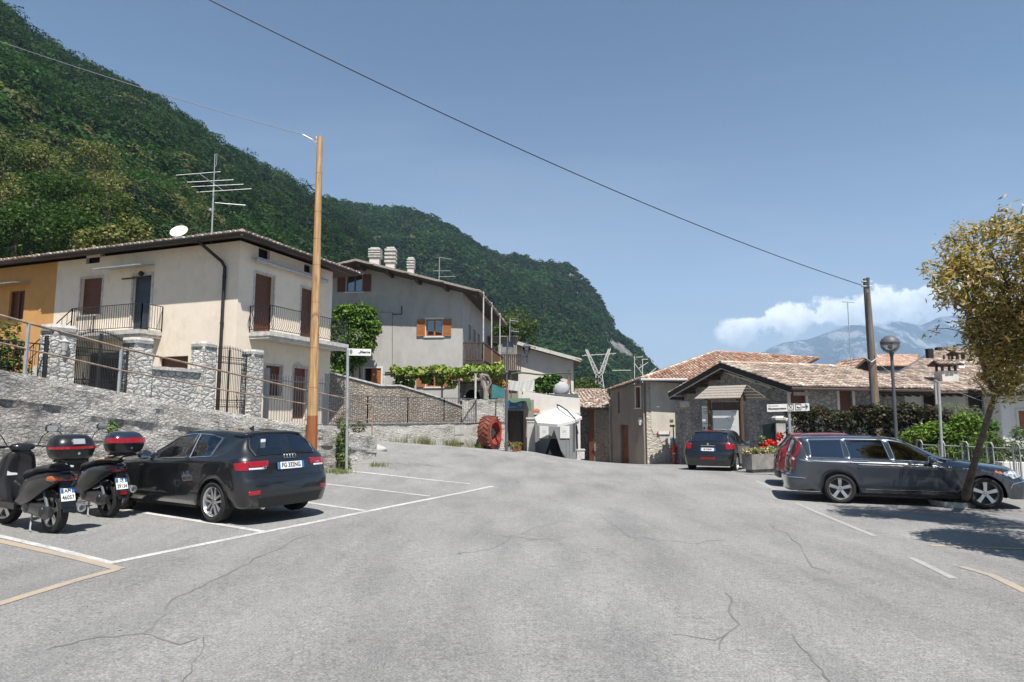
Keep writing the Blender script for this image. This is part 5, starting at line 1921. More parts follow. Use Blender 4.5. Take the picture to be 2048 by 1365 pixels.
mb = MB(); wall_mesh(mb, PSh, 0, Ls, zb, zt, [o_], .1); mb.quad(PSh.pt(Ls, zb, 0), PSh.pt(Ls, zt, 0), PSh.pt(Ls, zt, -4), PSh.pt(Ls, zb, -4)); mb.quad(PSh.pt(0, zb, 0), PSh.pt(0, zt, 0), PSh.pt(0, zt, -4), PSh.pt(0, zb, -4)); mb.build('boards', 'greywood', t)
m_ = MB(); inner_frame(m_, PSh, o_, .06, -.05, .02); backing(m_, PSh, o_, -.09); m_.build('window', M('dull_pane', (.22, .23, .23), .4), t)
m_ = MB(); m_.box(PSh.pt(-.9, zt, .3), PSh.d * (Ls + 1.0), -PSh.n * 4.3, (0, 0, .08)); m_.build('roof', 'greywood', t)
m_ = MB(); zz_ = PSh.uv(1010, 742)[1]
for i in range(13):
    a = -.1 + (Ls + .35) * i / 12
    m_.cbox(PSh.pt(a, zz_ + .6, .8), .09, .04, 1.15)
m_.box(PSh.pt(-.2, zz_ - .1, .85), PSh.d * (Ls + .5), -PSh.n * .8, (0, 0, .1)); m_.box(PSh.pt(-.2, zz_ + 1.15, .85), PSh.d * (Ls + .5), -PSh.n * .1, (0, 0, .08))
m_.build('balcony', 'darkwood', t)
m_ = MB(); m_.box(PSh.pt(-.5, 1, 0), PSh.d * (Ls + .6), -PSh.n * 4, (0, 0, zb - 1)); m_.build('lower_wall', 'brownstucco', t)
p0, p1 = P(1019, 676, 50.5), P(1020, 636, 50.5)
t = thing('yagi_aerial', 'white comb shaped aerial on the grey board shed', 'antenna', tuple(p0))
m_ = MB(); m_.tube([p0 - Vector((0, 0, .3)), p1], .035, 5); m_.build('mast', 'galv', t)
m_ = MB()
for (x, y) in ((1020, 641), (1021, 662)):
    m_.tube([P(x, y, 50.5), P(x + 17, y + 2, 50.5)], .02, 4)
    for k in range(5):
        m_.tube([P(x + 2 + k * 3.4, y - 4, 50.2), P(x + 2 + k * 3.4, y + 5, 50.8)], .014, 4)
m_.build('rods', 'white', t)
# low tiled houses on the lane
PA = face_cam(px_wall(1178, 43.0, 1230, 41.8))
t = thing('lane_house', 'low stone house with a sagging tiled roof at the narrow lane', 'house', tuple(PA.pt(1, -1.3, 0)))
LA = PA.uv(1230, 860)[0]
zt = PA.uv(1200, 815)[1]
dr = op(PA, 1179, 1184, 850, 922)
mb = MB(); wall_mesh(mb, PA, 0, LA, -2, zt); n0 = PA.pt(0, 0, -8)
mb.quad(PA.pt(0, -2, 0), PA.pt(0, zt, 0), PA.pt(-.8, zt, -8), PA.pt(-.8, -2, -8)); mb.build('wall', 'rubble', t)
m_ = MB(); pbox(m_, PA, .0, .35, -1.4, zt - .2, .0, .05); m_.build('door', 'shutter', t)
e0, e1 = P(1161, 822, 41.5), P(1228, 806, 41.0)
e0 = PA.pt(-.75, zt - .05, .6); e1 = PA.pt(LA, zt - .05, .6)
roof_plane('roof', [e0, e1, e1 + Vector((.6, 5.5, 1.35)), e0 + Vector((-.2, 5.5, 1.2))], (0, 1), t, TILE_B, wild=2.2)
t = thing('lane_annex', 'small dark annex with broken roof tiles left of the lane house', 'house', tuple(P(1170, 910, 44.5)))
a = P(1160, 860, 45.5); b = P(1180, 860, 45.5)
m_ = MB(); m_.box((a.x, a.y, -1.8), (b.x - a.x + .3, 0, 0), (0, 4, 0), (0, 0, 1.66 + 20 / F * 45.5 + 1.8)); m_.build('wall', 'grey_rubble', t)
ea = P(1154, 812, 44.8); eb = P(1186, 812, 44.8)
roof_plane('roof', [ea, eb, eb + Vector((0, 4.5, .9)), ea + Vector((0, 4.5, .9))], (0, 1), t, TILE_B, wild=2.5)
t = thing('lane_roof', 'weathered pinkish tile roof seen behind the lane annex', 'house', tuple(P(1185, 800, 55)))
ea, eb = P(1158, 800, 52), P(1222, 800, 52)
roof_plane('roof', [ea, eb, eb + Vector((0, 6, 1.1)), ea + Vector((0, 6, 1.1))], (0, 1), t, TILE_A, wild=2)
m_ = MB(); m_.box((ea.x + .2, ea.y + .5, -2), (eb.x - ea.x, 0, 0), (0, 5, 0), (0, 0, ea.z + 1.9)); m_.build('wall', 'brownstucco', t)

# ================================================================ STONE HOUSE AND CHAPEL
B_ = P(1293, 830, 37.5); A_ = P(1222, 830, 41.0)
PS1 = face_cam(Pl(B_.x, B_.y, A_.x - B_.x, A_.y - B_.y))
PS2 = face_cam(Pl(B_.x, B_.y, 1, 0))
sh_ = thing('stone_house', 'old stone house with bare plaster, brown door and orange tiled hip roof', 'house', (B_.x, B_.y, -1.14))
LS1 = PS1.uv(1222, 850)[0]
w1, d1_, w0 = op(PS1, 1272, 1281, 775, 816), op(PS1, 1241, 1257, 850, 922), op(PS1, 1236, 1239, 784, 826)
w0 = (w0[0], w0[0] + .2, w0[2], w0[3])
tps = sorted([PS1.uv(1222, 779), PS1.uv(1293, 764)])
mb = MB(); wall_mesh(mb, PS1, 0, LS1, -2.2, tps, [w1, (d1_[0], d1_[1], -2.2, d1_[3]), w0], .22)
mb.build('wall', 'brownstucco', sh_)
mb = MB(); zt2 = PS2.uv(1330, 762)[1]
wall_mesh(mb, PS2, 0, 4.2, -2.2, zt2); mb.build('front_wall', MT.setdefault('peeling', m_rubble('peeling_plaster', (.36, .33, .28), (.56, .51, .43), 3.3, 1.5, (.36, .33, .29), .04, .3, .03)), sh_)
mb = MB(); wall_mesh(mb, PS2, .25, 1.9, [(.25, .9), (.4, .55), (.62, .62), (.8, .1), (1.1, .25), (1.3, -.1), (1.62, .1), (1.9, -.2)], zt2 - .02, [], 0, .025); mb.build('plaster_patch', m_stucco('warm_plaster', (.56, .52, .45), .5, (.33, .29, .24), 1.5, .02), sh_)
m_ = MB(); frame(m_, PS1, w1, .09, -.02, .03); backing(m_, PS1, w1, -.2); pbox(m_, PS1, w1[0], w1[1], w1[2], w1[3], -.2, -.17); wf = m_.build('window', 'palestucco', sh_)
m_ = MB(); shutter_fill(m_, PS1, w1, -.15); m_.build('shutter', 'shutter', wf)
m_ = MB(); backing(m_, PS1, w0, -.21); m_.build('slit_window', 'dark', sh_)
m_ = MB()
for k in range(6):
    a = d1_[0] + (d1_[1] - d1_[0]) * k / 6; pbox(m_, PS1, a + .005, a + (d1_[1] - d1_[0]) / 6 - .005, -1.4, d1_[3], -.2, -.14)
m_.build('door', M('red_brown_door', (.16, .055, .035), .7, .4), sh_)
m_ = MB(); m_.tube([PS1.pt(.12, zt2 - .2, .1), PS1.pt(.12, -1.3, .1)], .05, 6); m_.tube([PS1.pt(LS1 + .1, PS1.uv(1222, 790)[1], .3), PS1.pt(LS1 - .05, PS1.uv(1222, 800)[1], .1), PS1.pt(LS1 - .05, -1.3, .1)], .05, 6)
m_.build('drainpipe', 'greywood', sh_)
m_ = MB(); q = PS1.uv(1284, 852); m_.cbox(PS1.pt(q[0], q[1] + .1, .08), .35, .1, .12, 1.1); q = PS1.uv(1285, 842); m_.ball(PS1.pt(q[0], q[1], .12), .16, .1, .2); m_.build('wall_sign', 'palestucco', sh_)
eL, eR, rL, rR, tL = P(1281, 758, 36.75), P(1420, 758, 37.0), P(1430, 704, 45.5), P(1636, 717, 45.5), P(1213, 781, 41.6)
roof_plane('roof', [eL, eL + (rR - rL) * .95, rR, rL], (0, 1), sh_, TILE_R)
roof_plane('roof', [tL, eL, rL], (0, 1), sh_, TILE_R)
ridge_tiles('ridge_tiles', eL, rL, sh_, TILE_A); ridge_tiles('ridge_tiles', rL, rR, sh_, TILE_R)
m_ = MB(); m_.tube([eL + Vector((0, -.08, -.06)), P(1375, 760, 36.6)], .07, 6); m_.build('gutter', 'galv', sh_)
q = PS2.uv(1327, 866)
m_ = MB(); pbox(m_, PS2, q[0] - .30, q[0] + .30, q[1] - .085, q[1] + .085, .05, .09)
o = m_.build('direction_arrow_sign', 'white'); tag(o, 'small white trail sign with red ends on the sunlit stone wall', 'sign')
m_ = MB(); pbox(m_, PS2, q[0] - .36, q[0] - .30, q[1] - .08, q[1] + .08, .05, .09); pbox(m_, PS2, q[0] + .30, q[0] + .36, q[1] - .08, q[1] + .08, .05, .09)
oo = m_.build('red_ends', 'red'); oo.parent = o
q = PS2.uv(1344, 876)
m_ = MB(); pbox(m_, PS2, q[0] - .10, q[0] + .10, q[1] - .055, q[1] + .055, .05, .08); o = m_.build('house_number_sign', M('pale_blue_sign', (.15, .35, .5), .5)); tag(o, 'tiny blue plate on the sunlit wall beside the hydrant', 'sign')

# chapel
K1 = P(1578, 830, 28.6); K2 = P(1350, 830, 36.7)
PC = face_cam(Pl(K1.x, K1.y, K2.x - K1.x, K2.y - K1.y))
PCf = Pl(K1.x, K1.y, -PC.n.x, -PC.n.y); PCf.n = -PC.d
ch = thing('chapel', 'low grey stone chapel with a dark boarded gable and tan tiled roof', 'chapel', (K1.x, K1.y, -.6))
LC = (K2 - K1).length
VO = .95
PVg = Pl(*(PC.o + PC.n * VO).xy, PC.d.x, PC.d.y); PVg.n = PC.n
vr, vp, vl = PVg.uv(1580, 773), PVg.uv(1440, 726), PVg.uv(1337, 786)
# symmetric verge lines measured on the overhang plane
tpc = [(0, lerp_poly([vr, vp], 0) - .16)] if vr[0] < 0 else [(0, vr[1] - .16)]
tpc += [(vp[0], vp[1] - .2), (LC, lerp_poly([vp, vl], LC) - .16)]
mb = MB(); wall_mesh(mb, PC, 0, LC, -2, tpc)
LF = 7.4
fw1, fw2 = op(PCf, 1581, 1611, 781, 842), op(PCf, 1679, 1705, 781, 842)
zF = PCf.uv(1640, 776)[1]
wall_mesh(mb, PCf, 0, LF, -2, zF, [fw1, fw2], .22)
mb.quad(PCf.pt(LF, -2, 0), PCf.pt(LF, zF, 0), PCf.pt(LF, zF, -8), PCf.pt(LF, -2, -8))
mb.build('wall', 'grey_rubble', ch)
m_ = MB(); o_ = op(PC, 1361, 1380, 803, 815); pbox(m_, PC, *o_, 0, .05); m_.build('plaque', 'stonecap', ch)
m_ = MB()
for (xa, ya, xb, yb) in ((1360, 789, 1438, 741), (1440, 741, 1545, 776)):
    qa, qb = PC.uv(xa, ya), PC.uv(xb, yb)
    m_.beam(PC.pt(*qa, .03), PC.pt(*qb, .03), .08, .14, PC.n)
m_.build('plaster_band', 'palestucco', ch)
for o_ in (fw1, fw2):
    m_ = MB(); frame(m_, PCf, o_, .14, -.03, .03); wf = m_.build('window', 'white', ch)
    m_ = MB(); shutter_fill(m_, PCf, o_, -.12, .16, .02); backing(m_, PCf, o_, -.2); m_.build('shutter', 'shutter', wf)
ar_ = -PC.n
v1, v2, v3 = PVg.pt(*vr), PVg.pt(*vp), PVg.pt(*vl)
v1e, v2e, v3e = v1 + ar_ * (LF + VO), v2 + ar_ * (7.9 + VO - .9), v3 + ar_ * (LF + VO)
roof_plane('roof', [v1, v1e, v2e, v2], (0, 1), ch, TILE_B)
roof_plane('roof', [v3, v3e, v2e, v2], (0, 1), ch, TILE_B)
roof_plane('roof', [v1e, v1e.lerp(v3e, .5), v2e], (0, 1), ch, TILE_B)
ridge_tiles('ridge_tiles', v2, v2e, ch, TILE_A)
m_ = MB()
for a, b in ((v1, v2), (v3, v2)):
    m_.beam(a + Vector((0, 0, -.12)) + ar_ * .02, b + Vector((0, 0, -.12)) + ar_ * .02, .08, .24)
m_.build('barge_board', 'black', ch)
m_ = MB()
for a, b in ((v1, v2), (v3, v2)):
    m_.beam(a + Vector((0, 0, -.27)) + ar_ * .05, b + Vector((0, 0, -.27)) + ar_ * .05, .04, .05)
m_.build('verge_trim', 'stonecap', ch)
m_ = MB()
for k in range(5):
    for (a, b) in ((v1, v2), (v3, v2)):
        p = a.lerp(b, k / 4 * .95)
        m_.beam(p + Vector((0, 0, -.3)) + ar_ * .1, p + Vector((0, 0, -.3)) + ar_ * 1.0, .14, .16)
m_.build('beam_ends', 'darkwood', ch)
m_ = MB(); m_.tube([v1 + Vector((0, 0, -.1)) - PC.d * .08, v1e + Vector((0, 0, -.1)) - PC.d * .08], .06, 6); m_.build('gutter', 'darkwood', ch)

# information shelter
ST = face_cam(px_wall(1400, 29.2, 1508, 28.0))
t = thing('notice_shelter', 'wooden notice shelter with a small slatted roof in front of the chapel', 'notice board', tuple(ST.pt(1.2, -.5, 0)))
s1_, s2_ = ST.uv(1420, 850)[0], ST.uv(1484, 850)[0]
for s_ in (s1_, s2_):
    m_ = MB(); m_.tube([ST.pt(s_, -.7), ST.pt(s_, ST.uv(1484, 790)[1])], .085, 8); m_.build('post', 'midwood', t, smooth=True)
zt_, zb_ = ST.uv(1440, 777)[1], ST.uv(1440, 800)[1]
r0, r1 = ST.uv(1397, 798)[0], ST.uv(1480, 798)[0]
q0, q1 = ST.uv(1411, 783)[0], ST.uv(1492, 783)[0]
m_ = MB()
ra, rb = ST.pt(q0 + .15, zt_ + .1, -.15), ST.pt(q1, zt_ + .12, -.15)
for k in range(5):
    u0_, u1_ = k / 5, (k + 1) / 5 - .04
    pa, pb = ST.pt(r0, zb_ + .03, .65), ST.pt(r1 + .15, zb_ + .05, .65)
    for (A__, B__, C__, D__) in ((pa.lerp(ra, u0_), pb.lerp(rb, u0_), pb.lerp(rb, u1_), pa.lerp(ra, u1_)),):
        m_.prism([A__, B__, C__, D__], (0, 0, .03))
    pa2, pb2 = ST.pt(r0 + .6, zb_ - .02, -.95), ST.pt(r1 + 1.05, zb_ - .02, -.95)
    m_.prism([pa2.lerp(ra, u0_), pb2.lerp(rb, u0_), pb2.lerp(rb, u1_), pa2.lerp(ra, u1_)], (0, 0, .03))
m_.build('roof', 'greywood', t)
m_ = MB(); m_.beam(ST.pt(s1_, zb_ + .02), ST.pt(s2_, zb_ + .02), .1, .14)
for s_ in (s1_, s2_):
    m_.beam(ST.pt(s_, zb_, .6), ST.pt(s_, zt_, -.1), .08, .1); m_.beam(ST.pt(s_, zb_, -.85), ST.pt(s_, zt_, -.1), .08, .1)
m_.build('roof_frame', 'darkwood', t)
o_ = op(ST, 1426, 1478, 821, 876)
m_ = MB(); pbox(m_, ST, o_[0] - .03, o_[1] + .03, o_[2], o_[3] + .35, -.09, -.03); m_.build('back_board', 'darkwood', t)
m_ = MB(); pbox(m_, ST, *o_, -.03, 0); bd = m_.build('map_board', 'white', t)
m_ = MB()
for (u, v, w, h) in ((.52, .68, .04, .06), (.57, .72, .03, .03), (.62, .73, .05, .09), (.6, .6, .03, .05), (.75, .93, .15, .025), (.03, .93, .02, .03), (.25, .15, .4, .006), (.1, .35, .3, .004), (.5, .4, .35, .004)):
    a = o_[0] + (1 - u - w) * (o_[1] - o_[0]); z = o_[2] + v * (o_[3] - o_[2])
    a = o_[0] + u * (o_[1] - o_[0])
    pbox(m_, ST, a, a + w * (o_[1] - o_[0]), z, z + h * (o_[3] - o_[2]), .0, .004)
m_.build('map_print', M('grey_print', (.3, .3, .32), .7), bd)
o_ = op(ST, 1404, 1420, 813, 872)
m_ = MB(); pbox(m_, ST, *o_, -.1, -.05); bd = m_.build('side_panel', 'white', t)
m_ = MB()
for (u, v, w, h) in ((.1, .2, .25, .1), (.6, .22, .25, .08), (.15, .02, .2, .07), (.55, .05, .25, .08), (.15, .9, .7, .02), (.15, .82, .7, .015), (.15, .76, .6, .015), (.15, .4, .7, .015)):
    a = o_[0] + u * (o_[1] - o_[0]); z = o_[2] + v * (o_[3] - o_[2])
    pbox(m_, ST, a, a + w * (o_[1] - o_[0]), z, z + h * (o_[3] - o_[2]), -.05, -.046)
m_.build('panel_print', M('dark_print', (.08, .08, .09), .7), bd)

# ================================================================ HOUSES ON THE RIGHT
PH = face_cam(px_wall(1738, 31.0, 1990, 31.0))
t = thing('low_tiled_house', 'low white house with tan tiled roof and chimneys behind the dark hedge', 'house', tuple(PH.pt(3, -.7, 0)))
LH = PH.uv(1990, 800)[0]; zt = PH.uv(1850, 783)[1]
h1_, h2_ = op(PH, 1848, 1874, 792, 850), op(PH, 1937, 1968, 792, 850)
mb = MB(); wall_mesh(mb, PH, 0, LH, -2, zt, [h1_, h2_], .2); mb.quad(PH.pt(LH, -2), PH.pt(LH, zt), PH.pt(LH, zt, -8), PH.pt(LH, -2, -8)); mb.build('wall', 'whitestucco', t)
for o_ in (h1_, h2_):
    m_ = MB(); frame(m_, PH, o_, .09, -.02, .02); wf = m_.build('window', 'stonecap', t)
    m_ = MB(); shutter_fill(m_, PH, o_, -.12, .1); m_.build('shutter', M('black_brown', (.03, .02, .018), .7), wf)
a0_, a1_, a2_, a3_ = P(1736, 783, 30.3), P(1993, 783, 30.3), P(1985, 749, 34.5), P(1715, 748, 34.5)
roof_plane('roof', [a0_, a1_, a2_, a3_], (0, 1), t, TILE_B)
b0_, b1_, b3_ = P(1795, 749, 34.6), P(2040, 749, 34.6), P(1880, 697, 42)
b2_ = b3_ + (b1_ - b0_) * .6
roof_plane('roof', [b0_, b1_, b2_, b3_], (0, 1), t, TILE_B)
m_ = MB(); m_.beam(b0_ + Vector((-.1, 0, -.1)), b3_ + Vector((-.1, 0, -.1)), .18, .25); m_.build('verge', 'greypaint', t)
m_ = MB(); m_.tube([a0_ + Vector((0, -.1, -.08)), a1_ + Vector((0, -.1, -.08))], .06, 6)
for k in range(16):
    p = a0_.lerp(a1_, k / 15); m_.beam(p + Vector((0, .05, -.2)), p + Vector((0, .8, -.05)), .1, .12)
m_.build('rafter_ends', 'darkwood', t)


def chimney(x0, x1, yt, yb, Yc, mat, cap, par):
    a, b = P(x0, yb, Yc), P(x1, yt, Yc)
    m_ = MB(); m_.cbox(((a.x + b.x) / 2, Yc, (a.z + b.z) / 2 - .2), b.x - a.x, .6, b.z - a.z + .4); c_ = m_.build('chimney', mat, par)
    w = b.x - a.x
    m_ = MB()
    for sx in (-1, 1):
        for sy in (-1, 1):
            m_.cbox(((a.x + b.x) / 2 + sx * w * .4, Yc + sy * .22, b.z + .16), .09, .09, .34)
    m_.build('chimney_pillars', 'darkwood', c_)
    c0 = Vector(((a.x + b.x) / 2, Yc, b.z + .33))
    if cap:
        for sg in (-1, 1):
            roof_plane('chimney_roof', [c0 + Vector((-w * .75, sg * .5, -.02)), c0 + Vector((w * .75, sg * .5, -.02)), c0 + Vector((w * .75, 0, .2)), c0 + Vector((-w * .75, 0, .2))], (0, 1), par, TILE_B, .05)


chimney(1878, 1908, 743, 772, 32.4, 'palestucco', True, t)
chimney(1893, 1912, 722, 742, 37, 'black', False, t)
chimney(1911, 1921, 720, 748, 36, 'whitestucco', True, t)
m_ = MB(); a = P(1859, 708, 38.5); m_.cbox((a.x, a.y, a.z), .3, .3, .6); m_.build('vent_pipe', 'iron', t); m_ = MB(); a = P(1877, 700, 41); m_.cbox((a.x, a.y, a.z), .3, .3, .3); m_.build('vent_pipe', 'iron', t)
# house behind with pinkish roof
t = thing('pink_roof_house', 'house with a smooth pink tiled roof behind the wooden pole', 'house', tuple(P(1780, 760, 46)))
a = P(1742, 733, 45); b = P(1835, 733, 45); c = P(1835, 711, 49); d_ = P(1742, 710, 49)
roof_plane('roof', [a, b, c, d_], (0, 1), t, [(.60, .42, .32), (.62, .45, .36), (.55, .38, .30)], wild=.3)
m_ = MB(); m_.box((a.x, a.y + .7, 0), (b.x - a.x, 0, 0), (0, 5, 0), (0, 0, a.z - .05)); m_.build('wall', 'palestucco', t)
m_ = MB(); m_.box((a.x + .1, a.y + .1, a.z - .45), (b.x - a.x, 0, 0), (0, .4, 0), (0, 0, .3)); m_.build('eave_board', 'greypaint', t)
g0_, g1_, g2_ = P(1694, 748, 44), P(1726, 718, 44), P(1750, 748, 44)
m_ = MB(); m_.prism([g0_, g1_, g2_, Vector((g2_.x, 44, 0)), Vector((g0_.x, 44, 0))], (0, 3, 0)); m_.build('gable', 'darkwood', t)
e3 = Vector((0, 3.4, 0)); off = Vector((0, -.4, .05))
roof_plane('gable_roof', [g0_ + off - Vector((.3, 0, .2)), g0_ + off + e3 - Vector((.3, 0, .2)), g1_ + off + e3, g1_ + off], (0, 1), t, TILE_R)
roof_plane('gable_roof', [g2_ + off, g2_ + off + e3, g1_ + off + e3, g1_ + off], (0, 1), t, TILE_R)
# white house at the right edge
PWh = face_cam(px_wall(2000, 26.5, 2200, 25.0))
t = thing('white_house', 'bright white rendered house with brown shutter at the right edge', 'house', tuple(PWh.pt(2, -.7, 0)))
o_ = op(PWh, 2038, 2066, 822, 860); zt = PWh.uv(2040, 786)[1]; Lw = PWh.uv(2200, 820)[0]
mb = MB(); wall_mesh(mb, PWh, 0, Lw, -2, zt, [o_], .2); mb.quad(PWh.pt(0, -2), PWh.pt(0, zt), PWh.pt(0, zt, -4), PWh.pt(0, -2, -4)); mb.build('wall', 'whitestucco', t)
m_ = MB(); frame(m_, PWh, o_, .08, -.02, .04); wf = m_.build('window', 'white', t)
m_ = MB(); shutter_fill(m_, PWh, o_, -.1); m_.build('shutter', 'shutter_o', wf)
q0_, q1_ = PWh.pt(-.5, zt, .6), PWh.pt(Lw, zt, .6)
roof_plane('roof', [q0_, q1_, q1_ + Vector((2, 4, 1.0)), q0_ + Vector((2.4, 4, 1.0))], (0, 1), t, TILE_B)
# thin tall aerial
a, b = P(1701, 735, 42), P(1695, 604, 42)
t = thing('thin_aerial', 'very tall thin aerial left of the wooden pole', 'antenna', tuple(a))
m_ = MB(); m_.tube([a - Vector((0, 0, 2)), b], .03, 5); m_.build('mast', 'galv', t)
m_ = MB(); m_.tube([P(1684, 604, 42), P(1709, 606, 42)], .03, 4); m_.build('crossbar', 'galv', t)

# pylon far away
t = thing('power_pylon', 'pale steel lattice power pylon standing before the forested cliff', 'pylon', tuple(P(1202, 830, 230)))
Yp_ = 230
m_ = MB()


def pj(x, y, dy=0):
    return P(x, y, Yp_ + dy)


def lattice(x0, y0, w0_, x1, y1, w1_, n, dp=3.0):
    for sg in (-1, 1):
        for dy in (0, dp):
            m_.tube([pj(x0 + sg * w0_, y0, dy), pj(x1 + sg * w1_, y1, dy)], .19, 4, False)
    for k in range(n):
        t0, t1 = k / n, (k + 1) / n
        xa, xb = x0 + (x1 - x0) * t0, x0 + (x1 - x0) * t1; ya, yb = y0 + (y1 - y0) * t0, y0 + (y1 - y0) * t1
        wa, wb = w0_ + (w1_ - w0_) * t0, w0_ + (w1_ - w0_) * t1
        for dy in (0, dp):
            m_.tube([pj(xa - wa, ya, dy), pj(xb + wb, yb, dy)], .12, 4, False); m_.tube([pj(xa + wa, ya, dy), pj(xb - wb, yb, dy)], .12, 4, False)
            m_.tube([pj(xa - wa, ya, dy), pj(xa + wa, ya, dy)], .08, 4, False)


lattice(1203, 835, 13, 1198, 748, 6, 7)
m_.build('tower_body', 'stonecap', t); m_ = MB()
lattice(1194, 748, 4, 1173, 700, 2, 5); lattice(1202, 748, 4, 1219, 698, 2, 5)
m_.build('tower_arms', 'stonecap', t); m_ = MB()
for dy in (0, 3):
    m_.tube([pj(1164, 712, dy), pj(1232, 707, dy)], .14, 4); m_.tube([pj(1172, 698, dy), pj(1178, 711, dy)], .12, 4); m_.tube([pj(1221, 696, dy), pj(1215, 708, dy)], .12, 4)
for k in range(9):
    m_.tube([pj(1168 + 7 * k, 711, 0), pj(1172 + 7 * k, 709, 3)], .07, 4)
m_.build('crossarm', 'stonecap', t)
t = thing('steel_mast', 'second steel power mast partly hidden by the orange roof', 'pylon', tuple(P(1280, 800, 150)))
m_ = MB()
for (a, b, c, d_) in ((1269, 712, 1269, 770), (1285, 720, 1285, 770), (1269, 727, 1288, 752), (1278, 737, 1296, 725), (1272, 715, 1286, 714), (1284, 719, 1296, 719), (1224, 741, 1262, 741), (1298, 748, 1312, 737)):
    m_.tube([P(a, b, 150), P(c, d_, 150)], .10, 4)
m_.build('mast_bars', 'stonecap', t)

# ================================================================ CARS
def pchip(P_, t):
    """monotone cubic interpolation of control rows P_ (n, ...) at parameters t in 0..n-1"""
    n = len(P_)
    d = P_[1:] - P_[:-1]
    m = np.zeros_like(P_)
    a, b = d[:-1], d[1:]
    with np.errstate(divide='ignore', invalid='ignore'):
        h = np.where(a * b > 0, 2 * a * b / (a + b), 0)
    m[1:-1] = np.nan_to_num(h); m[0] = d[0]; m[-1] = d[-1]
    t = np.asarray(t, float)
    i = np.clip(np.floor(t).astype(int), 0, n - 2); f = (t - i)
    f = f.reshape((-1,) + (1,) * (P_.ndim - 1))
    h00 = 2 * f ** 3 - 3 * f ** 2 + 1; h10 = f ** 3 - 2 * f ** 2 + f; h01 = -2 * f ** 3 + 3 * f ** 2; h11 = f ** 3 - f ** 2
    return h00 * P_[i] + h10 * m[i] + h01 * P_[i + 1] + h11 * m[i + 1]


class Skin:
    """tensor surface of a car body. net: rows of 8 points (half width, y, z) from the lower edge to the centre line"""
    def __init__(s, net):
        A = np.array(net, float)
        Lf = A * np.array([-1, 1, 1])
        s.net = np.concatenate([Lf, A[:, -2::-1]], axis=1)      # 15 levels: left lower edge .. centre .. right lower edge
        s.nr = len(net)

    def at(s, i, j):
        i = np.atleast_1d(i); j = np.atleast_1d(j)
        rows = pchip(s.net, i)                   # len(i) x 15 x 3
        out = pchip(rows.transpose(1, 0, 2), j)  # len(j) x len(i) x 3
        return out.transpose(1, 0, 2)

    def nrm(s, i, j):
        e = 1e-3
        i = np.atleast_1d(i).astype(float); j = np.atleast_1d(j).astype(float)
        i0, i1 = np.clip(i - e, 0, s.nr - 1), np.clip(i + e, 0, s.nr - 1)
        j0, j1 = np.clip(j - e, 0, 14), np.clip(j + e, 0, 14)
        a = s.at(i1, j) - s.at(i0, j); b = s.at(i, j1) - s.at(i, j0)
        n = np.cross(a, b)
        return -n / (np.linalg.norm(n, axis=2)[..., None] + 1e-12)

    def patch(s, name, mat, parent, i0, i1, j0, j1, off=0.0, di=.2, dj=.25, mirror=False):
        """patch of the skin lifted by off"""
        ni = max(2, int(math.ceil((i1 - i0) / di))); nj = max(2, int(math.ceil((j1 - j0) / dj)))
        ii = np.linspace(i0, i1, ni + 1); jj = np.linspace(j0, j1, nj + 1)
        V = s.at(ii, jj)
        if off:
            V = V + s.nrm(ii, jj) * off
        idx = np.arange((ni + 1) * (nj + 1)).reshape(ni + 1, nj + 1)
        Fc = np.stack([idx[:-1, :-1], idx[:-1, 1:], idx[1:, 1:], idx[1:, :-1]], -1).reshape(-1, 4)
        return V.reshape(-1, 3), Fc

    def line(s, pts, off=.002, n=10):
        out = []
        for (a, b), (c, d) in zip(pts, pts[1:]):
            for k in range(n + 1):
                t = k / n
                i, j = a + (c - a) * t, b + (d - b) * t
                out.append(Vector((s.at(i, j)[0, 0] + s.nrm(i, j)[0, 0] * off).tolist()))
        o2 = [out[0]]
        for p in out[1:]:
            if (p - o2[-1]).length > 1e-4:
                o2.append(p)
        return o2


def mirj(j):
    return 14 - j


CARM = {}


def paint(key, col, metal=.0, rough=.25):
    m, N, L, b = nt(key)
    L.new(mixc(N, L, ramp(N, L, tex(N, L, 'Noise', pos(N, L), 2.5, 5, .6).outputs['Fac'], [(.4, (0, 0, 0)), (.75, (.05, .05, .05))]), col, (.12, .12, .115)), b.inputs['Base Color'])
    setin(b, 'Metallic', metal); setin(b, 'Roughness', rough); setin(b, 'Coat Weight', 1.0); setin(b, 'Coat Roughness', .02)
    return m


MT['p_black'] = paint('black_car_paint', (.005, .006, .008), .0, .35)
MT['p_208'] = paint('dark_car_paint', (.012, .013, .016), .3, .3)
MT['p_grey'] = paint('grey_blue_car_paint', (.066, .077, .094), .6, .25)
MT['p_red'] = paint('red_car_paint', (.22, .01, .012), .3, .3)
MT['lamp_red'] = M('red_lamp', (.27, .005, .010), .15, .05, coat=1.0)
MT['lamp_clear'] = M('clear_lamp', (.55, .56, .58), .12, .1, 20, coat=1.0)
MT['lamp_orange'] = M('orange_lamp', (.55, .16, .02), .2, .05, coat=1.0)
MT['seat'] = M('seat_cloth', (.03, .03, .032), .9, .3)
MT['plate'] = M('plate_white', (.68, .69, .70), .4, .03)
MT['plateblue'] = M('plate_blue', (.02, .12, .42), .4, .03)
MT['text'] = M('sign_text', (.02, .02, .022), .6, .02)


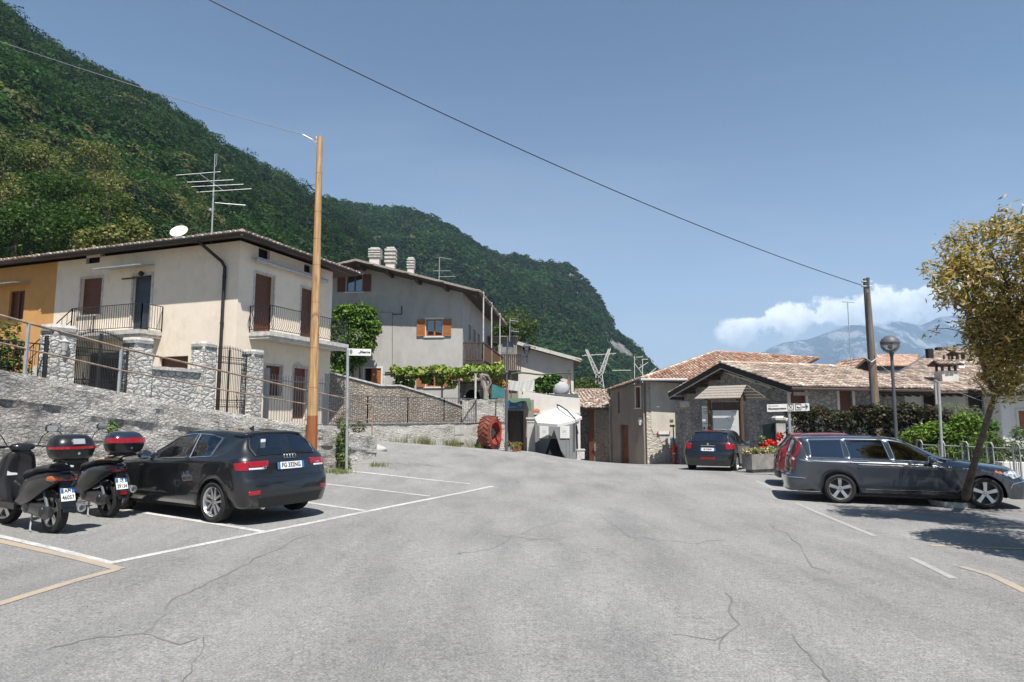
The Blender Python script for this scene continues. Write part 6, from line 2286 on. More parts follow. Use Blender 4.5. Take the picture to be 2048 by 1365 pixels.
def text_obj(name, body, size, mat, parent, M4, align='CENTER', ext=.002, bold=0.0, shear=0, xs=1.0):
    """lettering as a real mesh; M4 places the text plane (x right, y up) in the parent's local frame"""
    cu = bpy.data.curves.new(name, 'FONT')
    cu.body = body; cu.size = size; cu.align_x = align; cu.align_y = 'CENTER'; cu.extrude = ext; cu.offset = bold; cu.resolution_u = 2
    ob = bpy.data.objects.new('tmp_text', cu); COL.objects.link(ob)
    dg = bpy.context.evaluated_depsgraph_get()
    me = bpy.data.meshes.new_from_object(ob.evaluated_get(dg))
    bpy.data.objects.remove(ob); bpy.data.curves.remove(cu)
    S = Matrix.Diagonal((xs, 1, 1, 1))
    me.transform(M4 @ S); me.name = name
    me.materials.clear(); me.materials.append(MT[mat])
    o = bpy.data.objects.new(name, me); COL.objects.link(o); o.parent = parent
    return o


def plane_M(o, xd, yd):
    xd, yd = Vector(xd).normalized(), Vector(yd).normalized()
    z = xd.cross(yd)
    m = Matrix((xd, yd, z)).transposed().to_4x4(); m.translation = Vector(o)
    return m


def wheel(parent, c, r_, w, side, spokes=5, style=0, rim='alloy', name='wheel', steer=0.0):
    """wheel around local X; side -1 left, +1 right (outer face)"""
    c = Vector(c)
    Rm = Matrix.Rotation(steer, 3, 'Z')
    rr = r_ * .70
    m_ = MB()
    h = w / 2
    m_.lathe([(rr, -h * .85), (r_ * .86, -h), (r_ * .97, -h * .82), (r_, -h * .5), (r_, h * .5), (r_ * .97, h * .82), (r_ * .86, h), (rr, h * .85), (rr * .98, h * .5), (rr * .98, -h * .5), (rr, -h * .85)], c, 'X', 40, M_=Rm)
    m_.f = [f for f in m_.f if len(f) == 4]
    t = m_.build(name, 'tyre', parent, smooth=40, recalc=True)
    m_ = MB()
    so = side * h
    # barrel and lip
    m_.lathe([(rr * .97, -h * .9 * side), (rr * .95, so * .3), (rr * .96, so * .75), (rr * 1.02, so * .92), (rr * 1.02, so * .84), (rr * .93, so * .6), (rr * .90, -h * .5 * side)], c, 'X', 40, M_=Rm)
    m_.f = [f for f in m_.f if len(f) == 4]
    rm = m_.build('rim', rim, t, smooth=40, recalc=True)
    m_ = MB()
    x1 = so * .80; x0 = so * .45
    for k in range(spokes):
        a = 2 * math.pi * k / spokes + .3
        for off in ((-.0,) if style == 0 else (-.13, .13)):
            ca, sa = math.cos(a), math.sin(a)

            def pt(rad, tang, x):
                return c + Rm @ Vector((x, rad * ca - tang * sa, rad * sa + tang * ca))
            if style == 0:
                wi, wo = rr * .13, rr * .17
            else:
                wi, wo = rr * .07, rr * .075
            ti, to = off * rr * .9, off * rr * 1.7
            ra, rb = rr * .12, rr * .97
            V = [pt(ra, ti - wi, x1 * .8), pt(ra, ti + wi, x1 * .8), pt(rb, to + wo, x1), pt(rb, to - wo, x1),
                 pt(ra, ti - wi, x0), pt(ra, ti + wi, x0), pt(rb, to + wo * .9, x0), pt(rb, to - wo * .9, x0)]
            V.insert(2, pt((ra + rb) / 2, (ti + to) / 2 + wi * .85, x1 * .93)); V.insert(4, pt((ra + rb) / 2, (ti + to) / 2 - wi * .85, x1 * .93))
            # V: 0 in-,1 in+,2 mid+,3 out+,4 mid-? keep as two quads
            A, B, Cc, D, E, H, I_, J, K_, L_ = V[0], V[1], V[2], V[3], V[4], V[5], V[6], V[7], V[8], V[9]
            m_.add([A, B, Cc, D, H, E, I_, J, K_, L_], [(0, 1, 2, 5), (5, 2, 3, 4), (1, 7, 8, 3), (0, 6, 9, 4), (1, 3, 2), (0, 5, 4)])
    m_.lathe([(rr * .22, x0), (rr * .22, x1 * .86), (rr * .12, x1 * .92), (.001, x1 * .90)], c, 'X', 20, M_=Rm)
    m_.build('spokes', rim, t, recalc=True)
    m_ = MB()
    m_.lathe([(.001, so * .1), (rr * .88, so * .1), (rr * .88, so * .05)], c, 'X', 30, M_=Rm)
    for k in range(5):
        a = 2 * math.pi * k / 5
        q = c + Rm @ Vector((x1 * .88, rr * .12 * math.cos(a), rr * .12 * math.sin(a)))
        m_.lathe([(.010, 0), (.010, so * .05)], q, 'X', 6)
    m_.build('brake_disc', 'iron', t)
    return t


def arch_z(y, axles, ra, sill):
    z = sill
    for ya, za in axles:
        d = abs(y - ya)
        if d < ra:
            z = max(z, za + math.sqrt(ra * ra - d * d) * 1.0 - .0)
    return z


def build_car(label, cat, netrows, loc, heading, pmat, spec, name='parked_car', group=None, scale=(1, 1, 1)):
    """netrows: rows with L0 given as (x, y, None): height taken from the wheel arch or sill"""
    L = spec['L'] * scale[1]
    sc = np.array(scale)
    mp = np.array(spec['shift'])
    netrows = [[(p[0], p[1] if k == 0 else float(np.interp(p[1], mp[:, 0], mp[:, 1])) * (1 if k > 1 else .5) + (0 if k > 1 else .5 * p[1]), p[2]) for k, p in enumerate(r_)] for r_ in netrows]
    axles = [(a, b) for a, b in spec['axles']]
    net = []
    for r_ in netrows:
        rr = []
        for k, p in enumerate(r_):
            if p[2] is None:
                p = (p[0], p[1], arch_z(p[1], axles, spec['ra'], spec['sill']))
            elif k == 1:
                p = (p[0], p[1], max(p[2], arch_z(p[1], axles, spec['ra'], 0) + .06))
            rr.append((p[0] * sc[0], (p[1] - spec['L'] / 2) * sc[1], p[2] * sc[2]))
        net.append(rr)
    S = Skin(net)
    rot = math.atan2(-heading[0], heading[1])
    t = thing(name, label, cat, loc, rot, group)
    ROOTM.pop(t.name)                      # parts below are given in local coordinates
    nr = S.nr - 1
    cut = spec['glass']                    # list of (name, i0, i1, j0, j1, both sides, material)
    di, dj = .2, .25
    ni, nj = int(round(nr / di)), int(round(14 / dj))
    ii = np.linspace(0, nr, ni + 1); jj = np.linspace(0, 14, nj + 1)
    V = S.at(ii, jj)
    keep = np.ones((ni, nj), bool)
    ic, jc = (ii[:-1] + ii[1:]) / 2, (jj[:-1] + jj[1:]) / 2
    rects = []
    for (nm, i0, i1, j0, j1, both, mt_) in cut:
        rects.append((nm, i0, i1, j0, j1, mt_))
        if both:
            rects.append((nm, i0, i1, 14 - j1, 14 - j0, mt_))
    for (nm, i0, i1, j0, j1, mt_) in rects:
        keep &= ~((ic[:, None] > i0) & (ic[:, None] < i1) & (jc[None] > j0) & (jc[None] < j1))
    idx = np.arange((ni + 1) * (nj + 1)).reshape(ni + 1, nj + 1)
    Fc = np.stack([idx[:-1, :-1], idx[:-1, 1:], idx[1:, 1:], idx[1:, :-1]], -1)
    lowm = np.broadcast_to((jc[None] < .0), keep.shape)
    body = mesh_obj('body', V.reshape(-1, 3), Fc[keep], pmat, t, smooth=50)
    so = body.modifiers.new('thickness', 'SOLIDIFY'); so.thickness = .012; so.offset = 1 if False else -1
    so.use_flip_normals = False
    for (nm, i0, i1, j0, j1, mt_) in rects:
        pv, pf = S.patch(nm, mt_, t, i0, i1, j0, j1, -.004)
        g_ = mesh_obj(nm, pv, pf, mt_, t, smooth='all')
        m_ = MB()
        eps = .0
        for off_, r2, mm, nn in ((.001, .011, spec.get('trim', 'black'), 'trim'),):
            lp = S.line([(i0, j0), (i1, j0), (i1, j1), (i0, j1), (i0, j0)], off_, 12)
            m_.tube(lp, r2, 5, False)
            m_.build('window_trim', mm if 'side' in nm else 'black', g_)
    for (nm, mt_, i0, i1, j0, j1, off_, both) in spec.get('patches', ()):
        for m2 in ((0, 1) if both else (0,)):
            a, b = (j0, j1) if not m2 else (14 - j1, 14 - j0)
            pv, pf = S.patch(nm, mt_, t, i0, i1, a, b, off_, .1, .12)
            # rim so that the patch has a thickness
            o2 = mesh_obj(nm, pv, pf, mt_, t, smooth='all')
            sm = o2.modifiers.new('thickness', 'SOLIDIFY'); sm.thickness = off_ * .95; sm.offset = -1
    m_ = MB()
    for ln in spec.get('seams', ()):
        for m2 in (0, 1):
            m_.tube(S.line([(a, 14 - b if m2 else b) for a, b in ln], -.001), .0045, 4, False)
    m_.build('panel_gaps', 'dark', t)
    for (nm, mt_, r2, ln) in spec.get('strips', ()):
        for m2 in (0, 1):
            m_ = MB(); m_.tube(S.line([(a, 14 - b if m2 else b) for a, b in ln], .004), r2, 6); m_.build(nm, mt_, t, smooth=True)
    # wheels
    W_ = spec['W'] * sc[0] / 2
    rw_ = spec['rw']
    for ya, za in axles:
        for sg in (-1, 1):
            wheel(t, (sg * (W_ - .13), (ya - spec['L'] / 2) * sc[1], rw_), rw_, spec['ww'], sg, 5, spec.get('style', 0))
            # wheel housing
    for ya, za in axles:
        yc = (ya - spec['L'] / 2) * sc[1]
        for sg in (-1, 1):
            m_ = MB()
            x0, x1 = sg * (W_ - .015), sg * (W_ - .36)
            ra = spec['ra'] * (sc[1] + sc[2]) / 2
            n = 14
            V_ = []
            for k in range(n + 1):
                a = math.pi * (k / n) * 1.16 - math.pi * .08
                V_ += [Vector((x0, yc + ra * math.cos(a), za * sc[2] + ra * math.sin(a))), Vector((x1, yc + ra * math.cos(a), za * sc[2] + ra * math.sin(a)))]
            m_.add(V_, [(2 * k, 2 * k + 1, 2 * k + 3, 2 * k + 2) for k in range(n)])
            m_.add([Vector((x1, yc, za))] + [V_[2 * k + 1] for k in range(n + 1)], [(0, k + 1, k + 2) for k in range(n)])
            m_.build('wheel_housing', 'black', t)
    hl = L / 2
    m_ = MB()
    m_.cbox((0, 0, .34), W_ * 2 - .5, L * .93, .22); m_.cbox((0, 0, .26), W_ * 2 - .12, (axles[1][0] - axles[0][0] - 2 * spec['ra']) * sc[1] - .1, .14)
    m_.cbox((0, -hl + .28, .36), W_ * 2 - .5, .3, .2)
    m_.build('underbody', 'black', t)
    # interior
    zb = spec['belt']
    m_ = MB()
    y0, y1 = spec['cabin'][0] - spec['L'] / 2, spec['cabin'][1] - spec['L'] / 2
    m_.cbox((0, (y0 + y1) / 2, zb - .36), W_ * 2 - .22, y1 - y0, .5)
    m_.cbox((0, y1 - .1, zb - .06), W_ * 2 - .3, .45, .14)
    m_.build('dashboard', 'black', t)
    for (ys_, nseat) in spec['seats']:
        for sx in (-.36, .36):
            m_ = MB()
            yy_ = ys_ - spec['L'] / 2
            m_.loft([[Vector((sx + dx * w_, yy_ + dy + sh_x, z)) for dx, dy in ((-1, -.06), (1, -.06), (1, .06), (-1, .06))] for w_, z, sh_x in ((.22, zb - .3, .12), (.24, zb - .02, .04), (.20, zb + .10, 0), (.10, zb + .12, -.01))])
            m_.loft([[Vector((sx + dx * w_, yy_ - .02 + dy, z)) for dx, dy in ((-1, -.05), (1, -.05), (1, .05), (-1, .05))] for w_, z in ((.10, zb + .14), (.135, zb + .18), (.13, zb + .31), (.09, zb + .34))])
            m_.tube([(sx - .05, yy_ - .02, zb + .1), (sx - .05, yy_ - .02, zb + .16)], .008, 4); m_.tube([(sx + .05, yy_ - .02, zb + .1), (sx + .05, yy_ - .02, zb + .16)], .008, 4)
            m_.build('seat', 'seat', t, smooth=30)
    m_ = MB(); c = Vector((-.36, y1 - .42, zb + .02))
    m_.tube([c + Vector((.18 * math.cos(a), -.07 * math.sin(a), .17 * math.sin(a))) for a in np.linspace(0, 2 * math.pi, 20)], .014, 5); m_.build('steering_wheel', 'black', t)
    # mirrors
    for sg in (-1, 1):
        my, mz = spec['mirror'][0] - spec['L'] / 2, spec['mirror'][1]
        m_ = MB(); c = Vector((sg * (W_ + .06), my, mz))
        rings = []
        for (dy, sx, sz) in ((-.07, .08, .055), (-.05, .105, .075), (.02, .10, .07), (.075, .05, .035)):
            rings.append([c + Vector((sx * math.cos(a), dy, sz * math.sin(a))) for a in np.linspace(0, 2 * math.pi, 13)[:-1]])
        m_.loft(rings); m_.beam(c + Vector((-sg * .04, .0, -.03)), c + Vector((-sg * .20, .03, -.05)), .05, .03)
        mr = m_.build('door_mirror', spec.get('mirmat', pmat), t, smooth=60, recalc=True)
        m_ = MB(); m_.cbox(c + Vector((0, -.072, 0)), .16, .004, .10); m_.build('mirror_glass', 'chrome', mr)
    return t, S


def licence(t, x, y, z, tilt, txt, w=.52, h=.11, rot=0, bands=True, faint=False):
    """rear plate facing -Y"""
    M4 = Matrix.Translation((x, y, z)) @ Matrix.Rotation(tilt, 4, 'X') @ Matrix.Rotation(R(90), 4, 'X')
    m_ = MB(); m_.cbox((0, 0, 0), w + .012, h + .012, .006); m_.build('plate_holder', 'black', t, xf=M4)
    m_ = MB(); m_.cbox((0, 0, .005), w, h, .006); pl_ = m_.build('licence_plate', 'plate', t, xf=M4)
    if bands:
        for sg in (-1, 1):
            m_ = MB(); m_.cbox((sg * (w / 2 - .022), 0, .0092), .044, h, .003); m_.build('blue_band', 'plateblue', pl_, xf=M4)
    text_obj('plate_number', txt, h * (.92 if not faint else .7), 'text', pl_, M4 @ Matrix.Translation((0, 0, .010)), bold=.0016, xs=.82)
    return pl_


# ---- three door / five door hatchback net
HN = [
    [(.80, .42, .27), (.815, .26, .25), (.77, .13, .24), (.66, .06, .24), (.50, .03, .24), (.35, .015, .24), (.18, .01, .24), (0, .01, .24)],
    [(.855, .46, None), (.865, .27, .42), (.82, .12, .43), (.71, .03, .44), (.54, -.01, .45), (.36, -.025, .45), (.18, -.035, .45), (0, -.035, .45)],
    [(.865, .50, None), (.885, .30, .58), (.845, .14, .59), (.73, .05, .60), (.55, .01, .61), (.37, -.01, .61), (.18, -.02, .62), (0, -.02, .62)],
    [(.87, .56, None), (.89, .34, .70), (.85, .18, .71), (.735, .09, .70), (.55, .05, .70), (.37, .035, .70), (.18, .03, .70), (0, .03, .70)],
    [(.875, .66, None), (.89, .40, .80), (.85, .215, .80), (.735, .115, .80), (.55, .075, .80), (.37, .06, .80), (.18, .055, .80), (0, .055, .80)],
    [(.875, .76, None), (.885, .48, .90), (.845, .26, .92), (.735, .15, .935), (.55, .11, .94), (.37, .09, .945), (.18, .085, .95), (0, .085, .95)],
    [(.875, .80, None), (.88, .56, .93), (.84, .34, .985), (.745, .215, 1.01), (.62, .175, 1.02), (.42, .15, 1.03), (.2, .14, 1.035), (0, .14, 1.035)],
    [(.875, .86, None), (.88, .70, .93), (.84, .52, .99), (.755, .36, 1.07), (.645, .30, 1.13), (.43, .275, 1.16), (.21, .265, 1.17), (0, .265, 1.17)],
    [(.875, .96, None), (.88, .88, .92), (.845, .78, .99), (.765, .62, 1.10), (.57, .45, 1.29), (.41, .43, 1.315), (.2, .42, 1.325), (0, .42, 1.325)],
    [(.87, 1.06, None), (.88, 1.02, .90), (.85, 1.0, .975), (.79, .98, 1.02), (.62, .74, 1.28), (.52, .50, 1.335), (.27, .46, 1.36), (0, .45, 1.365)],
    [(.865, 1.13, None), (.88, 1.12, .88), (.85, 1.12, .965), (.80, 1.14, 1.0), (.645, 1.0, 1.285), (.55, .90, 1.37), (.29, .88, 1.395), (0, .88, 1.40)],
    [(.86, 1.20, None), (.875, 1.28, .87), (.85, 1.34, .955), (.80, 1.42, .985), (.67, 1.36, 1.335), (.58, 1.34, 1.395), (.29, 1.34, 1.415), (0, 1.34, 1.42)],
    [(.85, 1.75, None), (.875, 1.76, .86), (.85, 1.78, .945), (.80, 1.86, .965), (.67, 1.72, 1.345), (.58, 1.7, 1.40), (.29, 1.7, 1.42), (0, 1.7, 1.425)],
    [(.85, 1.85, None), (.875, 1.86, .86), (.85, 1.88, .94), (.80, 1.95, .962), (.67, 1.80, 1.345), (.58, 1.8, 1.40), (.29, 1.8, 1.42), (0, 1.8, 1.425)],
    [(.85, 2.45, None), (.875, 2.42, .84), (.845, 2.42, .92), (.795, 2.45, .94), (.66, 2.22, 1.31), (.575, 2.12, 1.385), (.29, 2.14, 1.41), (0, 2.15, 1.415)],
    [(.855, 2.90, None), (.875, 2.86, .83), (.84, 2.86, .905), (.79, 2.88, .925), (.71, 2.66, 1.10), (.62, 2.58, 1.19), (.31, 2.62, 1.235), (0, 2.65, 1.245)],
    [(.86, 3.04, None), (.875, 3.0, .82), (.84, 3.02, .885), (.785, 3.04, .91), (.745, 3.0, .955), (.68, 2.98, .985), (.34, 3.08, 1.01), (0, 3.10, 1.015)],
    [(.87, 3.12, None), (.88, 3.12, .82), (.84, 3.14, .875), (.78, 3.16, .90), (.70, 3.20, .925), (.60, 3.22, .94), (.33, 3.28, .96), (0, 3.30, .965)],
    [(.875, 3.40, None), (.885, 3.40, .80), (.84, 3.42, .85), (.77, 3.44, .875), (.68, 3.46, .90), (.56, 3.48, .92), (.3, 3.50, .935), (0, 3.50, .94)],
    [(.87, 3.68, None), (.875, 3.68, .74), (.82, 3.75, .80), (.74, 3.82, .82), (.64, 3.86, .84), (.50, 3.90, .86), (.27, 3.94, .87), (0, 3.95, .875)],
    [(.84, 3.78, None), (.83, 3.86, .60), (.76, 3.98, .66), (.68, 4.05, .68), (.58, 4.10, .70), (.45, 4.14, .72), (.25, 4.17, .73), (0, 4.18, .735)],
    [(.80, 3.80, .22), (.79, 3.90, .30), (.72, 4.06, .38), (.64, 4.13, .42), (.54, 4.18, .44), (.42, 4.21, .45), (.23, 4.235, .46), (0, 4.24, .46)],
    [(.78, 3.80, .20), (.76, 3.92, .20), (.70, 4.04, .20), (.62, 4.10, .20), (.52, 4.14, .20), (.4, 4.17, .20), (.22, 4.19, .20), (0, 4.195, .20)],
]
# centre line is j = 7; side belt j = 3, window top j = 4
HS = dict(L=4.24, W=1.78, ra=.355, sill=.24, rw=.315, ww=.21, axles=[(.80, .315), (3.40, .315)], belt=.98, cabin=(.5, 2.8), seats=[(1.0, 2), (1.8, 2)], mirror=(2.56, .99),
          glass=[('rear_window', 6, 8.8, 4.25, 9.75, False, 'carglass'), ('side_window', 10, 12, 3.0, 4.0, True, 'carglass'), ('side_window', 13, 15.4, 3.0, 4.0, True, 'carglass'), ('windscreen', 14.2, 16.6, 5.1, 8.9, False, 'carglass')],
          seams=[[(12.5, .15), (12.5, 3.0)], [(15.6, .15), (15.7, 3.0)], [(12.5, .15), (15.6, .15)], [(2.9, 1.2), (2.9, 7)], [(2.9, 1.2), (1.8, .4)], [(3, 3.6), (9, 4.1)], [(17, 3.0), (19.5, 3.2)]],
          shift=[(-.1, -.1), (.4, .4), (.98, .87), (1.14, .98), (1.42, 1.2), (1.86, 1.52), (1.95, 1.62), (2.45, 2.15), (2.88, 2.62), (3.04, 2.84), (3.16, 3.0), (3.44, 3.35), (3.8, 3.78), (4.3, 4.3)],
          trim='chrome')


# black three door car, left
ha = Vector((-.86, .51, 0)).normalized()
rl = Vector((-4.65, 10.28, 0))                     # rear left tyre, outer contact
right = Vector((ha.y, -ha.x, 0))
ctr = rl + right * (.89 - .03) + ha * (4.24 / 2 - .80)
spA = dict(HS, style=1)
spA['patches'] = [('tail_lamp', 'lamp_red', 4.05, 5.0, 1.7, 3.0, .008, True), ('tail_lamp', 'lamp_red', 4.35, 5.0, 3.04, 4.75, .008, True), ('rear_reflector', 'lamp_red', 1.0, 1.35, 2.6, 3.7, .006, True),
                  ('front_lamp', 'lamp_clear', 19.2, 19.9, 2.2, 4.6, .006, True), ('reversing_lamp', 'lamp_clear', 4.12, 4.32, 2.2, 4.3, .007, True), ('roof_spoiler', 'p_black', 8.9, 9.5, 4.4, 9.6, .016, False),
                  ('diffuser', 'black', .02, .8, 3.5, 10.5, .005, False)]
spA['strips'] = [('window_strip', 'chrome', .006, [(10, 3.0), (15.4, 3.0)]), ('door_handle', 'p_black', .013, [(11.9, 2.05), (12.25, 2.05)])]
cz = gz(ctr.x, ctr.y)
audi, SA = build_car('black three door hatchback parked beside the motor scooters', 'car', HN, (ctr.x, ctr.y, cz), (ha.x, ha.y), 'p_black', spA)
hlA = 4.24 / 2
licence(audi, 0, -hlA + .045, .855, R(-9), 'FG 332NG')
m_ = MB()
for k in range(4):
    c = Vector((-.085 + k * .056, -hlA + .078, 1.0))
    m_.tube([c + Vector((.034 * math.cos(a), .006 * math.sin(a), .034 * math.sin(a))) for a in np.linspace(0, 2 * math.pi, 17)], .0055, 5, False)
m_.build('ring_emblem', 'chrome', audi)
text_obj('model_badge', 'A3', .07, 'chrome', audi, plane_M((-.52, -hlA + .035, .845), (1, -.09, 0), (0, .1, 1)))
text_obj('engine_badge', 'TDI', .05, 'chrome', audi, plane_M((.55, -hlA + .04, .87), (1, .09, 0), (0, .1, 1)))
m_ = MB(); m_.beam((.02, -hlA + .16, 1.06), (.36, -hlA + .155, 1.045), .02, .025); m_.lathe([(.03, 0), (.02, .03)], (0, -hlA + .145, 1.05), n=8); m_.build('rear_wiper', 'black', audi)
m_ = MB(); m_.prism([(-.012, -hlA + 1.0, 1.405), (-.012, -hlA + 1.12, 1.41), (-.012, -hlA + 1.0, 1.47)], (.024, 0, 0)); m_.build('roof_fin', 'p_black', audi)
m_ = MB(); m_.lathe([(.035, 0), (.04, .0), (.04, .12), (.03, .12)], (-.5, -hlA + .05, .25), 'Y', 12); m_.build('exhaust_pipe', 'chrome', audi)
m_ = MB(); m_.cbox((-.33, -hlA + .33, 1.2), .09, .004, .14); m_.build('window_sticker', 'plate', audi)

# dark five door car in front of the chapel
phi = R(30)
h2_ = Vector((math.sin(phi), math.cos(phi), 0))
rc_ = P(1417, 940, 23.0); rc_ = Vector((rc_.x, rc_.y, 0))
c2 = rc_ + h2_ * (3.97 / 2 - .05)
sp2_ = dict(HS)
sp2_['axles'] = [(.80, .31), (3.40, .31)]; sp2_['rw'] = .305; sp2_['trim'] = 'black'; sp2_['style'] = 1
sp2_['patches'] = [('tail_lamp', 'lamp_red', 3.9, 5.5, 1.6, 3.7, .010, True), ('front_lamp', 'lamp_clear', 18.9, 19.9, 2.0, 4.4, .006, True), ('roof_spoiler', 'p_208', 8.9, 9.6, 4.3, 9.7, .018, False),
                   ('brake_light', 'lamp_red', 9.0, 9.25, 6.3, 7.7, .024, False), ('fog_lamp', 'lamp_red', 1.0, 1.3, 5.6, 8.4, .006, False)]
sp2_['glass'] = [g if g[0] != 'rear_window' else ('rear_window', 6, 8.8, 4.1, 9.9, False, 'darkglass') for g in HS['glass']]
sp2_['seams'] = HS['seams'] + [[(11.2, .6), (11.4, 3.0)]]
sp2_['strips'] = [('door_handle', 'black', .013, [(11.3, 2.1), (11.55, 2.1)]), ('door_handle', 'black', .013, [(13.1, 2.1), (13.35, 2.1)])]
p208, S2 = build_car('dark five door hatchback parked before the chapel notice shelter', 'car', HN, (c2.x, c2.y, gz(c2.x, c2.y)), (h2_.x, h2_.y), 'p_208', sp2_, scale=(.98, .936, 1.03))
licence(p208, 0, -3.97 / 2 + .035, .80, R(-9), 'FB 274HW', faint=True)
m_ = MB(); m_.cbox((0, -3.97 / 2 + .065, .93), .5, .012, .02); m_.build('tailgate_strip', 'chrome', p208)
m_ = MB(); m_.ball((0, -3.97 / 2 + .065, .985), .035, .01, .045, 8, 6); m_.build('maker_emblem', 'chrome', p208)

# red hatchback behind the estate car
hv = Vector((math.cos(R(18)), -math.sin(R(18)), 0))
sp3 = dict(HS); sp3['trim'] = 'black'
sp3['patches'] = [('tail_lamp', 'lamp_red', 3.9, 5.3, 1.5, 3.2, .010, True), ('roof_spoiler', 'p_red', 8.8, 9.8, 4.2, 9.8, .022, False), ('lower_bumper', 'black', .02, .9, 1.5, 12.5, .006, False)]
sp3['strips'] = [('door_handle', 'p_red', .013, [(11.9, 2.05), (12.25, 2.05)])]
rr_ = P(1537, 900, 18.3); rr_ = Vector((rr_.x, rr_.y, 0))
lft = Vector((-hv.y, hv.x, 0))
c3 = rr_ + hv * (4.1 / 2 + .18) + lft * .45
redc, S3 = build_car('red hatchback mostly hidden behind the grey estate car', 'car', HN, (c3.x, c3.y, gz(c3.x, c3.y)), (hv.x, hv.y), 'p_red', sp3, scale=(.98, .97, 1.03))
licence(redc, 0, -4.1 / 2 + .02, .80, R(-9), 'EK 518MB')
m_ = MB(); m_.ball((0, -4.1 / 2 + .06, .99), .04, .01, .04, 8, 6); m_.build('maker_emblem', 'chrome', redc)

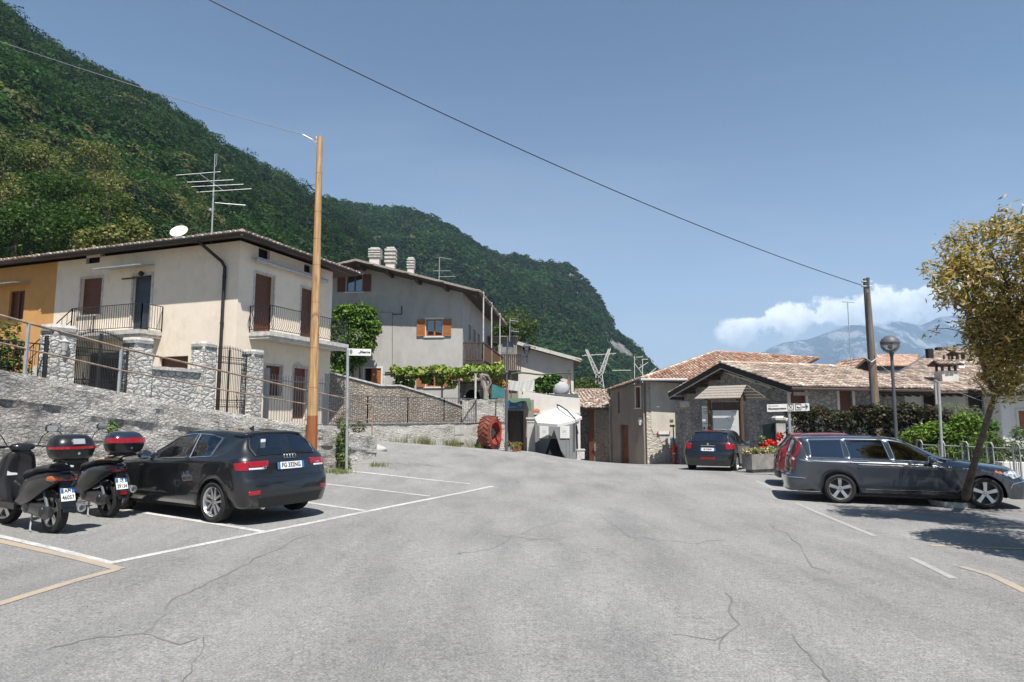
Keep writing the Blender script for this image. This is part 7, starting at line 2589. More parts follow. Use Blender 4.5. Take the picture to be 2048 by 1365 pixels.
# ---- estate car net
EN = [
    [(.80, .52, .28), (.83, .34, .26), (.80, .17, .25), (.70, .08, .25), (.52, .04, .25), (.36, .02, .25), (.18, .01, .25), (0, .01, .25)],
    [(.88, .56, None), (.90, .36, .42), (.865, .13, .43), (.74, .03, .44), (.55, 0, .45), (.37, -.01, .45), (.18, -.02, .45), (0, -.02, .45)],
    [(.895, .60, None), (.915, .38, .56), (.88, .15, .57), (.75, .04, .58), (.55, .0, .59), (.37, -.01, .59), (.18, -.02, .59), (0, -.02, .59)],
    [(.90, .64, None), (.92, .42, .65), (.88, .22, .65), (.76, .13, .65), (.55, .10, .65), (.37, .09, .65), (.18, .085, .65), (0, .085, .65)],
    [(.905, .72, None), (.925, .48, .78), (.885, .26, .80), (.77, .16, .82), (.56, .125, .84), (.38, .115, .84), (.19, .11, .84), (0, .11, .84)],
    [(.905, .82, None), (.925, .54, .86), (.885, .30, .90), (.79, .19, .95), (.60, .155, .98), (.41, .14, .98), (.2, .135, .98), (0, .135, .98)],
    [(.905, .92, None), (.925, .62, .89), (.885, .37, .945), (.815, .25, 1.03), (.64, .20, 1.06), (.43, .185, 1.07), (.21, .18, 1.07), (0, .18, 1.07)],
    [(.905, .98, None), (.925, .70, .89), (.885, .48, .95), (.80, .33, 1.16), (.63, .27, 1.20), (.43, .25, 1.22), (.21, .245, 1.22), (0, .245, 1.22)],
    [(.905, 1.02, None), (.925, .78, .89), (.885, .60, .955), (.74, .41, 1.36), (.60, .36, 1.385), (.42, .345, 1.39), (.2, .34, 1.39), (0, .34, 1.39)],
    [(.905, 1.06, None), (.925, .86, .89), (.885, .70, .955), (.835, .66, 1.0), (.705, .55, 1.38), (.62, .46, 1.425), (.3, .41, 1.43), (0, .40, 1.435)],
    [(.905, 1.12, None), (.925, 1.0, .89), (.885, .92, .955), (.835, .88, 1.0), (.715, .80, 1.385), (.63, .74, 1.44), (.31, .72, 1.455), (0, .72, 1.46)],
    [(.90, 1.30, None), (.925, 1.35, .88), (.885, 1.38, .95), (.835, 1.40, .995), (.72, 1.38, 1.395), (.635, 1.36, 1.45), (.315, 1.36, 1.468), (0, 1.36, 1.472)],
    [(.90, 1.46, None), (.92, 1.62, .875), (.885, 1.78, .945), (.835, 1.86, .99), (.725, 1.78, 1.40), (.64, 1.76, 1.455), (.32, 1.76, 1.475), (0, 1.76, 1.48)],
    [(.89, 1.55, None), (.92, 1.82, .87), (.885, 1.92, .942), (.835, 1.98, .987), (.725, 1.88, 1.40), (.64, 1.86, 1.455), (.32, 1.86, 1.475), (0, 1.86, 1.48)],
    [(.89, 2.15, None), (.92, 2.52, .86), (.885, 2.56, .93), (.83, 2.62, .97), (.72, 2.50, 1.395), (.635, 2.48, 1.45), (.32, 2.48, 1.47), (0, 2.48, 1.475)],
    [(.89, 2.25, None), (.92, 2.60, .86), (.885, 2.66, .928), (.83, 2.72, .968), (.72, 2.60, 1.39), (.635, 2.56, 1.447), (.32, 2.58, 1.468), (0, 2.58, 1.472)],
    [(.89, 2.80, None), (.92, 3.02, .85), (.885, 3.10, .915), (.825, 3.14, .955), (.71, 2.92, 1.33), (.62, 2.80, 1.415), (.31, 2.84, 1.44), (0, 2.86, 1.445)],
    [(.895, 3.30, None), (.92, 3.34, .84), (.88, 3.42, .90), (.815, 3.46, .935), (.745, 3.26, 1.13), (.65, 3.16, 1.23), (.33, 3.24, 1.27), (0, 3.26, 1.28)],
    [(.90, 3.42, None), (.92, 3.46, .83), (.875, 3.56, .885), (.81, 3.62, .925), (.765, 3.58, .975), (.70, 3.56, 1.0), (.35, 3.68, 1.025), (0, 3.70, 1.03)],
    [(.905, 3.48, None), (.925, 3.56, .82), (.87, 3.66, .875), (.80, 3.72, .905), (.72, 3.78, .935), (.62, 3.82, .95), (.33, 3.88, .965), (0, 3.90, .97)],
    [(.905, 3.80, None), (.92, 3.82, .80), (.86, 3.86, .85), (.79, 3.92, .875), (.69, 3.98, .895), (.56, 4.02, .91), (.3, 4.06, .925), (0, 4.06, .93)],
    [(.90, 4.08, None), (.905, 4.10, .70), (.84, 4.20, .76), (.76, 4.28, .79), (.66, 4.34, .81), (.50, 4.40, .83), (.27, 4.44, .84), (0, 4.45, .845)],
    [(.87, 4.18, None), (.865, 4.30, .56), (.80, 4.44, .60), (.72, 4.52, .62), (.62, 4.57, .64), (.48, 4.60, .65), (.26, 4.62, .66), (0, 4.63, .66)],
    [(.84, 4.20, .24), (.835, 4.34, .34), (.78, 4.52, .42), (.70, 4.60, .45), (.58, 4.66, .47), (.45, 4.69, .48), (.24, 4.705, .48), (0, 4.71, .48)],
    [(.82, 4.22, .22), (.80, 4.36, .21), (.76, 4.50, .21), (.68, 4.57, .21), (.56, 4.62, .21), (.43, 4.65, .21), (.23, 4.665, .21), (0, 4.67, .21)],
]
ES = dict(L=4.71, W=1.86, ra=.37, sill=.25, rw=.325, ww=.22, axles=[(1.02, .325), (3.775, .325)], belt=.98, cabin=(.4, 3.0), seats=[(1.4, 2), (2.25, 2)], mirror=(2.80, 1.0),
          glass=[('rear_window', 6, 8, 4.0, 10.0, False, 'darkglass'), ('side_window', 10, 12, 3.0, 4.0, True, 'darkglass'), ('side_window', 13, 14, 3.0, 4.0, True, 'darkglass'), ('side_window', 15, 17.4, 3.0, 4.0, True, 'darkglass'), ('windscreen', 16.4, 18.6, 5.1, 8.9, False, 'carglass')],
          patches=[('tail_lamp', 'lamp_red', 3.6, 5.6, 2.25, 3.2, .014, True), ('tail_lamp', 'lamp_red', 5.6, 8.0, 2.68, 3.25, .014, True), ('reversing_lamp', 'lamp_clear', 5.0, 5.5, 2.5, 3.0, .022, True), ('front_lamp', 'lamp_clear', 21.1, 21.8, 1.6, 4.4, .008, True), ('turn_lamp', 'lamp_orange', 20.8, 21.08, 1.5, 2.2, .008, True),
                   ('fuel_flap', 'p_grey', 10.6, 11.6, 1.55, 2.3, .002, True)],
          seams=[[(12.5, .7), (12.6, 3.0)], [(14.5, .1), (14.5, 3.0)], [(17.9, .1), (18.1, 2.9)], [(3.3, 1.2), (3.3, 7)], [(9.3, 2.6), (9.4, 3.9)], [(14.5, .1), (17.9, .1)], [(20, 3), (21.2, 3.4)]],
          strips=[('side_moulding', 'chrome', .009, [(12.7, 1.0), (14.4, 1.0)]), ('side_moulding', 'chrome', .009, [(14.6, 1.0), (17.7, 1.0)]), ('bumper_moulding', 'chrome', .010, [(1.9, .9), (1.9, 3.6)]), ('sill_moulding', 'chrome', .007, [(12.9, .13), (17.6, .13)]), ('front_moulding', 'chrome', .009, [(22.2, .6), (22.3, 3.5)]),
                  ('waist_strip', 'chrome', .006, [(9.6, 2.95), (17.9, 2.95)]),
                  ('door_handle', 'p_grey', .016, [(13.15, 1.85), (13.5, 1.85)]), ('door_handle', 'p_grey', .016, [(14.75, 1.85), (15.2, 1.85)]), ('roof_rail', 'chrome', .017, [(10, 4.9), (16, 4.85)])],
          trim='chrome', mirmat='p_grey', style=0,
          shift=[(-.1, -.16), (.1, .0), (.2, .08), (.41, .24), (.66, .37), (.88, .47), (1.40, .82), (1.86, 1.15), (1.98, 1.27), (2.56, 2.0), (2.66, 2.09), (3.14, 2.58), (3.46, 2.88), (3.62, 3.08), (3.72, 3.25), (3.92, 3.65), (4.28, 4.2), (4.8, 4.8)])
rwv = Vector((7.30, 14.73, 0))                         # rear right tyre contact
rgt = Vector((hv.y, -hv.x, 0))
cv = rwv - rgt * (.93 - .03) + hv * (4.71 / 2 - 1.02)
volvo, SV = build_car('long grey blue estate car with chrome strips parked behind the leaning tree', 'car', EN, (cv.x, cv.y, gz(cv.x, cv.y) + .0), (hv.x, hv.y), 'p_grey', ES)
licence(volvo, 0, -4.71 / 2 + .11, .78, R(-4), 'CP 906KD')
text_obj('model_badge', 'V70', .07, 'chrome', volvo, plane_M((-.5, -4.71 / 2 + .10, .93), (1, 0, 0), (0, .1, 1)))

# ================================================================ MOTOR SCOOTERS
MT['sc_black'] = M('scooter_black_plastic', (.010, .0105, .012), .32, .25, 4, coat=.4)
MT['sc_grey'] = M('scooter_grey_panel', (.021, .021, .024), .35, .2, 4, coat=.6)
MT['sc_blue'] = M('scooter_dark_blue', (.012, .018, .032), .25, .2, 4, coat=1.0)
MT['lamp_amber'] = M('amber_tail_lamp', (.42, .10, .02), .2, .1, coat=1)
MT['cream_seat'] = M('tan_panel', (.45, .30, .18), .5, .1)
MT['mirror_sky'] = MT['chrome']


def ringy(y, xc, zc, w, h, p=2.6, n=18):
    out = []
    for k in range(n):
        a = 2 * math.pi * k / n
        ca, sa = math.cos(a), math.sin(a)
        out.append(Vector((xc + w / 2 * math.copysign(abs(ca) ** (2 / p), ca), y, zc + h / 2 * math.copysign(abs(sa) ** (2 / p), sa))))
    return out


def ringz(z, xc, yc, w, d, p=3.2, n=24, tilt=0.0):
    out = []
    for k in range(n):
        a = 2 * math.pi * k / n
        ca, sa = math.cos(a), math.sin(a)
        yy_ = d / 2 * math.copysign(abs(sa) ** (2 / p), sa)
        out.append(Vector((xc + w / 2 * math.copysign(abs(ca) ** (2 / p), ca), yc + yy_, z + tilt * yy_)))
    return out


def smooth_rings(rings, k=3):
    A = np.array([[tuple(v) for v in r_] for r_ in rings])
    t = np.linspace(0, len(rings) - 1, (len(rings) - 1) * k + 1)
    B = pchip(A, t)
    return [[Vector(v) for v in r_] for r_ in B]


def scooter(label, loc, hd, l1, l2, mat, panel, style):
    rot = math.atan2(-hd[0], hd[1])
    t = thing('motor_scooter', label, 'motor scooter', loc, rot, 'motor scooters beside the black car')
    ROOTM.pop(t.name)
    rw_ = .285
    for y in (-.70, .74):
        w = wheel(t, (0, y, rw_), rw_, .13, -1, 5, 0, 'sc_grey' if style else 'alloy', steer=0 if y < 0 else R(14))
    m_ = MB(); m_.loft(smooth_rings([ringy(-1.04, 0, .80, .07, .05), ringy(-.98, 0, .79, .18, .12), ringy(-.80, 0, .76, .30, .22), ringy(-.55, 0, .70, .37, .30), ringy(-.28, 0, .62, .39, .38), ringy(-.05, 0, .55, .36, .36), ringy(.12, 0, .47, .26, .22)]))
    m_.build('rear_body', mat, t, smooth=60)
    m_ = MB()
    for sg in (-1, 1):
        m_.loft(smooth_rings([ringy(-.92, sg * .115, .74, .06, .08), ringy(-.65, sg * .17, .66, .06, .20), ringy(-.35, sg * .185, .56, .05, .30), ringy(-.10, sg * .17, .45, .05, .20), ringy(.1, sg * .15, .38, .04, .08)]))
    m_.build('side_panels', panel, t, smooth=60)
    m_ = MB(); m_.loft(smooth_rings([ringy(-.86, 0, .885, .20, .05), ringy(-.70, 0, .895, .30, .10), ringy(-.40, 0, .865, .33, .11), ringy(-.30, 0, .83, .32, .11), ringy(-.05, 0, .79, .29, .12), ringy(.10, 0, .73, .18, .08)]))
    m_.build('seat', 'seat', t, smooth=60)
    m_ = MB(); m_.cbox((0, .28, .33), .40, .48, .09); m_.loft(smooth_rings([ringy(.0, 0, .46, .22, .24), ringy(.25, 0, .48, .17, .26), ringy(.5, 0, .55, .2, .3)]))
    m_.build('floorboard', 'sc_black', t, smooth=40)
    m_ = MB(); m_.loft(smooth_rings([ringz(.26, 0, .48, .24, .14), ringz(.42, 0, .52, .42, .20), ringz(.70, 0, .55, .52, .22), ringz(.92, 0, .52, .46, .24), ringz(1.06, 0, .46, .34, .20), ringz(1.12, 0, .42, .18, .1)]))
    m_.build('leg_shield', panel, t, smooth=60)
    m_ = MB(); m_.cbox((.09 * (-1), .44, .80), .13, .012, .11); m_.build('sticker', 'plate', t)
    m_ = MB(); m_.loft(smooth_rings([ringy(.56, 0, 1.10, .10, .06), ringy(.48, 0, 1.14, .26, .12), ringy(.40, 0, 1.16, .34, .12), ringy(.32, 0, 1.15, .2, .08)])); m_.build('handlebar_cover', mat, t, smooth=60)
    m_ = MB()
    m_.tube([(-.36, .30, 1.17), (-.2, .38, 1.17), (.2, .38, 1.17), (.36, .30, 1.17)], .013, 6)
    for sg in (-1, 1):
        m_.tube([(sg * .24, .36, 1.17), (sg * .37, .295, 1.17)], .021, 8)
        m_.tube([(sg * .2, .42, 1.17), (sg * .30, .40, 1.165), (sg * .37, .35, 1.155)], .007, 5)
    m_.build('handlebar', 'black', t, smooth=40)
    for sg in (-1, 1):
        m_ = MB(); m_.tube([(sg * .2, .40, 1.18), (sg * .27, .42, 1.32), (sg * .36, .40, 1.40)], .008, 5)
        c = Vector((sg * .38, .40, 1.43))
        m_.loft([[c + Vector((a * .085, b, c_ * .055)) for a, c_ in ((-1, -.6), (-.6, -1), (.7, -.9), (1, 0), (.8, .9), (-.7, 1), (-1, .5))] for b in (-.02, .03)])
        mr = m_.build('mirror', 'sc_black', t, recalc=True)
        m_ = MB(); m_.add([c + Vector((a * .078, -.0215, c_ * .049)) for a, c_ in ((-1, -.6), (-.6, -1), (.7, -.9), (1, 0), (.8, .9), (-.7, 1), (-1, .5))], [tuple(range(7))]); m_.build('mirror_glass', 'chrome', mr)
    # fork, fender
    m_ = MB()
    for sg in (-1, 1):
        m_.tube([(sg * .085, .60, .75), (sg * .085, .74, .29)], .022, 8)
    m_.build('fork', 'galv', t)
    m_ = MB()
    for (yc, a0, a1, nm) in ((.74, 20, 150, 'f'), (-.70, 40, 130, 'r')):
        rg = []
        for k in range(9):
            a = R(a0 + (a1 - a0) * k / 8)
            rg.append([Vector((x, yc + (rw_ + .03 + e) * math.cos(a), rw_ + (rw_ + .03 + e) * math.sin(a))) for x, e in ((-.08, 0), (-.075, .02), (0, .03), (.075, .02), (.08, 0), (0, .012))])
        m_.loft(rg); m_.build('fender', 'sc_black', t, smooth=50); m_ = MB()
    # engine, belt case, silencer
    m_ = MB(); m_.loft(smooth_rings([ringy(-.86, -.12, .29, .07, .12), ringy(-.68, -.12, .30, .10, .22), ringy(-.40, -.12, .33, .10, .20), ringy(-.12, -.10, .36, .12, .22), ringy(.0, -.06, .38, .12, .16)]))
    m_.lathe([(.001, -.055), (.07, -.05), (.10, -.02), (.10, .02)], (-.14, -.22, .35), 'X', 18); m_.lathe([(.001, -.055), (.055, -.05), (.08, -.02), (.08, .02)], (-.14, -.66, .30), 'X', 18)
    for k in range(5):
        m_.cbox((-.03, -.02 + k * .028, .38), .22, .010, .20)
    m_.build('engine', 'sc_grey', t, smooth=50)
    m_ = MB(); m_.tube([(.13, -.1, .25), (.16, -.35, .26), (.17, -.5, .30), (.175, -.55, .31)], [.018, .02, .03, .05], 8); hz_ = .34 if not style else .44
    m_.tube([(.175, -.50, .32), (.18, -.60, .33), (.18, -.98, hz_), (.18, -1.0, hz_)], [.045, .065, .065, .05], 14); m_.build('silencer', 'greypaint', t, smooth=50)
    m_ = MB(); m_.lathe([(.052, 0), (.058, -.05), (.040, -.055), (.036, .0)], (.18, -1.0, hz_), 'Y', 16); m_.build('exhaust_tip', 'alloy', t, smooth=50)
    m_ = MB()
    for sg in (-1, 1):
        m_.tube([(sg * .08, -.25, .26), (sg * .13, -.33, .03), (sg * .15, -.42, .01)], .012, 6)
    m_.tube([(-.12, -.30, .10), (.12, -.30, .10)], .01, 5); m_.build('centre_stand', 'galv', t)
    m_ = MB()
    for sg in (-1, 1):
        m_.tube([(sg * .12, -.62, .58), (sg * .13, -.80, .32)], .022, 7)
    m_.build('shock_absorbers', 'greypaint', t)
    # tail lamp
    m_ = MB(); m_.loft(smooth_rings([ringy(-1.00, 0, .765, .17, .075), ringy(-.95, 0, .765, .25, .095), ringy(-.86, 0, .76, .29, .10)])); tl = m_.build('tail_lamp', 'lamp_red', t, smooth=60)
    m_ = MB()
    for sg in (-1, 1):
        m_.loft(smooth_rings([ringy(-.97, sg * .115, .765, .03, .04), ringy(-.90, sg * .14, .762, .07, .085), ringy(-.80, sg * .15, .755, .07, .07)]))
        if style == 0:
            m_.build('turn_signal', 'lamp_amber', tl, smooth=60); m_ = MB()
    # plate on its tilted fender
    M4 = Matrix.Translation((0, -1.03, .52)) @ Matrix.Rotation(R(-18), 4, 'X') @ Matrix.Rotation(R(90), 4, 'X')
    m_ = MB(); m_.cbox((0, -.02, -.012), .19, .30, .02); m_.cbox((0, .16, -.05), .12, .12, .08); m_.cbox((0, -.19, -.012), .13, .06, .02); m_.build('plate_fender', 'sc_black', t, xf=M4)
    m_ = MB(); m_.cbox((0, .02, .002), .178, .178, .006); pl_ = m_.build('licence_plate', 'plate', t, xf=M4)
    m_ = MB()
    for sg in (-1, 1):
        m_.cbox((sg * .070, .073, .0065), .036, .065, .003); m_.build('blue_field', 'plateblue', pl_, xf=M4); m_ = MB()
    text_obj('plate_letters', l1, .075, 'text', pl_, M4 @ Matrix.Translation((0, .072, .0072)), bold=.001, xs=.8)
    text_obj('plate_number', l2, .085, 'text', pl_, M4 @ Matrix.Translation((0, -.022, .0072)), bold=.001, xs=.72)
    # carrier and top case
    cy = -1.02
    m_ = MB()
    for sg in (-1, 1):
        m_.tube([(sg * .11, -.62, .86), (sg * .12, -.80, .95), (sg * .12, -1.18, 1.0)], .013, 6)
    for yk in (-.85, -1.0, -1.15):
        m_.tube([(-.14, yk, 1.0), (.14, yk, 1.0)], .012, 6)
    m_.cbox((0, -1.0, 1.015), .26, .3, .02)
    m_.build('carrier', 'iron', t)
    m_ = MB(); m_.loft(smooth_rings([ringz(1.03, 0, cy, .36, .28), ringz(1.05, 0, cy, .46, .36), ringz(1.14, 0, cy, .54, .41), ringz(1.18, 0, cy, .555, .42)])); tcs = m_.build('top_case', 'sc_black', t, smooth=50)
    m_ = MB(); m_.loft(smooth_rings([ringz(1.185, 0, cy, .556, .421), ringz(1.25, 0, cy + .005, .53, .40), ringz(1.33, 0, cy + .02, .44, .31), ringz(1.365, 0, cy + .03, .30, .18), ringz(1.37, 0, cy + .03, .1, .06)])); m_.build('top_case_lid', 'sc_black' if style == 0 else 'sc_blue', tcs, smooth=50)
    m_ = MB(); n = 24
    rgA, rgB = ringz(1.172 if style == 0 else 1.19, 0, cy, .566, .43), ringz(1.205 if style == 0 else 1.27, 0, cy, .560 if style == 0 else .53, .425 if style == 0 else .405)
    k0, k1 = 12, 24
    for k in range(k0, k1):
        q = [rgA[k % 24], rgA[(k + 1) % 24], rgB[(k + 1) % 24], rgB[k % 24]]
        m_.add([v + Vector((0, -.004, 0)) for v in q], [(0, 1, 2, 3)])
    rb = m_.build('red_reflector', 'lamp_red', tcs)
    sm = rb.modifiers.new('thickness', 'SOLIDIFY'); sm.thickness = .01; sm.offset = 1
    if style == 0:
        m_ = MB(); m_.cbox((0, cy - .19, 1.27), .15, .03, .075, 0, Matrix.Rotation(R(-22), 3, 'X')); m_.build('handle_plate', 'galv', tcs)
    m_ = MB(); m_.lathe([(.018, 0), (.018, -.01)], (0, cy - .213, 1.11), 'Y', 12); m_.build('lock', 'chrome', tcs)
    if style == 1:
        m_ = MB(); m_.loft(smooth_rings([ringy(-1.0, -.1, .93, .1, .04), ringy(-.75, -.1, .93, .18, .05), ringy(-.5, -.1, .90, .16, .03)])); m_.build('tan_side_cover', 'cream_seat', t, smooth=50)
        m_ = MB(); m_.cbox((0, -1.10, .40), .09, .02, .05); m_.build('lower_reflector', 'lamp_red', t)
    return t


hs1 = Vector((-.86, .51, 0)).normalized()
for (rx, ry, a, b, lab, mt_, pn, stl) in ((-6.45, 9.38, 'AH', '46057', 'grey motor scooter nearest the camera with orange ended tail lamp', 'sc_black', 'sc_grey', 0),
                                          (-6.52, 10.75, 'DJ', '29134', 'black motor scooter standing between the grey scooter and the black car', 'sc_blue', 'sc_black', 1)):
    c = Vector((rx, ry, 0)) + hs1 * .70
    scooter(lab, (c.x, c.y, gz(c.x, c.y)), (hs1.x, hs1.y), a, b, mt_, pn, stl)

# ================================================================ POLES, WIRES, LAMPS, SIGNS
pb, pt_ = P(622, 925, 17.2), P(640, 274, 17.2)
t = thing('utility_pole', 'tall ochre wooden pole with dark brown foot behind the black hatchback', 'pole', (pb.x, pb.y, 0))
pm = P(625, 832, 17.2)
b0 = Vector((pb.x, pb.y, -.2))
m_ = MB(); n = 14; pts = [pm.lerp(pt_, k / n) for k in range(n + 1)]; m_.tube(pts, [.135 - .06 * k / n for k in range(n + 1)], 14); m_.build('pole_shaft', 'pole', t, smooth=50)
m_ = MB(); m_.tube([b0, pm + (pm - b0) * .002], [.155, .137], 14); m_.tube([b0 + Vector((-.14, .02, 0)), pm.lerp(b0, .25) + Vector((-.13, .02, 0))], [.05, .045], 8); m_.build('pole_foot', 'poleb', t, smooth=50)
m_ = MB()
for k in range(1, 8):
    p = pm.lerp(pt_, k / 8 + .03 * math.sin(k * 5)); r_ = .137 - .061 * (k / 8 + .03 * math.sin(k * 5))
    m_.lathe([(r_, -.005), (r_ + .003, 0), (r_, .005)], p, n=14); m_.build('growth_ring', 'poleb', t); m_ = MB()
m_ = MB(); m_.cbox(pt_ + Vector((-.09, 0, -.15)), .06, .06, .08); m_.tube([pt_ + Vector((-.08, 0, -.28)), pt_ + Vector((-.2, -.05, -.1)), pt_ + Vector((-.45, -.1, 0.02))], .015, 6); m_.lathe([(.03, -.05), (.035, 0), (.03, .05)], pt_ + Vector((-.10, 0, -.05)), n=8); m_.build('bracket', 'galv', t)
rb_, rt_ = P(1752, 850, 24.0), P(1732, 558, 24.0)
t = thing('utility_pole', 'weathered brown wooden pole bolted to a slim concrete post behind the hedge', 'pole', (rb_.x, rb_.y, -.5))
b1 = Vector((rb_.x + .04, rb_.y, -.5))
m_ = MB(); m_.tube([b1, rt_.lerp(b1, .5), rt_], [.17, .145, .11], 12); m_.build('wooden_shaft', 'polegrey', t, smooth=50)
m_ = MB(); q0, q1 = b1 + Vector((-.18, -.03, 0)), rt_ + Vector((-.02, -.08, -.55)); m_.tube([q0, q1], [.07, .055], 8); m_.tube([rt_ + Vector((.02, -.1, .02)), rt_ + Vector((0, -.08, -.35))], .06, 8)
m_.build('concrete_post', 'greypaint', t)
m_ = MB()
for dz in (-.12, -.3):
    m_.tube([rt_ + Vector((-.18, -.1, dz)), rt_ + Vector((.18, -.1, dz))], .014, 5); m_.lathe([(.03, -.04), (.04, 0), (.03, .04)], rt_ + Vector((-.2, -.1, dz)), n=8)
p = P(1741, 722, 23.8)
m_.tube([p + Vector((-.25, 0, .15)), p + Vector((0, -.05, -.05)), p + Vector((.25, 0, .1)), p + Vector((.2, 0, .3))], .016, 5)
m_.build('insulators', 'galv', t)


def wire(a, b, sag, r_, label, mat, u0=0.0):
    pts = []
    for k in range(61):
        u = u0 + (1 - u0) * k / 60; p = a + (b - a) * u; p.z -= sag * 4 * u * (1 - u); pts.append(p)
    m_ = MB(); m_.tube(pts, r_, 5, False); o = m_.build('overhead_wire', mat); tag(o, label, 'wire')


wire(P(418, 0, 13), P(1730, 573, 24), WSAG, .014, 'long black overhead wire crossing the sky to the right hand pole', 'black', -.12)
wire(P(-60, 63, 15), P(634, 277, 17.2), .10, .009, 'thin grey overhead wire running from the ochre pole towards the left', 'greypaint')
wire(P(1745, 715, 24), P(1810, 750, 33.8), .25, .012, 'short drooping cable from the weathered pole to the tiled house', 'galv')
wire(P(1895, 776, 30.2), P(1975, 806, 26.8), .02, .013, 'short cable from the tiled house eave to the white house', 'galv')

# globe street lamp
lb = P(1792, 880, 20.3); lt = P(1783, 706, 20.3); gc = P(1780, 689, 20.3)
t = thing('street_lamp', 'globe street lamp with a dark upper half on a slim grey pole', 'street lamp', (lb.x, lb.y, -.4))
m_ = MB(); m_.tube([(lb.x, lb.y, -.4), lt], [.062, .045], 10); m_.lathe([(.045, -.12), (.07, -.02), (.11, .03), (.05, .05)], lt, n=14); m_.build('pole', 'greypaint', t, smooth=50)
Rg = .285
m_ = MB(); m_.lathe([(Rg * math.cos(a), Rg * math.sin(a)) for a in np.linspace(0, math.pi / 2 - .001, 9)] , gc, n=24); gg = m_.build('globe_hood', 'greypaint', t, smooth='all')
m_ = MB(); m_.lathe([(Rg * .99 * math.cos(a), Rg * .99 * math.sin(a)) for a in np.linspace(-1.2, 0, 9)], gc, n=24); m_.f = m_.f[:-2]; m_.build('globe', 'lampglobe', t, smooth='all')
m_ = MB(); m_.ball(gc + Vector((0, 0, -.05)), .07, .07, .12, 10, 8); m_.build('bulb', 'cream_seat', t, smooth='all')
# lantern on tall pole beside the tyre
lb = G(1012, 903); lt = P(1015, 672, lb.y)
t = thing('lantern_post', 'slim grey pole with an old style lantern on a side arm beside the tractor tyre', 'street lamp', tuple(lb))
m_ = MB(); m_.tube([lb, P(1013, 780, lb.y)], .06, 8); m_.tube([P(1013, 780, lb.y), lt], .035, 8); m_.ball(P(1013, 745, lb.y), .08, n=8); m_.build('pole', 'greypaint', t, smooth=50)
a_, b_ = P(1013, 714, lb.y), P(1056, 714, lb.y)
m_ = MB(); m_.tube([a_, b_], .018, 6); m_.tube([P(1020, 714, lb.y), P(1030, 728, lb.y), P(1048, 716, lb.y)], .012, 5); m_.tube([P(1054, 706, lb.y), P(1054, 726, lb.y)], .02, 6); m_.build('arm', 'iron', t)
c = P(1053, 699, lb.y)
m_ = MB(); m_.lathe([(.10, -.22), (.20, .10), (.27, .12), (.10, .24), (.03, .27), (.05, .31), (.001, .36)], c, n=6); m_.build('lantern_cage', 'greypaint', t)
m_ = MB(); m_.lathe([(.105, -.20), (.195, .08)], c, n=6); m_.build('lantern_glass', 'glass', t)

# street name sign
sb, st_ = G(693, 942), P(690, 700, 19.0)
t = thing('street_name_sign', 'white street name sign on a pale grey pole beside the retaining wall', 'sign', tuple(sb))
Ys = sb.y
m_ = MB(); m_.tube([sb - Vector((0, 0, .1)), P(695.5, 699, Ys)], .042, 10); m_.build('pole', 'galv', t, smooth=50)
c0, c1 = P(694, 697.5, Ys), P(742, 694.5, Ys + .3)
xd = Vector((c1.x - c0.x, c1.y - c0.y, (P(742, 694.5, Ys).z - c0.z) * .3)); ln_ = xd.length
yd = Vector((0, 0, 1)); nn_ = xd.cross(yd).normalized()
hgt = (711 - 697) / F * Ys
m_ = MB(); m_.box(c0 - Vector((0, 0, hgt)), xd, nn_ * .03, (0, 0, hgt)); pnl = m_.build('sign_panel', 'white', t)
fr = Matrix(ROOTM[t.name].inverted())


def wtext(name, body, size, parent, root, o, xd, align='LEFT', bold=.001, mat='text', xs=1.0):
    m4 = ROOTM[root.name].inverted() @ plane_M(o, xd, (0, 0, 1))
    return text_obj(name, body, size, mat, parent, m4, align, .002, bold, 0, xs)


off = -nn_ * .004 if nn_.y > 0 else nn_ * .034
wtext('street_name', 'Mearne', .095, pnl, t, c0 + xd * .54 + off + Vector((0, 0, -hgt * .48)), xd, 'LEFT', .003)
wtext('street_prefix', 'via', .055, pnl, t, c0 + xd * .46 + off + Vector((0, 0, -hgt * .60)), xd, 'LEFT', .001)
m_ = MB(); cc_ = c0 + xd * .16 + off + Vector((0, 0, -hgt * .5))
xn = xd.normalized()
m_.prism([cc_ + xn * a + Vector((0, 0, b)) for a, b in ((-.04, .04), (.04, .04), (.04, -.02), (0, -.07), (-.04, -.02))], -off.normalized() * -.002); m_.prism([cc_ + xn * a + Vector((0, 0, b)) for a, b in ((-.03, .05), (.03, .05), (.035, .075), (0, .065), (-.035, .075))], off.normalized() * .002)
m_.build('crest', M('crest_grey', (.16, .17, .20), .6), pnl)

# direction sign
sb = G(1571, 960); Ys = 20.6
sb = Vector((P(1579, 900, Ys).x, Ys, gz(P(1579, 900, Ys).x, Ys)))
t = thing('direction_sign', 'white direction sign with two pictograms and a black arrow before the chapel', 'sign', tuple(sb))
m_ = MB(); m_.tube([sb - Vector((0, 0, .1)), P(1578, 812, Ys)], .045, 10); m_.build('pole', 'galv', t, smooth=50)
c0, c1 = P(1532, 809.5, Ys), P(1616, 807, Ys)
xd = c1 - c0; ln_ = xd.length; hgt = (824 - 809.3) / F * Ys
m_ = MB(); m_.box(c0 - Vector((0, .05, hgt)), xd, (0, -.03, 0), (0, 0, hgt)); pnl = m_.build('sign_panel', 'white', t)
xn = xd.normalized(); of = Vector((0, -.083, 0))


def at_(u, v):
    return c0 + xd * u + Vector((0, 0, -hgt * v)) + of


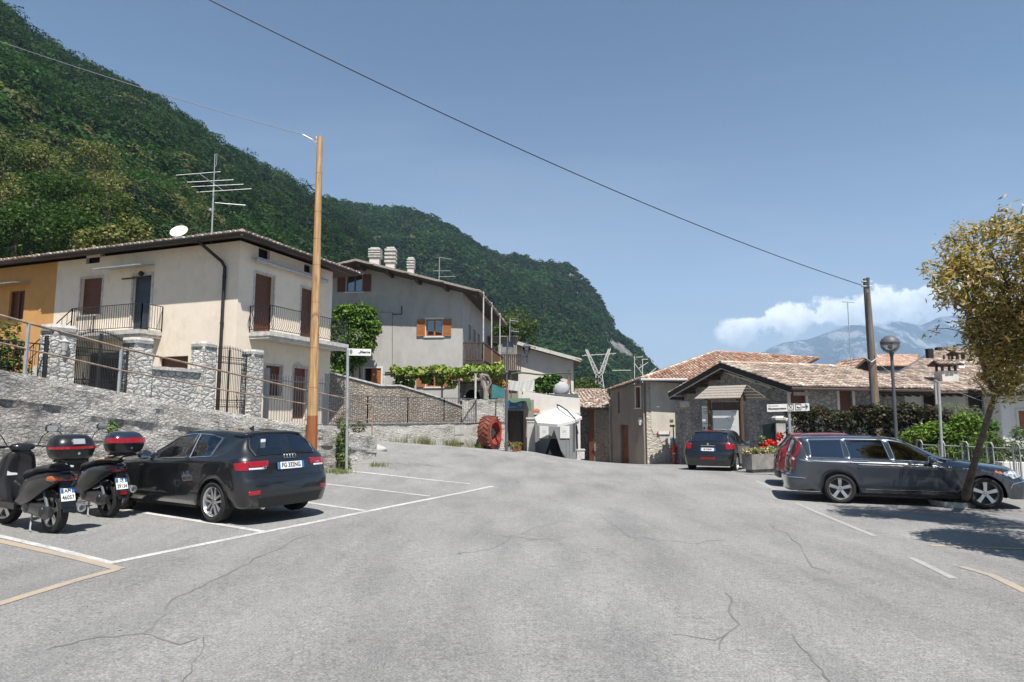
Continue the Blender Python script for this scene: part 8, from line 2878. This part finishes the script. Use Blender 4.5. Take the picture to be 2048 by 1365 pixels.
wtext('place_name', 'Montegargnano', .085, pnl, t, at_(.025, .60), xd, 'LEFT', .0035, xs=1.06)
wtext('small_line', 'Centro residenziale', .042, pnl, t, at_(.025, .22), xd, 'LEFT', .0, xs=.95, mat='greypaint')
m_ = MB()
for u in (.555, .735):
    s_ = hgt * .38; c = at_(u, .44)
    for a, b in (((-1, -1), (1, -1)), ((1, -1), (1, 1)), ((1, 1), (-1, 1)), ((-1, 1), (-1, -1))):
        m_.beam(c + xn * a[0] * s_ + Vector((0, 0, a[1] * s_)), c + xn * b[0] * s_ + Vector((0, 0, b[1] * s_)), .014, .014, (0, 1, 0))
c = at_(.555, .44)
m_.beam(c + xn * -.045 + Vector((0, 0, -.05)), c + xn * .045 + Vector((0, 0, .05)), .012, .01, (0, 1, 0)); m_.beam(c + xn * .045 + Vector((0, 0, -.05)), c + xn * -.045 + Vector((0, 0, .05)), .012, .01, (0, 1, 0))
m_.cbox(c + xn * -.04 + Vector((0, -.002, .045)), .028, .008, .03)
c = at_(.735, .44); m_.prism([c + xn * a + Vector((0, 0, b)) for a, b in ((-.055, .02), (.0, -.005), (.06, -.02), (.05, -.045), (-.03, -.035))], (0, -.006, 0))
c = at_(.90, .44); m_.beam(c + xn * -.10, c + xn * .06, .012, .028, (0, 1, 0)); m_.beam(c + xn * .08, c + xn * .01 + Vector((0, 0, .075)), .012, .03, (0, 1, 0)); m_.beam(c + xn * .08, c + xn * .01 + Vector((0, 0, -.075)), .012, .03, (0, 1, 0))
m_.build('pictograms', 'text', pnl)

# zone sign seen almost from the side, post in front of the fence
Ys = 16.9
zb_, zt_ = P(1881, 900, Ys), P(1878, 800, Ys)
t = thing('zone_sign', 'narrow traffic zone sign turned sideways on a grey post by the green bushes', 'sign', (zb_.x, zb_.y, -.35))
m_ = MB(); m_.tube([(zb_.x, zb_.y, -.35), P(1877, 765, Ys)], .035, 10); m_.build('post', 'galv', t, smooth=50)
c = P(1871.5, 786, Ys - .05); xn = Vector((.42, -.91, 0)).normalized() * -1
xn = Vector((.62, .78, 0)).normalized(); nb = Vector((.78, -.62, 0))
nb = Vector((-.91, .42, 0)) if False else nb
hw_, hh = .21, .30
MT['zone'] = M('faded_sign', (.34, .29, .30), .5, .15)
m_ = MB(); m_.box(c - xn * hw_ - Vector((0, 0, hh)), xn * hw_ * 2, nb * .02, (0, 0, hh * 2)); m_.box(c - xn * (hw_ + .03) + Vector((0, 0, hh)), xn * (hw_ + .03) * 2, nb * .04, (0, 0, .03)); sp_ = m_.build('sign_panel', 'zone', t)
m_ = MB(); q = c + Vector((0, 0, .07)) - nb * .006
m_.tube([q + xn * .15 * math.cos(a) + Vector((0, 0, .15 * math.sin(a))) for a in np.linspace(0, 6.2832, 25)], .018, 5, False)
m_.tube([q + xn * .05 + Vector((0, 0, -.07)), q + xn * .02 + Vector((0, 0, .06)), q - xn * .04 + Vector((0, 0, .08))], .014, 5)
q = c - Vector((0, 0, .20)) - nb * .006; m_.box(q - xn * .12, xn * .08, nb * .01, (0, 0, .05)); m_.box(q + xn * .02, xn * .1, nb * .01, (0, 0, .12))
m_.build('symbols', 'text', sp_)

# hydrant, marker pole, rough stone
hb = G(1349, 925)
hb = Vector((hb.x, min(hb.y, 36.6), 0)); q = P(1349, 925, hb.y); hb = Vector((q.x, hb.y, gz(q.x, hb.y)))
t = thing('fire_hydrant', 'red pillar fire hydrant standing against the stone house corner', 'hydrant', tuple(hb))
m_ = MB(); m_.lathe([(.14, 0), (.14, .04), (.10, .06), (.095, .62), (.13, .64), (.13, .70), (.10, .74), (.14, .80), (.14, .92), (.09, 1.0), (.04, 1.04), (.03, 1.08)], hb, n=14); m_.build('barrel', 'red', t, smooth=45)
m_ = MB()
for sg in (-1, 1):
    m_.lathe([(.05, .10 * sg), (.05, .17 * sg), (.06, .17 * sg), (.06, .21 * sg)], hb + Vector((0, 0, .84)), 'X', 10)
m_.build('outlet_caps', 'red', t)
m_ = MB(); m_.lathe([(.098, .56), (.099, .62)], hb, n=14); m_.build('white_band', 'white', t)
mp = hb + Vector((.07, -.35, 0))
t = thing('marker_pole', 'thin black pole with two small plates behind the hydrant', 'sign', tuple(mp + Vector((0, .55, 0))))
mp += Vector((0, .55, 0))
m_ = MB(); m_.tube([mp, mp + Vector((-.04, 0, 2.1))], .03, 6); m_.build('pole', 'black', t)
m_ = MB(); m_.cbox(mp + Vector((-.1, -.04, 2.1)), .28, .02, .13); m_.cbox(mp + Vector((-.14, -.04, 2.38)), .2, .02, .18); m_.build('plates', M('dull_plate', (.16, .17, .14), .6), t)
rp = hb + Vector((.42, -.25, 0))
t = thing('stone_bollard', 'rough upright stone between the hydrant and the dark five door car', 'bollard', tuple(rp))
rings = []
for k in range(7):
    rings.append([rp + Vector(((.20 - .02 * k) * math.cos(a) * (1 + .2 * noise.noise(Vector((k, a, 1)))), .16 * math.sin(a), -.05 + k * .17)) for a in np.linspace(0, 6.283, 11)[:-1]])
MB().loft(rings).build('stone', 'light_rubble', t, smooth=50)
# two bollards and planters near the red car
for k, (x, y) in enumerate(((1492, 938), (1506, 945))):
    g_ = G(x, y)
    t = thing('short_bollard', ['short grey cylinder bollard farther from the red car', 'short grey cylinder bollard closest to the red car rear'][k], 'bollard', tuple(g_), group='short bollards beside the red car')
    hh = (y - (905 if k == 0 else 908)) / F * g_.y * (1.0 if k == 0 else .9)
    m_ = MB(); m_.lathe([(.085, -.05), (.085, hh * .9), (.095, hh * .9), (.095, hh * .97), (.06, hh), (.001, hh)], g_, n=14); m_.build('post', 'galv', t, smooth=40)
    m_ = MB(); m_.lathe([(.12, 0), (.12, .03), (.09, .05)], g_, n=14); m_.build('foot', 'black', t)
g_ = P(1531, 938, 22.0); g_.z = gz(g_.x, g_.y)
t = thing('stone_planter', 'long grey stone planter with pink and green flowers behind the bollards', 'planter', tuple(g_))
m_ = MB(); a, b = P(1503, 900, 22.0), P(1562, 900, 22.6)
pw = face_cam(Pl(a.x, a.y, b.x - a.x, b.y - a.y)); ll = (b - a).length
pbox(m_, pw, 0, ll, g_.z + .12, g_.z + .62, -.45, 0); pbox(m_, pw, .12, ll - .1, g_.z, g_.z + .12, -.4, -.06); m_.build('trough', M('dark_concrete', (.22, .21, .20), .9, .3, 4, .02, 30), t)
bl = [tuple(pw.pt(ll * u, g_.z + .70, -.2)) + (.22, .2, .14) for u in (.05, .25, .45, .65, .85)]
foliage('flowers', bl, 1300, .035, [(.12, .18, .04), (.18, .22, .05), (.5, .30, .28), (.55, .42, .35), (.08, .13, .03)], t, .7)
p = P(1540, 888, 23.2)
t = thing('red_geraniums', 'pot of bright red geraniums between the planter and the red car', 'plant', (p.x, p.y, gz(p.x, p.y)))
foliage('blossoms', [(p.x, p.y, p.z, .30, .2, .16), (p.x + .35, p.y, p.z + .25, .12, .1, .16), (p.x - .2, p.y, p.z - .08, .2, .15, .12)], 500, .04, [(.55, .02, .01), (.65, .04, .02), (.45, .01, .01)], t, .8)
foliage('leaves', [(p.x, p.y, p.z - .15, .35, .25, .15), (p.x - .25, p.y, p.z + .1, .12, .1, .25)], 500, .04, [(.05, .11, .03), (.35, .38, .3)], t, .6)
m_ = MB(); m_.lathe([(.14, -1.05), (.22, -.35), (.24, -.25), (.2, -.25)], p, n=12); m_.build('pot', 'greypaint', t)
# gate pier and dark gate before the chapel
t = thing('gate_piers', 'pair of old stone gate piers under the direction sign', 'pillar', (P(1563, 860, 24.5).x, 24.5, -.5))
for k, (x0, x1, y0, Yp2) in enumerate(((1551, 1572, 834, 24.5), (1572, 1602, 837, 24.9))):
    a, b = P(x0, y0, Yp2), P(x1, y0, Yp2)
    m_ = MB(); w = b.x - a.x; cxx = (a.x + b.x) / 2
    m_.cbox((cxx, Yp2 + w / 2, (a.z - .5) / 2 - .25), w * .88, w * .88, a.z + .5); pr = m_.build('pier', 'light_rubble' if k else 'concrete', t)
    m_ = MB(); rings = []
    for (z, s_) in ((a.z - .12, 1.0), (a.z - .04, 1.04), (a.z + .03, .7)):
        rings.append([Vector((cxx + dx * w / 2 * s_, Yp2 + w / 2 + dy * w / 2 * s_, z)) for dx, dy in ((-1, -1), (1, -1), (1, 1), (-1, 1))])
    m_.loft(rings).build('cap', 'stonecap', pr)
t = thing('dark_gate', 'dark green sheet gate half hidden behind the geraniums', 'gate', (P(1540, 860, 24.6).x, 24.6, -.5))
m_ = MB(); a = P(1526, 850, 25.0); b = P(1552, 846, 24.6); m_.prism([Vector((a.x, a.y, -.5)), Vector((b.x, b.y, -.5)), b, a], (0, .05, 0)); m_.build('gate_leaf', M('dark_green', (.012, .025, .025), .7), t)

# ================================================================ RIGHT SIDE VEGETATION AND FENCE
def hedge(name, label, cat, px0, px1, ytop, Y0, Y1, thick, n, leaf, cols, zb=-.5, lump=.18, asp=.6, w=None, group=None, stems=True):
    a, b = P(px0, ytop, Y0), P(px1, ytop, Y1)
    t = thing(name, label, cat, (a.x, a.y, zb))
    bl = []
    m = max(3, int((b - a).length / .42))
    for k in range(m + 1):
        q = a.lerp(b, k / m)
        zt2 = q.z + random.uniform(-lump, lump * .5)
        for lv in range(4):
            z = zb + (zt2 - zb) * (lv + .5) / 4
            bl.append((q.x + random.uniform(-.1, .1), q.y + thick / 2 + random.uniform(-.1, .1), z, .36, thick / 2, (zt2 - zb) / 7))
        bl.append((q.x, q.y + thick / 2, zt2 - .12, .3, thick / 2.4, .22))
    foliage('leaves', bl, n, leaf, cols, t, asp, .75, w)
    if stems:
        m_ = MB()
        for k in range(m):
            q = a.lerp(b, (k + .5) / m); m_.tube([Vector((q.x, q.y + thick / 2, zb)), Vector((q.x + random.uniform(-.1, .1), q.y + thick / 2, q.z - .4))], [.03, .012], 5)
        m_.build('stems', 'bark', t)
    return t


hedge('dark_hedge', 'long dark purple green hedge in front of the chapel side wall', 'hedge', 1602, 1905, 816, 22.5, 19.2, 1.1, 26000, .045, [(.020, .032, .010), (.035, .05, .015), (.05, .022, .018), (.028, .012, .012), (.09, .11, .05), (.12, .10, .07)], lump=.22)
hedge('green_bush', 'fresh light green shrub right of the dark hedge', 'bush', 1858, 1955, 838, 17.9, 17.6, .9, 9000, .045, [(.09, .16, .025), (.13, .21, .03), (.06, .11, .02), (.17, .24, .05)], lump=.3)
hedge('lavender_bush', 'tall grey green feathery shrub behind the light green shrub', 'bush', 1885, 1960, 815, 19.6, 19.4, .8, 7000, .055, [(.12, .15, .09), (.16, .19, .12), (.09, .13, .05), (.2, .2, .16)], asp=.16, lump=.35)
hedge('olive_bush', 'wide olive green shrub at the right edge behind the metal fence', 'bush', 1962, 2130, 868, 18.5, 17.5, 1.2, 12000, .045, [(.08, .12, .03), (.11, .16, .05), (.06, .09, .025), (.14, .17, .06)], asp=.3, lump=.3)
hedge('leafy_shrub', 'small dark leafy shrub left of the white house wall', 'bush', 1965, 1992, 842, 19.4, 19.2, .7, 2500, .06, [(.05, .10, .02), (.07, .13, .03)], asp=.7, lump=.1)
# metal fence, one top tube, hooped posts
fa, fb = P(1838, 878, 17.6), P(2150, 918, 14.6)
fa.z, fb.z = .86, .86
t = thing('park_fence', 'pale grey metal bar fence with hooped posts behind the estate car', 'fence', (fa.x, fa.y, -.3))
Lf = (fb - fa).length; nb_ = 6
m_ = MB()
for k in range(nb_):
    a, b = fa.lerp(fb, k / nb_), fa.lerp(fb, (k + 1) / nb_)
    m_.tube([a + (b - a) * .04, b - (b - a) * .04], .018, 6)
    m_.tube([a + (b - a) * .04 - Vector((0, 0, .95)), b - (b - a) * .04 - Vector((0, 0, .95))], .018, 6)
    n = int((b - a).length * .92 / .115)
    for i in range(n + 1):
        q = (a + (b - a) * .04).lerp(b - (b - a) * .04, i / n); m_.tube([q, q - Vector((0, 0, .95))], .008, 4, False)
MT['fencep'] = M('fence_paint', (.24, .26, .25), .5, .15)
m_.build('bars', 'fencep', t)
fd = (fb - fa).normalized()
for k in range(nb_ + 1):
    p = fa.lerp(fb, k / nb_); m_ = MB()
    m_.tube([p - fd * .07 - Vector((0, 0, 1.2)), p - fd * .07 + Vector((0, 0, .05)), p - fd * .04 + Vector((0, 0, .12)), p + fd * .04 + Vector((0, 0, .12)), p + fd * .07 + Vector((0, 0, .05)), p + fd * .07 - Vector((0, 0, 1.2))], .022, 7); m_.build('post', 'fencep', t, smooth=50)
fw = thing('low_white_wall', 'low whitewashed wall seen through the fence near the estate car front', 'wall', tuple(P(2030, 960, 18)))
m_ = MB(); a = P(2005, 925, 16.9); b = P(2200, 925, 16.2); m_.box((a.x, a.y, -.6), (b.x - a.x, b.y - a.y, 0), (0, .3, 0), (0, 0, a.z + .6)); m_.build('wall_body', 'whitestucco', fw)

# ---------------------------------------------------------------- tree in the planter
tb = G(1925, 1003)
t = thing('leaning_tree', 'leaning young tree with yellow brown leaves growing from a small kerbed bed', 'tree', tuple(tb))
tk = [tb - Vector((0, 0, .15)), P(1935, 975, 13.3), P(1952, 915, 12.9), P(1968, 860, 12.5), P(1983, 812, 12.2), P(1992, 790, 12.1)]
m_ = MB(); m_.tube(tk, [.12, .075, .058, .052, .05, .046], 12)
fork = tk[-1]
limbs = [([fork, P(1975, 760, 11.9), P(1960, 700, 11.6), P(1940, 620, 11.3), P(1930, 565, 11.1), P(1912, 535, 11.0)], .055),
         ([fork, P(2018, 775, 12.0), P(2040, 765, 11.9), P(2085, 720, 11.7), P(2130, 650, 11.4)], .06),
         ([fork, P(2000, 740, 11.7), P(2010, 660, 11.2), P(2020, 580, 10.9), P(1990, 520, 10.8)], .05),
         ([P(2010, 660, 11.2), P(2050, 600, 10.8), P(2080, 520, 10.4), P(2060, 450, 10.2)], .035),
         ([P(1960, 700, 11.6), P(1945, 690, 11.3), P(1930, 665, 11.2)], .025),
         ([P(1940, 620, 11.3), P(1960, 560, 11.3), P(1950, 500, 11.5), P(1930, 470, 11.5)], .025),
         ([P(2085, 720, 11.7), P(2130, 700, 10.5), P(2160, 640, 9.6)], .035),
         ([P(2130, 650, 11.4), P(2180, 560, 11.2), P(2200, 480, 11)], .035)]
for pts, r_ in limbs:
    m_.tube(pts, [r_ * (1 - .75 * k / (len(pts) - 1)) for k in range(len(pts))], 7)
rnd = random.Random(5)
tips = []
for pts, r_ in limbs:
    for k in range(1, len(pts)):
        for _ in range(4):
            d = Vector((rnd.uniform(-1, 1), rnd.uniform(-1, 1), rnd.uniform(-.2, 1))).normalized()
            q = pts[k] + d * rnd.uniform(.3, .55)
            m_.tube([pts[k], pts[k].lerp(q, .5) + Vector((0, 0, .03)), q], [r_ * .3, .008, .004], 4, False); tips.append(q)
m_.build('trunk', 'bark', t, smooth=60)
lobes = []
for (x, y, Yc, r_, q) in ((1912, 480, 11.4, .40, 1), (1890, 530, 11.1, .38, 1.3), (1905, 560, 10.9, .50, 1.4), (1885, 600, 11.1, .22, .8), (1940, 530, 11.2, .45, .9), (1960, 470, 11.4, .32, .5), (2035, 445, 10.6, .38, .9), (2070, 500, 10.5, .6, 1), (1940, 610, 11.2, .42, 1.1),
                      (1975, 640, 11.2, .50, 1.2), (1920, 660, 11.2, .30, .7), (1985, 700, 11.4, .48, 1.3), (1960, 690, 11.3, .40, 1.2), (2020, 660, 11.0, .5, 1), (2040, 720, 11.2, .5, 1.2), (2000, 755, 11.7, .30, .8), (1972, 745, 11.7, .28, .7),
                      (2060, 630, 10.8, .6, 1), (2040, 775, 11.6, .28, .7), (2100, 580, 11, .8, 1), (2160, 660, 10.6, .8, 1), (2120, 480, 10.8, .8, 1), (2190, 560, 10.2, .9, 1), (2200, 700, 9.4, .7, 1), (2030, 560, 10.8, .28, .3), (1975, 560, 11, .25, .3),
                      (1962, 800, 12.0, .20, .4), (1952, 780, 11.9, .22, .35), (2040, 600, 12.6, .8, .8), (2090, 680, 12.6, .8, .8), (1990, 640, 12.2, .5, .6)):
    p = P(x + (22 if x < 1990 else 0), y, Yc); lobes.append(((p.x, p.y, p.z, r_, r_, r_ * .85), q))
C_, D_ = [], []
for lb_, q in lobes:
    n = int(690 * q * (lb_[3] / .45) ** 2)
    c, d, _ = blob_points([lb_], max(6, n // 14), .25)
    i = rng.integers(0, len(c), n)
    C_.append(c[i] + rng.normal(size=(n, 3)) * .075); D_.append(d[i])
for q in tips:
    C_.append(np.array(q)[None] + rng.normal(size=(16, 3)) * .07); D_.append(rng.normal(size=(16, 3)))
C_ = np.concatenate(C_); D_ = np.concatenate(D_)
TREECOL = [(.52, .35, .15), (.58, .42, .21), (.38, .25, .10), (.24, .24, .07), (.13, .15, .04), (.28, .20, .08)]
V, Fc, T = leaf_mesh(C_, .056, pal(len(C_), TREECOL, .2), .26, outw=D_ * .3)
mesh_obj('leaves', V, Fc, 'leaf', t, tint=T)
# second tree out of view on the right throws the near shadow
t2b = Vector((10.3, 7.9, gz(10.3, 7.9)))
t = thing('shade_tree', 'tree beyond the right edge whose shade falls on the asphalt', 'tree', tuple(t2b))
m_ = MB(); m_.tube([t2b, t2b + Vector((-.1, .1, 1.2)), t2b + Vector((-.4, .2, 2.6)), t2b + Vector((-.9, .4, 3.6))], [.14, .1, .08, .04], 8); m_.tube([t2b + Vector((-.2, .1, 1.6)), t2b + Vector((.5, -.3, 3.2))], [.07, .03], 6); m_.build('trunk', 'bark', t)
bl = [(t2b.x - 1.3 + rnd.uniform(-1.3, 1.4), t2b.y - .5 + rnd.uniform(-1.5, 1.3), 3.4 + rnd.uniform(-.5, .9), .7, .7, .5) for _ in range(22)]
foliage('leaves', bl, 40000, .07, TREECOL, t, .35, .3)
# kerbed bed
t = thing('tree_bed', 'small kerbed bed with grass around the leaning tree', 'planter', tuple(G(1905, 1010)))
kp = [G(x, y) for x, y in ((1856, 1002), (1862, 1010), (1890, 1015), (1925, 1018), (1950, 1015), (1958, 1008), (1950, 998), (1915, 992), (1875, 994))]
ctr_ = sum(kp, Vector()) / len(kp)
kq = []
for k in range(len(kp)):
    a, b = kp[k], kp[(k + 1) % len(kp)]
    kq += [a, a.lerp(b, .5)]
m_ = MB(); N_ = len(kq)
V = []
for p in kq:
    i_ = p + (ctr_ - p).normalized() * .10
    V += [p + Vector((0, 0, -.05)), p + Vector((0, 0, .11)), i_ + Vector((0, 0, .115)), i_ + Vector((0, 0, -.05))]
m_.add(V, [(4 * k + j, 4 * ((k + 1) % N_) + j, 4 * ((k + 1) % N_) + (j + 1) % 4, 4 * k + (j + 1) % 4) for k in range(N_) for j in range(4)])
m_.build('kerb', 'stonecap', t, recalc=True)
m_ = MB(); m_.add([p + (ctr_ - p).normalized() * .09 + Vector((0, 0, .08)) for p in kq], [tuple(range(N_))]); m_.build('soil', 'soil', t)


def grass(name, pts, n, h, cols, label, spread=.15, parent=None, width=.006):
    V, Fc, T = [], [], []
    for i in range(n):
        p = pts[rnd.randrange(len(pts))]
        x, y = p[0] + rnd.gauss(0, spread), p[1] + rnd.gauss(0, spread)
        hh = h * rnd.uniform(.35, 1.15); a = rnd.uniform(0, 6.28); lean = rnd.uniform(.1, .5) * hh
        dx, dy = math.cos(a), math.sin(a); w = width * rnd.uniform(.7, 1.6)
        b = rnd.uniform(0, 6.28); wx, wy = math.cos(b) * w, math.sin(b) * w
        k = len(V); z = p[2]
        V += [(x - wx, y - wy, z), (x + wx, y + wy, z), (x + dx * lean * .4 + wx * .7, y + dy * lean * .4 + wy * .7, z + hh * .6), (x + dx * lean * .4 - wx * .7, y + dy * lean * .4 - wy * .7, z + hh * .6), (x + dx * lean, y + dy * lean, z + hh)]
        Fc += [(k, k + 1, k + 2, k + 3), (k + 3, k + 2, k + 4)]
        c = np.array(cols[rnd.randrange(len(cols))]) * rnd.uniform(.6, 1.3); T += [tuple(c)] * 5
    o = mesh_obj(name, V, Fc, 'leaf', parent, tint=np.clip(np.array(T), 0, 1))
    if parent is None:
        tag(o, label, None, kind='stuff')
    return o


GRS = [(.10, .16, .03), (.15, .20, .05), (.22, .24, .08), (.28, .24, .12)]
bedp = [tuple(ctr_.lerp(p, rnd.uniform(.1, .85)) + Vector((0, 0, .08))) for p in kq for _ in range(3)]
o = grass('grass', bedp, 700, .26, GRS, '', .06, t); o['kind'] = 'stuff'
lvp = [tuple(G(x, 1006) + Vector((0, 0, .08))) for x in (1862, 1870, 1878, 1886, 1896, 1902)]
t3 = thing('lavender_plant', 'flowering lavender stems in the kerbed bed before the estate car', 'plant', tuple(G(1880, 1008)))
o = grass('stems', lvp, 110, .52, [(.14, .17, .10), (.18, .2, .13)], '', .07, t3, .004)
tipsl = []
V_ = np.array([v.co[:] for v in o.data.vertices]).reshape(-1, 5, 3)[:, 4] + np.array(ROOTM[t3.name])[:3, 3]
cc_ = np.repeat(V_, 5, 0) + rng.normal(size=(len(V_) * 5, 3)) * np.array([.012, .012, .03])
V, Fc, T = leaf_mesh(cc_, .014, pal(len(cc_), [(.30, .27, .30), (.22, .19, .24)], .2), .6); mesh_obj('flower_heads', V, Fc, 'leaf', t3, tint=T)

# weeds along walls
wp = []
for k in range(26):
    g_ = G(775 + k * 7.6, 884 + k * .55); wp.append((g_.x, g_.y + rnd.uniform(.1, .5), g_.z - .02))
wp = wp[:8] * 1 + wp[8:12] * 3 + wp[15:19] * 3 + wp[20:]
grass('wall_weeds', wp, 900, .42, [(.12, .16, .04), (.20, .20, .08), (.30, .25, .14), (.09, .13, .03)], 'tall dry weeds along the foot of the terrace wall', .16)
g_ = G(678, 941)
t = thing('wall_shrub', 'leafy green shrub growing at the wall foot beside the street sign pole', 'bush', tuple(g_))
bl = [(g_.x + rnd.uniform(-.22, .16), g_.y + rnd.uniform(0, .2), g_.z + .1 + .16 * k, .2 - .012 * k, .2, .16) for k in range(8)]
foliage('leaves', bl, 2600, .032, [(.12, .18, .05), (.17, .23, .08), (.08, .12, .03), (.22, .26, .13)], t, .5, .4)
m_ = MB(); m_.tube([g_, g_ + Vector((0, .05, .6)), g_ + Vector((.05, .1, 1.2))], [.02, .012, .006], 5); m_.build('stem', 'bark', t)
g2_ = G(655, 944)
grass('foot_grass', [tuple(G(x, 945 + (x % 7) * .5)) for x in range(648, 700, 6)] + [tuple(G(x, 933)) for x in range(745, 775, 6)], 420, .16, GRS, 'short dry grass tufts at the end of the retaining wall', .1)
p = W1.pt(*W1.uv(219, 858), .06)
t = thing('wall_weed', 'single green weed growing out of the retaining wall above the scooter', 'plant', tuple(p))
foliage('leaves', [(p.x, p.y, p.z, .14, .06, .14)], 160, .03, [(.08, .15, .03), (.12, .2, .05)], t, .5)
p = W1.pt(*W1.uv(266, 790), -.15)
p = P(700, 862, 20.6)
t = thing('dry_bush', 'dark dry bush on the wall end behind the street sign pole', 'bush', (p.x, p.y, p.z))
foliage('leaves', [(p.x - .25, p.y, p.z + .25, .22, .2, .3), (p.x + .25, p.y, p.z + .1, .25, .2, .2)], 900, .03, [(.05, .06, .025), (.09, .08, .04), (.14, .11, .05)], t, .4)
# stone at wall end and sandy patch
p = G(765, 902)
t = thing('boulder', 'pale broken boulder at the end of the retaining wall', 'rock', tuple(p))
m_ = MB(); m_.ball((p.x - .1, p.y - .1, p.z + .06), .32, .26, .17, 14, 10)
m_.v = [tuple(Vector(v) + Vector((1, 1, 1)) * .07 * noise.noise(Vector(v) * 3)) for v in m_.v]; m_.build('stone', 'concrete', t, smooth=40)

# ---------------------------------------------------------------- single chestnut trees behind the cream house
spots = [(30, 478, 52, 3.4, 0), (95, 460, 56, 3.6, 0), (150, 475, 50, 2.6, 0), (205, 490, 48, 2.0, 1), (252, 480, 50, 2.3, 1), (215, 440, 62, 3.2, 2), (70, 400, 70, 3.8, 0), (0, 400, 66, 3.6, 1), (150, 395, 74, 3.6, 0), (215, 385, 84, 3.4, 1), (90, 335, 92, 4.2, 1), (10, 320, 88, 3.8, 2), (190, 320, 100, 4.2, 1), (-40, 470, 50, 3.2, 0)]
PALS = [[(.035, .07, .012), (.055, .10, .018), (.025, .05, .009)], [(.15, .155, .05), (.22, .19, .085), (.07, .095, .022), (.10, .125, .03)], [(.055, .085, .02), (.085, .11, .03), (.035, .06, .012)]]
for k, (x, y, Yc, r_, kind) in enumerate(spots):
    c = P(x, y, Yc)
    names = ['round mid green tree', 'chestnut tree covered in pale yellow blossom', 'loose light green tree']
    where = ['low behind the orange house roof', 'just above the orange house roof', 'above the cream house attic window', 'right above the cream roof left of the dish', 'nearest the satellite dish', 'upslope of the dish', 'second row upslope of the orange house', 'at the left edge in the second row',
             'second row above the cream house', 'second row upslope beside the aerial', 'third row upslope of the orange house', 'at the left edge in the third row', 'third row left of the aerial top', 'beyond the left edge behind the orange house'][k]
    t = thing('chestnut_tree' if kind == 1 else 'hillside_tree', names[kind] + ' ' + where, 'tree', (c.x, c.y, c.z - r_ * 1.6), group='single trees on the slope above the houses')
    bl = []
    for i in range(11):
        a = rnd.uniform(0, 6.28); e = rnd.uniform(-.3, 1.1); q = r_ * .62
        bl.append((c.x + q * math.cos(a) * math.cos(e), c.y + q * math.sin(a) * math.cos(e), c.z + q * .9 * math.sin(e), r_ * rnd.uniform(.32, .5), r_ * .42, r_ * rnd.uniform(.28, .4)))
    bl.append((c.x, c.y, c.z, r_ * .6, r_ * .6, r_ * .55))
    foliage('crown', bl, int(2600 if Yc < 65 else 1800), .15 * (Yc / 55) ** .5, PALS[kind], t, .6, .8)
    m_ = MB(); m_.tube([(c.x, c.y, c.z - r_ * 2.2), (c.x, c.y, c.z - .3 * r_), (c.x + .2, c.y, c.z + .4 * r_)], [.24, .18, .06], 7); m_.build('trunk', 'bark', t)
# trees behind the cream terrace and by the pylon
for k, (x, y, Yc, r_) in enumerate(((1150, 785, 62, 1.6), (1172, 778, 66, 1.8), (1195, 790, 64, 1.4), (1016, 655, 62, 2.4), (995, 665, 60, 2.2), (1040, 668, 66, 2.2))):
    c = P(x, y, Yc)
    t = thing('village_tree', ['green tree beside the pale gable house corner', 'green tree left of the pylon foot', 'green tree at the pylon foot above the lane roofs', 'yellowish tree right behind the grey board shed', 'yellowish tree between grey house and board shed', 'light green tree right of the comb aerial'][k], 'tree', (c.x, c.y, c.z - 3))
    bl = [(c.x + rnd.uniform(-.6, .6) * r_, c.y + rnd.uniform(-.5, .5), c.z + rnd.uniform(-.5, .4) * r_, r_ * .5, r_ * .5, r_ * .42) for _ in range(8)]
    foliage('crown', bl, 1500, .14, PALS[2], t, .6, .7)
    m_ = MB(); m_.tube([(c.x, c.y, c.z - 3.5), (c.x, c.y, c.z)], [.15, .08], 6); m_.build('trunk', 'bark', t)
# small stones and litter on the asphalt
t_ = MB()
for k in range(45):
    x, y = rnd.uniform(100, 1900), rnd.uniform(1000, 1340); g_ = G(x, y)
    t_.ball((g_.x, g_.y, g_.z + .004), rnd.uniform(.005, .011), rnd.uniform(.005, .010), .006, 6, 4)
o = t_.build('gravel', 'oldwall'); tag(o, 'loose pebbles scattered on the asphalt', None, kind='stuff')
